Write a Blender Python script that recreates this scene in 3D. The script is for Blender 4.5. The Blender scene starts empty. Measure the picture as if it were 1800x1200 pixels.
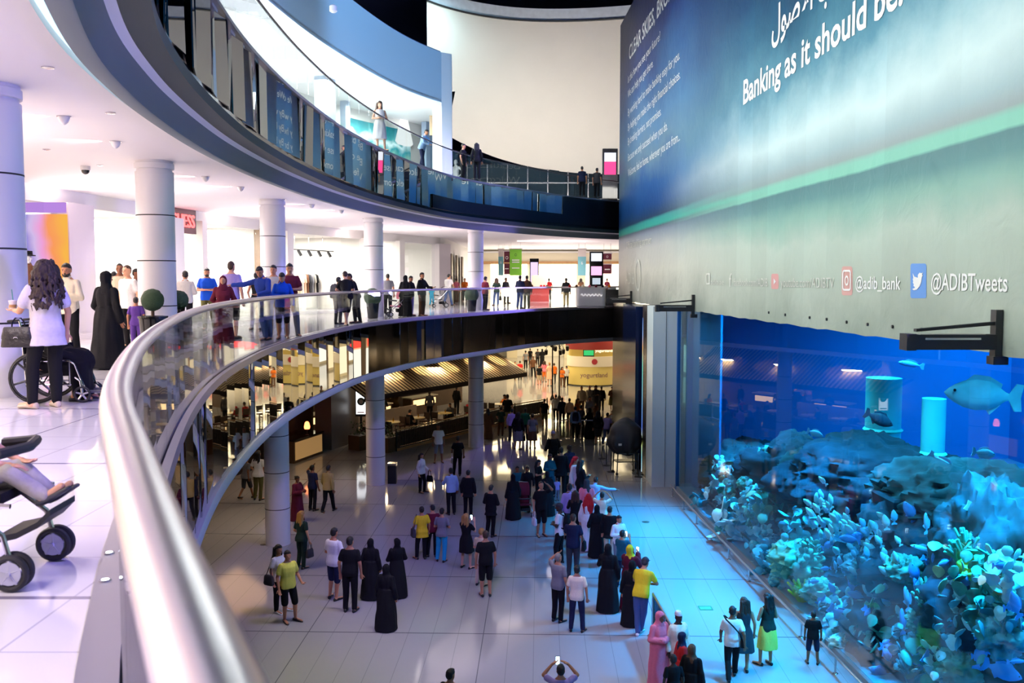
import bpy, math, random
from mathutils import Vector, Matrix, noise as mnoise
random.seed(7)
R = math.radians
SC = bpy.context.scene
COL = SC.collection

# ------------------------------------------------------------------ camera
F_PX, HORIZON, ZC = 1620.0, 491.0, 8.15          # focal length in px of an 1800 px frame, eye height
PITCH = math.atan((600 - HORIZON) / F_PX)
cam_data = bpy.data.cameras.new('camera')
cam_data.sensor_width = 36.0
cam_data.lens = 36.0 * F_PX / 1800.0
cam_data.clip_start, cam_data.clip_end = 0.05, 400
cam_data.dof.use_dof = True
cam_data.dof.focus_distance = 24.0
cam_data.dof.aperture_fstop = 4.5
cam = bpy.data.objects.new('camera', cam_data)
COL.objects.link(cam)
cam.location = (0, 0, ZC)
cam.rotation_euler = (math.pi / 2 - PITCH, 0, 0)
SC.camera = cam

# ------------------------------------------------------------------ view, world
SC.view_settings.view_transform = 'Standard'
SC.view_settings.look = 'None'
SC.view_settings.exposure = 0.0
SC.view_settings.gamma = 1.0
SC.view_settings.use_curve_mapping = False
cy = SC.cycles
cy.use_denoising = True
cy.max_bounces, cy.diffuse_bounces, cy.glossy_bounces = 8, 3, 4
cy.transmission_bounces, cy.transparent_max_bounces, cy.volume_bounces = 4, 16, 0
cy.sample_clamp_indirect, cy.sample_clamp_direct = 4.0, 0
cy.caustics_reflective = cy.caustics_refractive = False
W_ = bpy.data.worlds.new('world')
SC.world = W_
W_.use_nodes = True
W_.node_tree.nodes['Background'].inputs[0].default_value = (0.10, 0.16, 0.40, 1)
W_.node_tree.nodes['Background'].inputs[1].default_value = 0.05

def area(name, loc, target, size, power, color, spread=180):
    d = bpy.data.lights.new(name, 'AREA')
    d.shape = 'RECTANGLE'
    d.size, d.size_y = size
    d.energy, d.color = power, color
    d.spread = R(spread)
    o = bpy.data.objects.new(name, d)
    COL.objects.link(o)
    o.location = loc
    o.rotation_euler = (Vector(target) - Vector(loc)).to_track_quat('-Z', 'Y').to_euler()
    return o

def spot(name, loc, target, power, color, angle=50, radius=0.3, blend=0.6):
    d = bpy.data.lights.new(name, 'SPOT')
    d.energy, d.color, d.spot_size, d.spot_blend, d.shadow_soft_size = power, color, R(angle), blend, radius
    o = bpy.data.objects.new(name, d)
    COL.objects.link(o)
    o.location = loc
    o.rotation_euler = (Vector(target) - Vector(loc)).to_track_quat('-Z', 'Y').to_euler()
    return o

def point(name, loc, power, color, radius=0.1):
    d = bpy.data.lights.new(name, 'POINT')
    d.energy, d.color, d.shadow_soft_size = power, color, radius
    o = bpy.data.objects.new(name, d)
    COL.objects.link(o)
    o.location = loc
    return o

WARM, PINKW, WHITE = (1, 0.72, 0.42), (1, 0.86, 0.80), (1, 0.96, 0.9)
VIOLET, BLUE, CYAN = (0.36, 0.26, 1.0), (0.10, 0.30, 1.0), (0.06, 0.55, 1.0)
wall_x0 = lambda d: 7.45 - .031 * max(0, d - 6)
# ---- daylight has gone: everything below is lamps of the hall and a few added fills
# walkway downlights and added ceiling fills (middle level)
for y, x in ((2, -4.4), (6.5, -6.2), (12, -9.0), (19, -10.0), (28, -9.8), (36, -8.2), (43, -5.4), (49, -0.5), (60, 3)):
    area('walkway_lamp', (x, y, 10.45), (x, y, 6), (2.0, 2.0), 235, (1, .86, .84), 140)
for y, x in ((4, -8.8), (14, -10.6), (24, -10.9), (34, -9.6), (44, -6.4), (58, 2)):
    area('ceiling_fill', (x, y, 9.6), (x + .8, y, 11), (1.0, 5.0), 150, (1, .80, .76))  # added uplights that brighten the ceiling, no cove ledge stands here
# shop interiors (middle level)
for y, x, c, w in ((4, -14, (1, .75, .5), 700), (12, -15, (1, .8, .6), 700), (19, -15.4, (1, .70, .45), 450), (26.5, -14.8, (1, .93, .78), 1700), (31, -14.2, (1, .95, .84), 1500), (35, -13.6, (1, .95, .84), 1300), (39, -12.9, (1, .93, .78), 1000), (44, -11.2, (1, .94, .82), 1000), (50, -8.8, (1, .95, .86), 1000)):
    area('shop_lamp', (x, y, 10.15), (x, y, 6), (3.0, 3.0), w, c)
for x in (-3.5, 0.5, 4.5, 9, 13):
    area('far_shop_lamp', (x, 78, 10.4), (x, 78, 6), (3, 3), 700, (1, .88, .62))
area('far_mall_lamp', (4, 68, 10.4), (4, 68, 6), (10, 6), 800, (1, .92, .8))
# violet show lights high in the void
spot('show_light', (5.0, 4, 20), (-3.8, 7, 6.7), 8500, VIOLET, 44, .6)
spot('show_light', (4.8, 20, 20), (-6.5, 26, 8), 6000, VIOLET, 60, .6)
spot('show_light', (3.6, 38, 19), (-3.5, 42, 8), 6000, VIOLET, 55, .6)
spot('show_light', (-2.5, 4, 18), (0.6, 24.5, 0), 12500, VIOLET, 29, .5)
# violet heads on the floodlight arms of the banner hem
for y, ty, w in ((13.4, 13, 1500), (30.6, 27, 2300), (47.0, 38, 1500)):
    spot('violet_spot', (wall_x0(y) - 1.3, y, 7.5), (-7.2, ty, 10.2), w, (.30, .22, 1.0), 54, .25)
spot('violet_spot', (6.0, 1.5, 7.6), (-2.6, 4.5, 7.4), 2400, (.30, .22, 1.0), 64, .25)  # added unseen spot without an arm, tints the near rail and floor violet
# banner wash
for y in (-2, 7, 16, 25, 34, 43):
    area('banner_wash', (-3.2, y, 20.8), (7, y + 1, 12.6), (1.5, 5.0), 290, (1, .99, .96), 76)
# tank lamps above the water
for y in (8, 15, 22, 29):
    area('tank_lamp', (9.7, y, 8.7), (9.4, y, 0), (3.6, 3.6), 900, (0.05, 0.60, 1.0), 78)
    area('tank_front_lamp', (wall_x0(y) + 1.15, y + 1, 8.8), (wall_x0(y) - 2.2, y + .5, 0), (1.0, 1.0), 1050, (0.0, 0.40, 1.0), 74)
for y in (10, 20, 30):
    area('tank_back_lamp', (16.5, y, 8.7), (18.5, y, 2), (3, 3), 1200, (0.005, 0.46, 1.0))
# ground floor
area('hall_fill', (-2, 19, 26), (-4.5, 19, 0), (4, 14), 260, (1, .90, .78), 30)  # added fill high over the hall, no fixture, brightens the floor
for x, y in ((-7.6, 24), (-8.3, 30), (-8.0, 36)):
    area('soffit_lamp', (x, y, 4.8), (x, y, 0), (.8, .8), 55, (1, .74, .48), 120)
area('bar_lamp', (-11, 36, 4.5), (-9, 35, 0), (3, 8), 110, (1, .55, .25))
for x, y in ((-6.8, 47.5), (-4.3, 51), (-1.9, 54.5), (.2, 57.5)):
    area('cafe_lamp', (x, y, 3.3), (x + .4, y - .6, 0), (1.0, 1.0), 110, WARM)
for y, x in ((64, 2), (72, 0), (72, 8), (82, 4), (92, 4), (80, -8)):
    area('far_ground_lamp', (x, y, 4.75), (x, y, 0), (6, 6), 800, (1, .80, .46))
# top level shops and drum
for y in (6, 14, 22, 30, 36, 42):
    q = -9.6 if y < 26 else (-8.8 if y < 34 else (-7.6 if y < 40 else -5.6))
    area('upper_shop_lamp', (q, y, 16.1), (q, y, 12), (2.5, 4), 1100, (.93, 1, .96))
area('drum_wash', (2, 52, 13.2), (3, 60, 21), (12, 1), 950, (1, .92, .85), 120)
area('drum_edge_light', (-3.0, 56, 24.5), (-4.6, 58.6, 19), (.5, 3), 260, (.6, .9, 1))
for y in (12, 30):
    spot('band_wash', (4, y, 24), (-6, y + 8, 17.3), 5600, (.22, .52, 1), 56, .6)


# ------------------------------------------------------------------ pixel helpers (points on known planes of the hall)
def ray(x, y):
    cx, cyy = (x - 900) / F_PX, (600 - y) / F_PX
    return Vector((cx, math.cos(PITCH) + cyy * math.sin(PITCH), -math.sin(PITCH) + cyy * math.cos(PITCH)))

def at_z(x, y, z):
    r = ray(x, y)
    return Vector((0, 0, ZC)) + r * ((z - ZC) / r.z)

def at_d(x, y, d):
    r = ray(x, y)
    return Vector((0, 0, ZC)) + r * (d / r.y)

# ------------------------------------------------------------------ materials
MATS = {}
def nodes_of(m):
    m.use_nodes = True
    return m.node_tree.nodes, m.node_tree.links

def mat(name, col=(0.8, 0.8, 0.8), rough=0.5, metal=0.0, emit=None, estr=0.0, var=0.0, scale=8.0, bump=0.0, spec=0.5, coat=0.0, alpha=1.0):
    if name in MATS:
        return MATS[name]
    m = bpy.data.materials.new(name)
    n, l = nodes_of(m)
    b = n['Principled BSDF']
    b.inputs['Base Color'].default_value = (*col, 1)
    b.inputs['Roughness'].default_value = rough
    b.inputs['Metallic'].default_value = metal
    b.inputs['Specular IOR Level'].default_value = spec
    b.inputs['Coat Weight'].default_value = coat
    if emit:
        b.inputs['Emission Color'].default_value = (*emit, 1)
        b.inputs['Emission Strength'].default_value = estr
    if var or bump:
        tc = n.new('ShaderNodeTexCoord')
        nz = n.new('ShaderNodeTexNoise')
        nz.inputs['Scale'].default_value = scale
        nz.inputs['Detail'].default_value = 4
        l.new(tc.outputs['Object'], nz.inputs['Vector'])
        if var:
            mx = n.new('ShaderNodeMix')
            mx.data_type = 'RGBA'
            mx.inputs['A'].default_value = (*[max(0, c * (1 - var)) for c in col], 1)
            mx.inputs['B'].default_value = (*[min(1, c * (1 + var)) for c in col], 1)
            l.new(nz.outputs['Fac'], mx.inputs['Factor'])
            l.new(mx.outputs['Result'], b.inputs['Base Color'])
        if bump:
            bp = n.new('ShaderNodeBump')
            bp.inputs['Strength'].default_value = bump
            bp.inputs['Distance'].default_value = 0.02
            l.new(nz.outputs['Fac'], bp.inputs['Height'])
            l.new(bp.outputs['Normal'], b.inputs['Normal'])
    MATS[name] = m
    return m

def srgb(r, g, b):
    f = lambda c: (c / 255 / 12.92) if c <= 10.3 else ((c / 255 + 0.055) / 1.055) ** 2.4
    return (f(r), f(g), f(b))

def cloth(r, g, b):
    return mat('fabric_%d_%d_%d' % (r, g, b), srgb(r, g, b), 0.85, var=0.12, scale=30, bump=0.15, spec=0.2)

def glass_mat(name, tint=(0.93, 0.97, 0.96), ior=1.45, rough=0.0, boost=1.0):
    if name in MATS:
        return MATS[name]
    m = bpy.data.materials.new(name)
    n, l = nodes_of(m)
    n.remove(n['Principled BSDF'])
    tr = n.new('ShaderNodeBsdfTransparent'); tr.inputs[0].default_value = (*tint, 1)
    gl = n.new('ShaderNodeBsdfGlossy'); gl.inputs['Roughness'].default_value = rough
    fr = n.new('ShaderNodeFresnel')
    ge = n.new('ShaderNodeNewGeometry')
    mr = n.new('ShaderNodeMapRange'); mr.inputs['To Min'].default_value = ior; mr.inputs['To Max'].default_value = 1 / ior   # thin sheet: same reflectance from both faces
    l.new(ge.outputs['Backfacing'], mr.inputs['Value']); l.new(mr.outputs[0], fr.inputs[0])
    mx = n.new('ShaderNodeMixShader')
    mu = n.new('ShaderNodeMath'); mu.operation = 'MULTIPLY'; mu.inputs[1].default_value = boost; mu.use_clamp = True
    l.new(fr.outputs[0], mu.inputs[0]); l.new(mu.outputs[0], mx.inputs[0])
    l.new(tr.outputs[0], mx.inputs[1]); l.new(gl.outputs[0], mx.inputs[2])
    l.new(mx.outputs[0], n['Material Output'].inputs['Surface'])
    MATS[name] = m
    return m

def emit_mat(name, col, s):
    if name in MATS:
        return MATS[name]
    m = bpy.data.materials.new(name)
    n, l = nodes_of(m)
    n.remove(n['Principled BSDF'])
    e = n.new('ShaderNodeEmission'); e.inputs[0].default_value = (*col, 1); e.inputs[1].default_value = s
    l.new(e.outputs[0], n['Material Output'].inputs['Surface'])
    MATS[name] = m
    return m

# ------------------------------------------------------------------ mesh builder
class MB:
    def __init__(self):
        self.v, self.f = [], []
    def add(self, vs, fs):
        o = len(self.v)
        self.v += [tuple(p) for p in vs]
        self.f += [tuple(i + o for i in f) for f in fs]
        return self
    def box(self, c, s, rz=0.0, mtx=None):
        x, y, z = s[0] / 2, s[1] / 2, s[2] / 2
        ca, sa = math.cos(rz), math.sin(rz)
        vs = []
        for dz in (-z, z):
            for dx, dy in ((-x, -y), (x, -y), (x, y), (-x, y)):
                p = Vector((c[0] + dx * ca - dy * sa, c[1] + dx * sa + dy * ca, c[2] + dz))
                vs.append(mtx @ p if mtx else p)
        return self.add(vs, [(3, 2, 1, 0), (4, 5, 6, 7), (0, 1, 5, 4), (1, 2, 6, 5), (2, 3, 7, 6), (3, 0, 4, 7)])
    def rings(self, rings, cap=True, closed=True):
        n = len(rings[0]); vs = [p for r in rings for p in r]; fs = []
        for i in range(len(rings) - 1):
            for j in range(n if closed else n - 1):
                k = (j + 1) % n
                fs.append((i * n + j, i * n + k, (i + 1) * n + k, (i + 1) * n + j))
        if cap:
            fs.append(tuple(range(n))[::-1])
            fs.append(tuple((len(rings) - 1) * n + j for j in range(n)))
        return self.add(vs, fs)
    def cyl(self, p0, p1, r0, r1=None, n=12, cap=True):
        r1 = r0 if r1 is None else r1
        p0, p1 = Vector(p0), Vector(p1)
        a = (p1 - p0).normalized()
        u = a.orthogonal().normalized(); w = a.cross(u)
        rg = []
        for p, r in ((p0, r0), (p1, r1)):
            rg.append([p + (u * math.cos(t) + w * math.sin(t)) * r for t in [2 * math.pi * k / n for k in range(n)]])
        return self.rings(rg, cap)
    def capsule(self, p0, p1, r0, r1=None, n=10, m=3):
        r1 = r0 if r1 is None else r1
        p0, p1 = Vector(p0), Vector(p1)
        a = p1 - p0
        a = a.normalized() if a.length > 1e-6 else Vector((0, 0, 1))
        u = a.orthogonal().normalized(); w = a.cross(u)
        rg = []
        for k in range(m + 1):
            t = math.pi / 2 * (1 - k / m) * 0.97
            rg.append((p0 - a * r0 * math.sin(t), r0 * math.cos(t)))
        for k in range(m + 1):
            t = math.pi / 2 * (k / m) * 0.97
            rg.append((p1 + a * r1 * math.sin(t), r1 * math.cos(t)))
        return self.rings([[c + (u * math.cos(q) + w * math.sin(q)) * r for q in [2 * math.pi * j / n for j in range(n)]] for c, r in rg])
    def ell(self, c, r, n=14, m=8, mtx=None):
        if not hasattr(r, '__len__'): r = (r, r, r)
        rg = []
        for k in range(1, m):
            t = -math.pi / 2 + math.pi * k / m
            ring = []
            for j in range(n):
                q = 2 * math.pi * j / n
                p = Vector((r[0] * math.cos(t) * math.cos(q), r[1] * math.cos(t) * math.sin(q), r[2] * math.sin(t)))
                if mtx: p = mtx @ p
                ring.append(p + Vector(c))
            rg.append(ring)
        b, t_ = Vector((0, 0, -r[2])), Vector((0, 0, r[2]))
        if mtx: b, t_ = mtx @ b, mtx @ t_
        o = len(self.v)
        self.rings(rg, cap=False)
        self.v += [tuple(b + Vector(c)), tuple(t_ + Vector(c))]
        nb, nt = len(self.v) - 2, len(self.v) - 1
        for j in range(n):
            k = (j + 1) % n
            self.f.append((nb, o + k, o + j))
            self.f.append((nt, o + (m - 2) * n + j, o + (m - 2) * n + k))
        return self
    def tube(self, pts, r, n=8, cap=True, flat=1.0):
        pts = [Vector(p) for p in pts]
        rg = []
        up = None
        for i, p in enumerate(pts):
            t = (pts[min(i + 1, len(pts) - 1)] - pts[max(i - 1, 0)]).normalized()
            if up is None:
                up = Vector((0, 0, 1)) if abs(t.z) < 0.9 else Vector((1, 0, 0))
            s = t.cross(up).normalized(); u = s.cross(t).normalized()
            if abs(t.z) >= 0.9: up = u
            rr = r[i] if hasattr(r, '__len__') else r
            rg.append([p + (s * math.cos(q) + u * math.sin(q) * flat) * rr for q in [2 * math.pi * k / n for k in range(n)]])
        return self.rings(rg, cap)
    def torus(self, c, R_, r, n=30, m=8):
        c = Vector(c); vs = []; fs = []
        for i in range(n):
            q = 2 * math.pi * i / n; d = Vector((math.cos(q), 0, math.sin(q)))
            for j in range(m):
                t = 2 * math.pi * j / m
                vs.append(c + d * (R_ + r * math.cos(t)) + Vector((0, r * math.sin(t), 0)))
        for i in range(n):
            for j in range(m):
                fs.append((i * m + j, i * m + (j + 1) % m, (i + 1) % n * m + (j + 1) % m, (i + 1) % n * m + j))
        return self.add(vs, fs)
    def lathe(self, c, prof, n=24, cap=True):
        return self.rings([[Vector((c[0] + r * math.cos(q), c[1] + r * math.sin(q), c[2] + z)) for q in [2 * math.pi * k / n for k in range(n)]] for r, z in prof], cap)
    def prism(self, poly, z0, z1):
        n = len(poly)
        vs = [(p[0], p[1], z0) for p in poly] + [(p[0], p[1], z1) for p in poly]
        fs = [tuple(range(n))[::-1], tuple(range(n, 2 * n))] + [(i, (i + 1) % n, n + (i + 1) % n, n + i) for i in range(n)]
        return self.add(vs, fs)
    def xf(self, m):
        self.v = [tuple(m @ Vector(p)) for p in self.v]
        return self
    def mesh(self, name, smooth=True, angle=40):
        me = bpy.data.meshes.new(name)
        me.from_pydata(self.v, [], self.f)
        if smooth:
            me.polygons.foreach_set('use_smooth', [True] * len(me.polygons))
            me.set_sharp_from_angle(angle=R(angle))
        return me
    def build(self, name, m, parent=None, smooth=True, angle=40):
        me = self.mesh(name, smooth, angle)
        me.materials.append(m)
        return link(name, me, parent)

def link(name, me, parent=None):
    o = bpy.data.objects.new(name, me)
    COL.objects.link(o)
    if parent: o.parent = parent
    return o

def tag(o, label=None, cat=None, group=None, kind=None):
    if label: o['label'] = label
    if cat: o['category'] = cat
    if group: o['group'] = group
    if kind: o['kind'] = kind
    return o

def struct(o):
    o['kind'] = 'structure'
    return o

def thing(name, loc, label, cat, rz=0.0, group=None):
    o = bpy.data.objects.new(name, None)
    COL.objects.link(o)
    o.empty_display_size = 0.1
    o.location = loc
    o.rotation_euler = (0, 0, rz)
    return tag(o, label, cat, group)

def copy_tree(o, parent=None):
    c = o.copy()
    COL.objects.link(c)
    if parent: c.parent = parent
    for ch in list(o.children):
        copy_tree(ch, c)
    return c

# ------------------------------------------------------------------ curves in plan
class Curve:
    def __init__(self, pts, step=0.25):
        P = [Vector(p[:2]) for p in pts]
        P = [P[0] * 2 - P[1]] + P + [P[-1] * 2 - P[-2]]
        out = []
        for i in range(1, len(P) - 2):
            a, b, c, d = P[i - 1:i + 3]
            n = max(2, int((c - b).length / 0.1))
            for k in range(n):
                t = k / n
                out.append(0.5 * (2 * b + (c - a) * t + (2 * a - 5 * b + 4 * c - d) * t * t + (3 * b - a - 3 * c + d) * t ** 3))
        out.append(P[-2])
        for _ in range(30):
            out = [out[0]] + [(out[i - 1] + out[i] * 2 + out[i + 1]) / 4 for i in range(1, len(out) - 1)] + [out[-1]]
        self.p = out
        self.s = [0.0]
        for i in range(1, len(out)):
            self.s.append(self.s[-1] + (out[i] - out[i - 1]).length)
        self.L = self.s[-1]
    def at(self, s, u=0.0):
        import bisect
        i = min(max(bisect.bisect_right(self.s, s) - 1, 0), len(self.p) - 2)
        t = (s - self.s[i]) / max(1e-6, self.s[i + 1] - self.s[i])
        a = self.p[max(0, i - 2)]; b = self.p[min(len(self.p) - 1, i + 3)]
        h = (b - a).normalized()
        q = self.p[i].lerp(self.p[i + 1], t)
        return q + Vector((h.y, -h.x)) * u
    def head(self, s):
        a, b = self.at(s - 0.15), self.at(s + 0.15)
        return math.atan2(b.y - a.y, b.x - a.x)
    def s_at_y(self, y):
        for i in range(1, len(self.p)):
            if self.p[i].y >= y:
                return self.s[i]
        return self.L
    def nearest(self, q):
        q = Vector(q[:2])
        i = min(range(len(self.p)), key=lambda k: (self.p[k] - q).length_squared)
        return self.s[i]

def sweep(mb, cv, prof, s0, s1, n, closed=True):
    rg = []
    for i in range(n + 1):
        s = s0 + (s1 - s0) * i / n
        rg.append([Vector((*cv.at(s, u), z)) for u, z in prof])
    return mb.rings(rg, cap=closed, closed=closed)

def text_mesh(txt, size=1.0, extrude=0.01, align='LEFT', shear=0.0, bold=0.0):
    c = bpy.data.curves.new('t', 'FONT')
    c.body = txt; c.size = size; c.extrude = extrude; c.align_x = align; c.shear = shear
    c.resolution_u = 3; c.offset = bold * size
    o = bpy.data.objects.new('t', c)
    COL.objects.link(o)
    dg = bpy.context.evaluated_depsgraph_get()
    me = bpy.data.meshes.new_from_object(o.evaluated_get(dg))
    bpy.data.objects.remove(o); bpy.data.curves.remove(c)
    return me

def sign_text(txt, loc, rz, height, m, parent=None, name='lettering', sx=1.0, align='CENTER', extrude=0.01, rx=90):
    """upright text: local x along rz, facing -y rotated"""
    me = text_mesh(txt, height / 0.7, extrude, align)
    M = Matrix.Translation(loc) @ Matrix.Rotation(rz, 4, 'Z') @ Matrix.Rotation(R(rx), 4, 'X') @ Matrix.Diagonal((sx, 1, 1, 1))
    me.transform(M)
    me.materials.clear(); me.materials.append(m)
    return link(name, me, parent)

# ------------------------------------------------------------------ levels and plan curves of the balcony edges
ZM, ZU, ZCEIL = 6.69, 12.45, 10.55
EDGE = Curve([(4.6, -9), (2.6, -5), (1.0, -2), (0.12, 0), (-0.32, 0.93), (-0.58, 1.45), (-0.9, 2.15), (-1.26, 2.9), (-1.6, 3.75), (-2.2, 5.4),
              (-2.9, 7.6), (-3.64, 10.2), (-4.3, 13), (-4.78, 15.8), (-5.2, 19.5), (-5.33, 23.5), (-5.1, 28.5), (-4.5, 32.2), (-3.35, 36.2),
              (-1.05, 41.2), (1.94, 46.8), (5.85, 50.4), (9.5, 52.5), (13, 53.8)])
EDGE_UP = Curve([(3.8, -5), (1.2, 0), (-0.9, 3), (-2.3, 6), (-3.5, 9.2), (-4.05, 11.4), (-4.42, 13.5), (-4.8, 16.7), (-4.96, 19.8), (-4.96, 23), (-4.74, 27.3),
                 (-4.0, 32.6), (-2.4, 39), (0, 43.6), (2.9, 48), (5.95, 51.2), (9.5, 53.5), (13, 55)])
white_paint = mat('white_paint', (0.80, 0.78, 0.78), 0.55)
ceiling_paint = mat('ceiling_paint', (0.86, 0.82, 0.83), 0.6)
soffit_grey = mat('soffit_grey', (0.70, 0.70, 0.74), 0.5)
dark_metal = mat('dark_metal', (0.02, 0.022, 0.025), 0.35)
black_gloss = mat('black_gloss', (0.008, 0.008, 0.01), 0.12)
black_matte = mat('black_matte', (0.012, 0.012, 0.014), 0.6)
steel = mat('brushed_steel', (0.62, 0.60, 0.62), 0.22, 1.0)
rail_steel = mat('handrail_steel', (0.76, 0.70, 0.72), 0.30, 1.0)
chrome = mat('chrome', (0.8, 0.8, 0.82), 0.08, 1.0)
dark_steel = mat('dark_steel', (0.12, 0.13, 0.15), 0.25, 1.0)
clear_glass = glass_mat('clear_glass', (0.95, 0.975, 0.97), 1.42)
shop_glass = glass_mat('shop_glass', (0.98, 0.99, 0.99), 1.3)
wood_dark = mat('dark_wood', (0.09, 0.045, 0.02), 0.4, var=0.3, scale=6)
wood_warm = mat('warm_wood', (0.42, 0.22, 0.09), 0.4, var=0.25, scale=6)
cream = mat('cream_plaster', (0.78, 0.70, 0.54), 0.6)
bright_white = mat('shop_white', (0.9, 0.88, 0.84), 0.6)

def tile_mat(name, base, line, sx, sy, big_x, big_y, ox, oy, ang, rough):
    m = bpy.data.materials.new(name)
    n, l = nodes_of(m)
    b = n['Principled BSDF']
    b.inputs['Roughness'].default_value = rough
    b.inputs['Specular IOR Level'].default_value = 0.55
    tc = n.new('ShaderNodeTexCoord')
    mp = n.new('ShaderNodeMapping'); mp.inputs['Rotation'].default_value = (0, 0, ang); mp.inputs['Location'].default_value = (-ox, -oy, 0)
    l.new(tc.outputs['Object'], mp.inputs['Vector'])
    sp = n.new('ShaderNodeSeparateXYZ'); l.new(mp.outputs[0], sp.inputs[0])
    def lines(sock, period, width):
        a = n.new('ShaderNodeMath'); a.operation = 'PINGPONG'; a.inputs[1].default_value = period / 2; l.new(sock, a.inputs[0])
        c = n.new('ShaderNodeMath'); c.operation = 'LESS_THAN'; c.inputs[1].default_value = width / 2; l.new(a.outputs[0], c.inputs[0])
        return c.outputs[0]
    def mul(s, k):
        a = n.new('ShaderNodeMath'); a.operation = 'MULTIPLY'; a.inputs[1].default_value = k; l.new(s, a.inputs[0]); return a.outputs[0]
    def mx(a_, b_):
        a = n.new('ShaderNodeMath'); a.operation = 'MAXIMUM'; l.new(a_, a.inputs[0]); l.new(b_, a.inputs[1]); return a.outputs[0]
    k = mx(mul(lines(sp.outputs[0], sx, 0.012), 0.45), mul(lines(sp.outputs[1], sy, 0.012), 0.45))
    k = mx(k, mx(lines(sp.outputs[1], big_y, 0.04), mul(lines(sp.outputs[0], big_x, 0.02), 0.9)))
    nz = n.new('ShaderNodeTexNoise'); nz.inputs['Scale'].default_value = 0.5; nz.inputs['Detail'].default_value = 5
    l.new(tc.outputs['Object'], nz.inputs['Vector'])
    c0 = n.new('ShaderNodeMix'); c0.data_type = 'RGBA'
    c0.inputs['A'].default_value = (*[c * 0.93 for c in base], 1); c0.inputs['B'].default_value = (*base, 1)
    l.new(nz.outputs['Fac'], c0.inputs['Factor'])
    c1 = n.new('ShaderNodeMix'); c1.data_type = 'RGBA'; c1.inputs['B'].default_value = (*line, 1)
    l.new(c0.outputs['Result'], c1.inputs['A']); l.new(k, c1.inputs['Factor'])
    l.new(c1.outputs['Result'], b.inputs['Base Color'])
    nb = n.new('ShaderNodeTexNoise'); nb.inputs['Scale'].default_value = 1.3; l.new(tc.outputs['Object'], nb.inputs['Vector'])
    bp = n.new('ShaderNodeBump'); bp.inputs['Strength'].default_value = 0.04; bp.inputs['Distance'].default_value = 0.03
    l.new(nb.outputs['Fac'], bp.inputs['Height']); l.new(bp.outputs['Normal'], b.inputs['Normal'])
    return m

ground_tile = tile_mat('ground_tile', (0.33, 0.32, 0.34), (0.10, 0.10, 0.12), 0.58, 4.05, 4.06, 4.05, -1.28, 20.73, 0.03, 0.07)
mid_tile = tile_mat('balcony_tile', (0.74, 0.72, 0.76), (0.22, 0.20, 0.28), 0.62, 0.62, 3.1, 3.1, -1.4, 4.15, R(0), 0.09)

# ------------------------------------------------------------------ glazed aquarium / advert wall plan (distance, x)
WALLX = [(-12, 7.2), (0, 7.4), (10, 7.4), (16, 7.25), (22, 6.95), (29, 6.62), (35.2, 6.43), (43, 6.15), (51, 5.95), (54, 5.9)]
def wall_x(d):
    for (a, xa), (b, xb) in zip(WALLX, WALLX[1:]):
        if d <= b:
            return xa + (xb - xa) * max(0, (d - a)) / (b - a)
    return WALLX[-1][1]
def on_wall(x, y, off=0.0):
    """pixel -> (distance, z) on the advert / aquarium wall"""
    d = 20.0
    for _ in range(40):
        d = (wall_x(d) - off) / max(1e-4, ray(x, y).x / ray(x, y).y)
        d = min(max(d, 3), 60)
    return d, at_d(x, y, d).z

# ------------------------------------------------------------------ ground floor, outer shell
struct(MB().box((-5, 45, -0.15), (84, 120, 0.3)).build('floor', ground_tile, smooth=False))
shell = mat('shell_navy', (0.04, 0.05, 0.15), 0.7)
struct(MB().box((-5, 45, 27.3), (84, 120, 0.3)).build('ceiling', shell, smooth=False))
struct(MB().box((-47, 45, 13.5), (0.3, 120, 27)).build('wall_left', mat('shell_grey', (0.25, 0.25, 0.28), 0.7), smooth=False))
struct(MB().box((37, 45, 13.5), (0.3, 120, 27)).build('wall_right', shell, smooth=False))
struct(MB().box((-5, -15, 13.5), (84, 0.3, 27)).build('wall_back', mat('shell_pale', (0.5, 0.5, 0.55), 0.7), smooth=False))
struct(MB().box((-5, 105, 13.5), (84, 0.3, 27)).build('wall_front', shell, smooth=False))

def slab_poly(cv, u, far):
    pts = [cv.at(cv.L * i / 150, u) for i in range(151)]
    a, b = pts[0], pts[-1]
    return [tuple(p) for p in pts] + [(b.x + 6, far), (-46, far), (-46, -14.8), (a.x, -14.8)]

# middle level: walkway slab, soffit over the ground floor
pm = slab_poly(EDGE, -0.06, 92)
struct(MB().prism(pm, ZM - 0.12, ZM).build('floor_middle', mid_tile, smooth=False))
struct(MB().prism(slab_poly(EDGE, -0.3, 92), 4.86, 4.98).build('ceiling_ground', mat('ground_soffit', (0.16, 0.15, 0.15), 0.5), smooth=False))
struct(sweep(MB(), EDGE, [(-0.34, 4.80), (0.02, 4.80), (0.04, 4.86), (0.02, 4.99), (-0.34, 4.99)], 0, EDGE.L, 200).build('trim_1', mat('lip_paint', (0.50, 0.53, 0.56), 0.4)))
struct(sweep(MB(), EDGE, [(-0.30, 6.55), (-0.02, 6.55), (-0.02, 6.57), (-0.30, 6.57)], 0, EDGE.L, 200).build('trim_2', black_matte))

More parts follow.
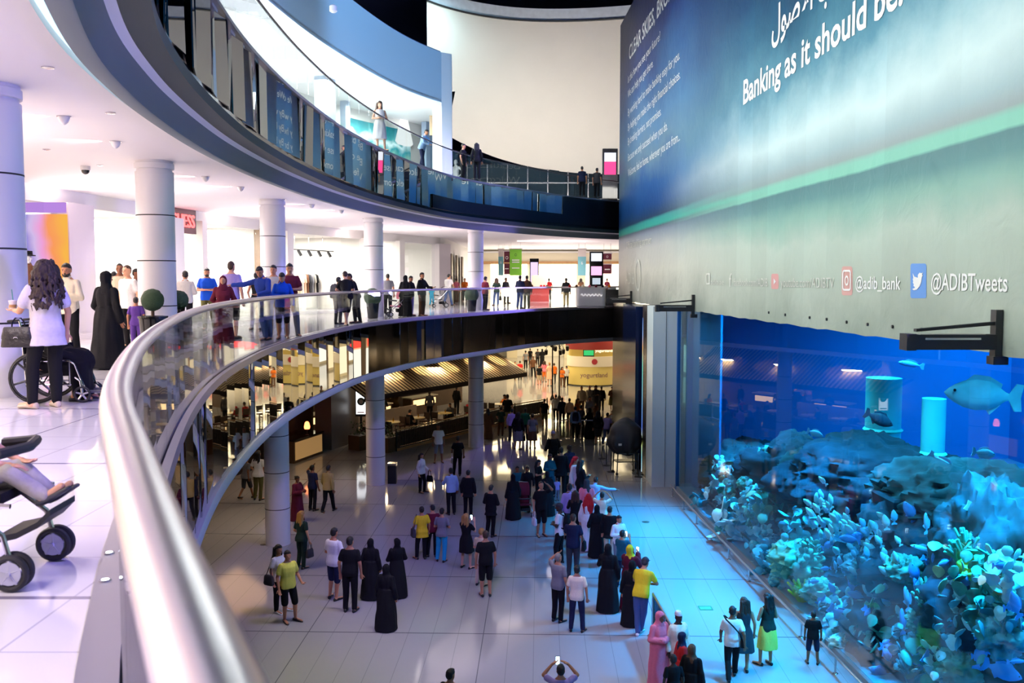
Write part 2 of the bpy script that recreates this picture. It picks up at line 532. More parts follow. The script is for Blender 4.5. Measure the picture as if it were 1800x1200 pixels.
# mirrored fascias: flat facets, each turned a little differently
def mirror_band(name, cv, u, z0, z1, s0, s1, w, seed, tilt):
    rnd = random.Random(seed)
    mb = MB(); n = int((s1 - s0) / w); w = (s1 - s0) / n
    for i in range(n):
        a = cv.at(s0 + w * i, u); b = cv.at(s0 + w * (i + 1), u)
        d = (b - a).normalized(); nn = Vector((d.y, -d.x))
        ya = rnd.uniform(-1, 1) * tilt; pt = rnd.uniform(-1, 1) * tilt * 0.5
        a2, b2 = a + d * 0.004 + nn * ya, b - d * 0.004 - nn * ya
        q = [Vector((*(a2 - nn * pt), z0)), Vector((*(b2 - nn * pt), z0)), Vector((*(b2 + nn * pt), z1)), Vector((*(a2 + nn * pt), z1))]
        bk = [p - Vector((nn.x, nn.y, 0)) * 0.02 for p in q]
        mb.add(q + bk, [(0, 1, 2, 3), (7, 6, 5, 4), (0, 4, 5, 1), (1, 5, 6, 2), (2, 6, 7, 3), (3, 7, 4, 0)])
    return struct(mb.build(name, mirror, smooth=False))
mirror = mat('tinted_mirror', (0.74, 0.76, 0.76), 0.015, 1.0)
mirror_band('trim_3', EDGE, -0.03, 5.0, 6.55, 0, EDGE.L, 0.78, 5, 0.012)
struct(sweep(MB(), EDGE, [(-0.34, 4.98), (-0.16, 4.98), (-0.16, 6.56), (-0.34, 6.56)], 0, EDGE.L, 160).build('trim_4', black_matte))

# upper level: stepped soffit ring, fascia, floor
cp = slab_poly(EDGE_UP, -0.98, 92)
struct(MB().prism(cp, ZCEIL, ZCEIL + 0.1).build('ceiling_middle', ceiling_paint, smooth=False))
struct(sweep(MB(), EDGE_UP, [(-1.0, 10.64), (-0.78, 10.62), (-0.78, 10.66), (-1.0, 10.68)], 0, EDGE_UP.L, 200).build('trim_5', emit_mat('cove_light', (0.62, 0.86, 1.0), 1.6)))
cove = [(-0.80, 10.72), (-0.80, 10.42), (-0.60, 10.38), (-0.57, 10.39), (-0.53, 10.50), (-0.47, 10.60), (-0.38, 10.67), (-0.24, 10.71), (-0.02, 10.72), (-0.02, 10.80), (-0.6, 10.80)]
lip_paint = mat('lip_shade_blue', srgb(84, 96, 106), 0.6)  # shade of the lip's void-facing side painted as darker grey-blue
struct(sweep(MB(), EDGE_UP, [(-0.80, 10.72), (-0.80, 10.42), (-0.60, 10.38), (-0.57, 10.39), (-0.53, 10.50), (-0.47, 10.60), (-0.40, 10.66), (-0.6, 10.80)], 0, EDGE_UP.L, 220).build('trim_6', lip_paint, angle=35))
struct(sweep(MB(), EDGE_UP, [(-0.40, 10.66), (-0.33, 10.695), (-0.22, 10.715), (-0.02, 10.72), (-0.02, 10.80), (-0.6, 10.80)], 0, EDGE_UP.L, 220).build('trim_20', soffit_grey, angle=35))
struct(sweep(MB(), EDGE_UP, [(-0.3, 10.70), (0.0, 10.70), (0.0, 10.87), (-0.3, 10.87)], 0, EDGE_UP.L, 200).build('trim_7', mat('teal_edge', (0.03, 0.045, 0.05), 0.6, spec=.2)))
struct(sweep(MB(), EDGE_UP, [(-0.5, 10.87), (-0.05, 10.87), (-0.05, 10.98), (-0.5, 10.98)], 0, EDGE_UP.L, 200).build('trim_8', black_gloss))
mirror_band('trim_9', EDGE_UP, -0.03, 10.98, 12.40, 0, EDGE_UP.L, 0.72, 11, 0.045)
struct(sweep(MB(), EDGE_UP, [(-0.34, 10.98), (-0.16, 10.98), (-0.16, 12.40), (-0.34, 12.40)], 0, EDGE_UP.L, 160).build('trim_10', black_matte))
for k_, (y0_, za, zb) in enumerate(((36.5, 10.98, 11.5), (47.5, 11.5, 12.40))):
    struct(sweep(MB(), EDGE_UP, [(-0.06, za), (0.03, za), (0.03, zb), (-0.06, zb)], EDGE_UP.s_at_y(y0_), EDGE_UP.L, 60).build('trim_%d' % (21 + k_), black_gloss))  # black bands laid over the mirrors, their dark reflection painted in
struct(MB().prism(slab_poly(EDGE_UP, -0.05, 80), ZU - 0.1, ZU).build('floor_upper', mat('upper_floor', (0.6, 0.6, 0.62), 0.12), smooth=False))

# ------------------------------------------------------------------ glass balustrades
def balustrade(name, label, cv, z, h, u, rr, flat, s0, s1, pw, railm, chan):
    t = thing(name, (0, 0, 0), label, 'railing')
    n = int((s1 - s0) / pw); w = (s1 - s0) / n
    for i in range(n):
        mb = MB(); rg = []
        for k in range(4):
            s = s0 + w * i + 0.008 + (w - 0.016) * k / 3
            rg.append([Vector((*cv.at(s, u + du), zz)) for du, zz in ((-0.007, z + 0.03), (0.007, z + 0.03), (0.007, z + h - 0.03), (-0.007, z + h - 0.03))])
        mb.rings(rg).build('glass_panel', clear_glass, t)
    m = int((s1 - s0) / 0.25)
    MB().tube([(*cv.at(s0 + (s1 - s0) * i / m, u), z + h) for i in range(m + 1)], rr, 14, flat=flat).build('handrail', railm, t)
    for prof in chan:
        sweep(MB(), cv, [(u + a, z + b) for a, b in prof], s0, s1, m).build('base_channel', mat('channel_metal', (0.42, 0.40, 0.46), 0.3, 0.8), t)
    return t
balustrade('glass_balustrade', 'curved glass balustrade with thick steel handrail along the middle walkway', EDGE, ZM, 1.06, 0.0, 0.052, 0.9, 0, EDGE.L - 3, 1.15,
           rail_steel, [[(-0.17, 0.0), (-0.02, 0.0), (-0.02, 0.025), (-0.17, 0.025)], [(0.02, -0.10), (0.09, -0.10), (0.09, 0.02), (0.02, 0.02)]])
balustrade('glass_balustrade', 'curved glass balustrade with slim dark handrail on the topmost balcony', EDGE_UP, ZU, 1.06, 0.0, 0.035, 0.8, 0, EDGE_UP.L - 3, 1.1,
           dark_steel, [[(-0.08, -0.05), (0.03, -0.05), (0.03, 0.02), (-0.08, 0.02)]])
for i, px in enumerate([(192, 972), (185, 1020)]):
    q = at_z(px[0], px[1], ZM + 0.025)
    f = MB().lathe(q, [(0.028, 0), (0.028, 0.004), (0.02, 0.006)], 14).build('floor_uplight', steel)
    MB().lathe(q, [(0.019, 0.003), (0.017, 0.0075), (0.0, 0.008)], 12).build('lens', emit_mat('uplight_lens', (0.8, 0.9, 1), 9), f)
    tag(f, ['small round floor light in the balustrade channel, farther one', 'small round floor light in the balustrade channel, nearer the viewer'][i], 'light', 'floor lights in the channel')

# ------------------------------------------------------------------ round columns
def column(x, y, z0, z1, label, seam, group):
    t = thing('round_column', (x, y, z0), label, 'column', group=group)
    H = z1 - z0; r = 0.375
    MB().lathe((0, 0, 0), [(r, 0), (r, H - 0.22), (r - 0.03, H - 0.22), (r - 0.03, H - 0.17), (r + 0.012, H - 0.16), (r + 0.012, H - 0.05), (r - 0.01, H - 0.04), (r - 0.01, H)], 48).build('shaft', mat('column_paint', (0.76, 0.74, 0.76), 0.38), t, angle=30)
    z = seam
    while z < H - 0.5:
        MB().lathe((0, 0, z), [(r - 0.002, -0.011), (r + 0.003, -0.011), (r + 0.003, 0.011), (r - 0.002, 0.011)], 48, cap=False).build('joint', black_matte, t)
        z += seam
    return t
COLS = [(-6.5, 11.6), (-7.3, 19.0), (-7.24, 28.04), (-5.44, 36.4), (-1.75, 44.56), (2.6, 51.6)]
mid_lab = ['round white column on the walkway behind the woman with curly hair', 'round white column beside the clipped green ball plant',
           'round white column behind the young men leaning on the rail', 'round white column between the embracing couple and the man in grey',
           'slim far round column on the walkway with a dark planter at its foot', 'round column at the far end of the walkway']
gr_lab = ['round column under the near end of the balcony', 'round column under the mirrored balcony edge', 'pale round column on the ground floor with people in dark blue behind it',
          'round ground floor column next to the black litter bin', 'round ground floor column at the awning of the cafe', 'round column at the far end of the ground floor']
for i, (x, y) in enumerate(COLS):
    if i < 5:
        column(x, y, ZM, ZCEIL, mid_lab[i], 0.92, 'columns along the walkway')
        column(x, y, 0, 4.86, gr_lab[i], 1.13, 'columns on the ground floor')

# ------------------------------------------------------------------ middle level shop fronts
SHOP = Curve([(-9.5, -8), (-11, 4), (-12.2, 14), (-12.4, 20), (-12.0, 25.4), (-11.2, 32.2), (-9.9, 38.5), (-7.6, 45.5), (-4.1, 53.6)])
def s_px(x):
    """arc position on the shop front seen at pixel column x"""
    best = min((abs(900 + F_PX * p.x / (p.y if p.y > 0.5 else 0.5) - x), s) for p, s in zip(SHOP.p, SHOP.s) if p.y > 6)
    return best[1]
struct(sweep(MB(), SHOP, [(-0.3, 10.15), (0.0, 10.15), (0.0, ZCEIL), (-0.3, ZCEIL)], 0, SHOP.L, 90).build('wall_shop_header', bright_white))
struct(sweep(MB(), SHOP, [(-6.2, ZM), (-6.0, ZM), (-6.0, 10.3), (-6.2, 10.3)], 0, SHOP.L, 90).build('wall_shop_back', bright_white))
struct(sweep(MB(), SHOP, [(-6.2, 10.25), (-0.02, 10.25), (-0.02, 10.3), (-6.2, 10.3)], 0, SHOP.L, 90).build('ceiling_shops', bright_white))
piers = [(134, 1.25, 'p'), (306, 0.7, 'w'), (352, 0.35, 'w'), (461, 0.22, 'd'), (503, 0.5, 'w'), (640, 0.5, 'w'), (700, 0.5, 'w'), (776, 1.4, 'p')]
pier_pink = mat('pier_stone', (0.72, 0.66, 0.68), 0.35)
PS = []
for k, (x, w, c) in enumerate(piers):
    s = s_px(x); PS.append(s)
    a = SHOP.at(s); hd = SHOP.head(s)
    struct(MB().box((a.x, a.y, (ZM + 10.2) / 2), (w, 0.5, 10.2 - ZM), hd).build('wall_pier_%d' % (k + 1), {'w': bright_white, 'p': pier_pink, 'd': wood_dark}[c], smooth=False))
    b0, b1 = SHOP.at(s, -0.2), SHOP.at(s, -6.0)
    m = (b0 + b1) / 2
    struct(MB().box((m.x, m.y, (ZM + 10.25) / 2), (0.15, 5.8, 10.25 - ZM), hd).build('wall_partition_%d' % (k + 1), bright_white, smooth=False))
wi = 0
for a, b in zip([SHOP.s_at_y(3)] + PS, PS):
    if b - a < 1.5: continue
    n = max(1, round((b - a) / 2.4))
    for k in range(n):
        if n >= 3 and k == n // 2: continue
        wi += 1
        s0, s1 = a + (b - a) * k / n + 0.3, a + (b - a) * (k + 1) / n + (0.28 if k < n - 1 else -0.3)
        rg = [[Vector((*SHOP.at(s, u), z)) for u, z in ((-0.06, ZM + 0.02), (-0.045, ZM + 0.02), (-0.045, 10.15), (-0.06, 10.15))] for s in (s0, (s0 + s1) / 2, s1)]
        struct(MB().rings(rg).build('window_%d' % wi, shop_glass))
# flank wall leading to the far mall, with dark timber door frames
struct(MB().box((-3.75, 64, (ZM + ZCEIL) / 2), (0.3, 21, ZCEIL - ZM), R(-1.8)).build('wall_side_passage', bright_white, smooth=False))
for k, d in enumerate((56, 59.5, 63.5)):
    x = -3.98 + (d - 53.5) * 0.0315 + 0.24
    dr = MB().box((x, d, ZM + 1.5), (0.10, 1.5, 3.0)).build('door_%d' % (k + 1), wood_dark, smooth=False)
    struct(dr)
    MB().box((x + 0.07, d - 0.5, ZM + 1.2), (0.05, 0.04, 0.9)).build('door_handle', steel, dr)

# ------------------------------------------------------------------ far facade of the middle level
fx0, fx1, fd = -6.0, 16.0, 75.0
struct(MB().box(((fx0 + fx1) / 2, fd, 10.7), (fx1 - fx0, 0.4, 2.2)).build('wall_far_header', cream, smooth=False))
fw_ = MB()
for k_ in range(9): fw_.box((fx0 + 1.5 + k_ * 2.3, fd - 0.22, 11.0), (1.5, .06, .5))
struct(fw_.build('trim_23', black_matte, smooth=False))
struct(MB().box(((fx0 + fx1) / 2, fd - 0.35, 10.35), (fx1 - fx0, .3, .12)).build('trim_24', white_paint, smooth=False))
struct(MB().box(((fx0 + fx1) / 2, fd - 0.25, 9.5), (fx1 - fx0, 0.3, 0.22)).build('trim_11', wood_warm, smooth=False))
struct(MB().box(((fx0 + fx1) / 2, fd + 6, ZM + 2), (fx1 - fx0, 0.3, 4.6)).build('wall_far_shops', bright_white, smooth=False))
for k, x in enumerate((-5.2, -2.1, 1.6, 5.6, 9.6, 13)):
    struct(MB().box((x, fd, ZM + 1.4), (0.7, 0.4, 2.8)).build('wall_far_pier_%d' % (k + 1), cream, smooth=False))
for k, x in enumerate((-3.6, -0.2, 3.6, 7.6)):
    struct(MB().box((x, fd + 0.05, ZM + 1.35), (2.4, 0.03, 2.7)).build('window_%d' % (40 + k), shop_glass, smooth=False))

# ------------------------------------------------------------------ top level: shops, blue band, drum wall
struct(sweep(MB(), EDGE_UP, [(-7.3, ZU), (-7.0, ZU), (-7.0, 16.3), (-7.3, 16.3)], EDGE_UP.s_at_y(0), EDGE_UP.s_at_y(46), 90).build('wall_upper_shops', bright_white))
BAND0, BAND1 = EDGE_UP.s_at_y(-2), EDGE_UP.s_at_y(41.5)
struct(sweep(MB(), EDGE_UP, [(-2.45, 16.2), (-2.3, 16.2), (-2.3, 18.45), (-2.45, 18.45)], BAND0, BAND1, 120).build('wall_upper_band', mat('band_paint', (0.60, 0.70, 0.78), 0.5)))
struct(sweep(MB(), EDGE_UP, [(-7.3, 16.25), (-2.3, 16.25), (-2.3, 16.35), (-7.3, 16.35)], BAND0, BAND1, 120).build('ceiling_upper', white_paint))
_e = lambda s_, u: tuple(EDGE_UP.at(s_, u))
struct(MB().prism([_e(BAND1, -2.4), _e(EDGE_UP.s_at_y(46), -6.4), _e(EDGE_UP.s_at_y(46), -7.3), _e(BAND1, -7.3)], 16.26, 16.34).build('ceiling_upper_end', white_paint, smooth=False))
struct(sweep(MB(), EDGE_UP, [(-9, 18.4), (-2.35, 18.4), (-2.35, 18.5), (-9, 18.5)], BAND0, BAND1, 120).build('trim_12', shell))
e = EDGE_UP.at(BAND1, -2.3); hd = EDGE_UP.head(BAND1)
q0 = Vector((e.x, e.y)); back = Vector((-math.sin(hd), math.cos(hd)))
mb = MB()
p = [q0, q0 + Vector((0.45, 0.35)), q0 + Vector((0.40, 1.3)), q0 + Vector((-0.2, 1.6)), q0 + back * .5]
mb.prism([tuple(v) for v in p], ZU, 18.45)
struct(mb.build('wall_upper_return', white_paint, smooth=False))
# drum: tall pale wall curving away behind the gap
def drum_pts(n=40):
    out = []
    for i in range(n + 1):
        t = i / n
        x = -5.2 + 15.5 * t
        out.append((x, 60.5 + 1.6 * math.sin(math.pi * min(1, t * 1.02)) + (1 - t) ** 6 * -3.0, t))
    return out
rg = []
for x, y, t in drum_pts():
    zb = 15.05 + 2.6 * (1 - t) ** 3 + 0.15 * (1 - t)
    rg.append([Vector((x - 0.0 * t, y, z)) for z in [zb + (25.9 - zb) * k / 8 for k in range(9)]])
drum = mat('drum_plaster', (0.80, 0.74, 0.66), 0.55, var=0.04, scale=0.6)
mb = MB().rings(rg, cap=False, closed=False)
mb2 = MB().rings([[p + Vector((0, 0.3, 0)) for p in r] for r in rg], cap=False, closed=False)
mb.add(mb2.v, [f[::-1] for f in mb2.f])
struct(mb.build('wall_drum', drum))
rg = [[Vector((x, y - 0.12, z)) for z in (25.1, 25.9)] for x, y, t in drum_pts()]
struct(MB().rings(rg, cap=False, closed=False).build('trim_13', mat('valance', (0.62, 0.66, 0.72), 0.4, var=0.2, scale=3)))
struct(MB().tube([(x, y - 0.2, 25.08) for x, y, t in drum_pts()], 0.06, 6).build('trim_14', black_matte))
# low dark glazed wall under the drum
mbg = MB(); mbm = MB()
mbg.box((4.0, 62.4, 14.2), (18, 0.1, 3.2))
struct(mbg.build('wall_under_drum', mat('dark_glazing', (0.02, 0.03, 0.04), 0.1), smooth=False))
for k in range(12):
    mbm.box((-3 + k * 1.35, 62.3, 14.2), (0.07, 0.1, 3.2))
for z in (13.5, 14.6):
    mbm.box((4, 62.3, z), (18, 0.1, 0.07))
struct(mbm.build('trim_15', steel, smooth=False))

# ------------------------------------------------------------------ giant printed banner above the tank
AD_OFF = 0.16
def ad_pt(d, z, out=0.0):
    """point on the banner face, out = metres towards the hall"""
    x = wall_x(d) - AD_OFF - out
    return Vector((x, d, z))
def ad_mat():
    m = bpy.data.materials.new('printed_banner')
    n, l = nodes_of(m)
    b = n['Principled BSDF']; b.inputs['Roughness'].default_value = 0.45; b.inputs['Specular IOR Level'].default_value = 0.3
    tc = n.new('ShaderNodeTexCoord'); sp = n.new('ShaderNodeSeparateXYZ'); l.new(tc.outputs['Object'], sp.inputs[0])
    mp = n.new('ShaderNodeMapping'); mp.inputs['Scale'].default_value = (0.2, 0.34, 0.42); l.new(tc.outputs['Object'], mp.inputs['Vector'])
    nz = n.new('ShaderNodeTexNoise'); nz.inputs['Scale'].default_value = 1.0; nz.inputs['Detail'].default_value = 6; nz.inputs['Roughness'].default_value = 0.6
    l.new(mp.outputs[0], nz.inputs['Vector'])
    def ma(op, a, c, k=None):
        q = n.new('ShaderNodeMath'); q.operation = op
        for i, v in enumerate((a, c, k)):
            if v is None: continue
            if isinstance(v, (int, float)): q.inputs[i].default_value = v
            else: l.new(v, q.inputs[i])
        return q.outputs[0]
    # sharp horizon, cloudier away from it
    away = n.new('ShaderNodeMapRange'); away.inputs['From Min'].default_value = 0.4; away.inputs['From Max'].default_value = 3.0
    l.new(ma('ABSOLUTE', ma('SUBTRACT', sp.outputs[2], 10.5), None), away.inputs['Value'])
    amp = ma('MULTIPLY_ADD', away.outputs[0], 3.6, 0.12)
    zz = ma('MULTIPLY_ADD', ma('SUBTRACT', nz.outputs['Fac'], 0.5), amp, sp.outputs[2])
    t = ma('DIVIDE', ma('SUBTRACT', zz, 7.0), 15.0)
    def ramp(stops):
        r = n.new('ShaderNodeValToRGB'); cr = r.color_ramp
        while len(cr.elements) > 1: cr.elements.remove(cr.elements[0])
        for i, (z, c) in enumerate(stops):
            e = cr.elements[0] if i == 0 else cr.elements.new((z - 7) / 15)
            e.position = (z - 7) / 15; e.color = (*srgb(*c), 1)
        l.new(t, r.inputs[0]); return r.outputs[0]
    right = ramp([(7.0, (142, 156, 142)), (8.0, (166, 180, 166)), (9.0, (172, 192, 178)), (9.6, (128, 172, 158)), (9.98, (84, 134, 134)), (10.28, (72, 118, 122)), (10.34, (124, 192, 170)), (10.54, (124, 190, 170)), (10.64, (138, 152, 152)), (10.95, (150, 178, 182)), (11.6, (194, 220, 220)), (12.3, (146, 186, 194)), (13.2, (70, 128, 148)), (14.4, (22, 84, 112)), (16, (8, 52, 88)), (20, (4, 24, 76))])
    left = ramp([(7.0, (142, 146, 138)), (8.4, (186, 188, 178)), (9.6, (172, 176, 174)), (10.2, (120, 134, 150)), (10.42, (70, 76, 96)), (10.48, (34, 150, 136)), (10.74, (40, 140, 138)), (10.86, (24, 52, 82)), (11.4, (14, 62, 120)), (12.4, (26, 78, 136)), (13.4, (92, 126, 150)), (15, (78, 124, 164)), (16.8, (40, 88, 140)), (18.2, (12, 46, 108)), (20, (5, 18, 74))])
    ky = n.new('ShaderNodeMapRange'); ky.interpolation_type = 'SMOOTHSTEP'; ky.inputs['From Min'].default_value = 22; ky.inputs['From Max'].default_value = 40
    l.new(sp.outputs[1], ky.inputs['Value'])
    mx = n.new('ShaderNodeMix'); mx.data_type = 'RGBA'; l.new(ky.outputs[0], mx.inputs['Factor']); l.new(right, mx.inputs['A']); l.new(left, mx.inputs['B'])
    # pasted sheets: faint tonal steps and wrinkles
    st = n.new('ShaderNodeTexWhiteNoise'); st.noise_dimensions = '1D'; l.new(ma('FLOOR', ma('DIVIDE', sp.outputs[1], 1.35), None), st.inputs['W'])
    k = ma('MULTIPLY_ADD', st.outputs['Value'], 0.10, 0.95)
    mm = n.new('ShaderNodeMix'); mm.data_type = 'RGBA'; mm.blend_type = 'MULTIPLY'; mm.inputs['Factor'].default_value = 1
    cb = n.new('ShaderNodeCombineXYZ')
    for i in range(3): l.new(k, cb.inputs[i])
    l.new(mx.outputs['Result'], mm.inputs['A']); l.new(cb.outputs[0], mm.inputs['B'])
    l.new(mm.outputs['Result'], b.inputs['Base Color'])
    n2 = n.new('ShaderNodeTexNoise'); n2.inputs['Scale'].default_value = 1.6; n2.inputs['Detail'].default_value = 4; n2.inputs['Distortion'].default_value = 1.2
    l.new(tc.outputs['Object'], n2.inputs['Vector'])
    bp = n.new('ShaderNodeBump'); bp.inputs['Strength'].default_value = 0.35; bp.inputs['Distance'].default_value = 0.06
    l.new(n2.outputs['Fac'], bp.inputs['Height']); l.new(bp.outputs['Normal'], b.inputs['Normal'])
    return m
AD = thing('advertising_banner', (0, 0, 0), 'huge printed sea and sky advertising banner over the aquarium window', 'banner')
ds = [-9 + 59.35 * i / 120 for i in range(121)]
rg = []
for d in ds:
    zb = 7.05 + 0.012 * math.sin(d * 5.1) + 0.01 * math.sin(d * 2.3)
    f = [ad_pt(d, zb + (21.7 - zb) * k / 10) for k in range(11)]
    rg.append(f + [p + Vector((0.14, 0, 0)) for p in f[::-1]])
MB().rings(rg).build('banner_sheet', ad_mat(), AD)
print_white = mat('print_white', (0.86, 0.88, 0.86), 0.5)
print_faint = mat('print_faint_white', srgb(206, 210, 200), 0.5)

def ad_text(txt, x, y, h_px, x_end=None, m=print_white, name='lettering', bold=0.0, d_end=None):
    """lettering on the banner: baseline start at photo pixel (x, y); cap height in px at that place; stretched to end at pixel x_end"""
    d0, z0 = on_wall(x, y, AD_OFF)
    h = h_px * d0 / F_PX
    me = text_mesh(txt, h / 0.7, 0.0, bold=bold)
    w = max(v.co.x for v in me.vertices) if len(me.vertices) else 1
    if x_end is not None: d_end = on_wall(x_end, y, AD_OFF)[0]
    sx = (d0 - d_end) / w if d_end is not None else 1.0
    mb = MB()
    vs = [ad_pt(d0 - v.co.x * sx, z0 + v.co.y, 0.012) for v in me.vertices]
    fs = [tuple(p.vertices) for p in me.polygons]
    bpy.data.meshes.remove(me)
    mb.add(vs, fs)
    return mb.build(name, m, AD, smooth=False)
ad_text('CLEAR SKIES, BROAD HORIZONS', 1106, 107, 24, d_end=on_wall(1268, 107, AD_OFF)[0], bold=.015)
for t, y, xe in [('Is this how you see your future?', 147, 1160), ('We can help you get there.', 173, 1148), ('By working hard to make banking easy for you.', 205, 1194), ('By helping you make the right financial choices.', 231, 1195),
                 ('By breaking barriers, not promises.', 256, 1162), ('Because we only succeed when you do.', 284, 1173), ('Welcome, feel at home, wherever you are from...', 311, 1195)]:
    ad_text(t, 1104, y, 13, x_end=xe)
ad_text('Banking as it should be.', 1306, 184, 40, x_end=1583, bold=.022)
ad_text('\ufedd\ufeee\ufebb\ufef7\ufe8d \ufe90\ufeb4\ufea3', 1357, 70, 50, x_end=1520, bold=.02)
ad_text('Official banking partner', 1101, 437, 12, x_end=1145, m=print_faint)
ad_text('ADIB', 1100, 499, 20, x_end=1115, m=print_faint)
ad_text('adib.ae', 1250, 500, 10, x_end=1273, m=print_faint)
ad_text('facebook.com/ADIB', 1290, 502, 13, x_end=1350, m=print_faint)
ad_text('youtube.com/ADIBTV', 1373, 504, 16, x_end=1467, m=print_faint)
ad_text('@adib_bank', 1504, 507, 21, x_end=1584, bold=.01)
ad_text('@ADIBTweets', 1637, 509, 28, x_end=1772, bold=.01)
def ad_patch(pts, m, name, out=0.010, parent=AD):
    """flat printed shape from photo pixels on the banner"""
    v = []
    for x, y in pts:
        d, z = on_wall(x, y, AD_OFF); v.append(ad_pt(d, z, out))
    return MB().add(v, [tuple(range(len(v)))]).build(name, m, parent, smooth=False)
def rrect(x0, y0, x1, y1, r, n=5):
    out = []
    rx, ry = r
    for cx, cyy, a in ((x1 - rx, y0 + ry, -90), (x1 - rx, y1 - ry, 0), (x0 + rx, y1 - ry, 90), (x0 + rx, y0 + ry, 180)):
        for k in range(n + 1):
            q = R(a + 90 * k / n); out.append((cx + rx * math.cos(q), cyy + ry * math.sin(q)))
    return out
ad_patch(rrect(1601, 463, 1629, 524, (3, 5)), mat('print_sky_blue', srgb(92, 146, 214), 0.5), 'bird_badge', 0.006)
bird = [(1606, 480), (1609, 486), (1615, 488), (1615, 483), (1618, 479), (1621, 480), (1624, 479), (1622, 483), (1624, 483), (1622, 487), (1621, 495), (1618, 503), (1613, 509), (1608, 510), (1605, 508), (1609, 506), (1610, 505), (1607, 502), (1608, 500), (1606, 496), (1607, 495), (1606, 490), (1607, 489)]
ad_patch(bird, print_white, 'bird_emblem', 0.016)
ad_patch(rrect(1480, 468, 1499, 519, (3, 6)), mat('print_pale_rose', srgb(206, 158, 150), 0.5), 'camera_badge', 0.006)
def ad_frame(x0, y0, x1, y1, r, t, m, name):
    o = rrect(x0, y0, x1, y1, r); i = rrect(x0 + t[0], y0 + t[1], x1 - t[0], y1 - t[1], (max(.6, r[0] - t[0]), max(.8, r[1] - t[1])))
    v = []
    for x, y in o + i:
        d, z = on_wall(x, y, AD_OFF); v.append(ad_pt(d, z, 0.016))
    k = len(o)
    return MB().add(v, [(a, (a + 1) % k, k + (a + 1) % k, k + a) for a in range(k)]).build(name, m, AD, smooth=False)
ad_frame(1482, 474, 1497, 511, (3, 7), (1.6, 3.5), print_white, 'camera_emblem')
ad_frame(1486, 484, 1493, 502, (3.5, 8.9), (1.4, 3.4), print_white, 'camera_emblem')
ad_patch(rrect(1356, 481, 1369, 508, (2, 5)), mat('print_pale_red', srgb(206, 150, 146), 0.5), 'play_badge', 0.006)
ad_patch([(1361, 489), (1361, 500), (1365, 494.5)], print_white, 'play_emblem', 0.016)
ad_text('f', 1282, 504, 24, x_end=1287, m=print_faint, name='letter_emblem')
ad_frame(1242, 480, 1249, 500, (1, 2), (1.2, 3), print_faint, 'envelope_emblem')
ad_frame(1117, 455, 1127, 512, (5, 28), (1.0, 4), print_faint, 'oval_emblem')
# holes and scuffs near the hem: small screws
for k, (x, y) in enumerate([(1424, 558), (1454, 561), (1489, 566), (1526, 570), (1570, 574), (1621, 579), (1381, 553), (1352, 549)]):
    d, z = on_wall(x, y, AD_OFF)
    MB().cyl(ad_pt(d, z, 0.0), ad_pt(d, z, 0.03), 0.035, 0.03, 8).build('fixing_bolt', dark_metal, AD)

# floodlight arms fixed to the hem of the banner
for x, y, n, lab in [(1772, 597, 1.35, 'black floodlight arm on the banner hem, the large one nearest the viewer'), (1235, 540, 1.3, 'black floodlight arm on the banner hem above the pale pillar'), (1125, 527, 1.2, 'small far black floodlight arm at the banner corner')]:
    d, z = on_wall(x - 14, y, AD_OFF)
    p = ad_pt(d, z, 0)
    t = thing('floodlight_arm', p, lab, 'light', group='floodlight arms under the banner')
    MB().box((-n / 2 - .05, 0, -.03), (n - .1, .22, .22)).box((-n + .0, 0, -.03), (.14, .26, .24)).build('lamp_housing', black_matte, t, False)
    MB().rings([[Vector((-n + .1, -.05, .12)), Vector((-n + .1, .05, .12)), Vector((-n + .1, .05, .16)), Vector((-n + .1, -.05, .16))], [Vector((-.06, -.05, .22)), Vector((-.06, .05, .22)), Vector((-.06, .05, .27)), Vector((-.06, -.05, .27))]]).build('tie_bar', black_matte, t, False)
    MB().box((-.06, 0, .08), (.10, .16, .72)).box((-.03, .0, -.30), (.22, .2, .12)).build('wall_bracket', dark_metal, t, False)
    MB().box((-n * .55, -.112, .02), (n * .6, .01, .03)).build('reflector_strip', steel, t, False)
    MB().box((-n / 2 - .05, 0, .085), (n * .7, .14, .01)).build('lamp_lens', mat('lamp_lens', (.6, .6, .55), .2), t, False)

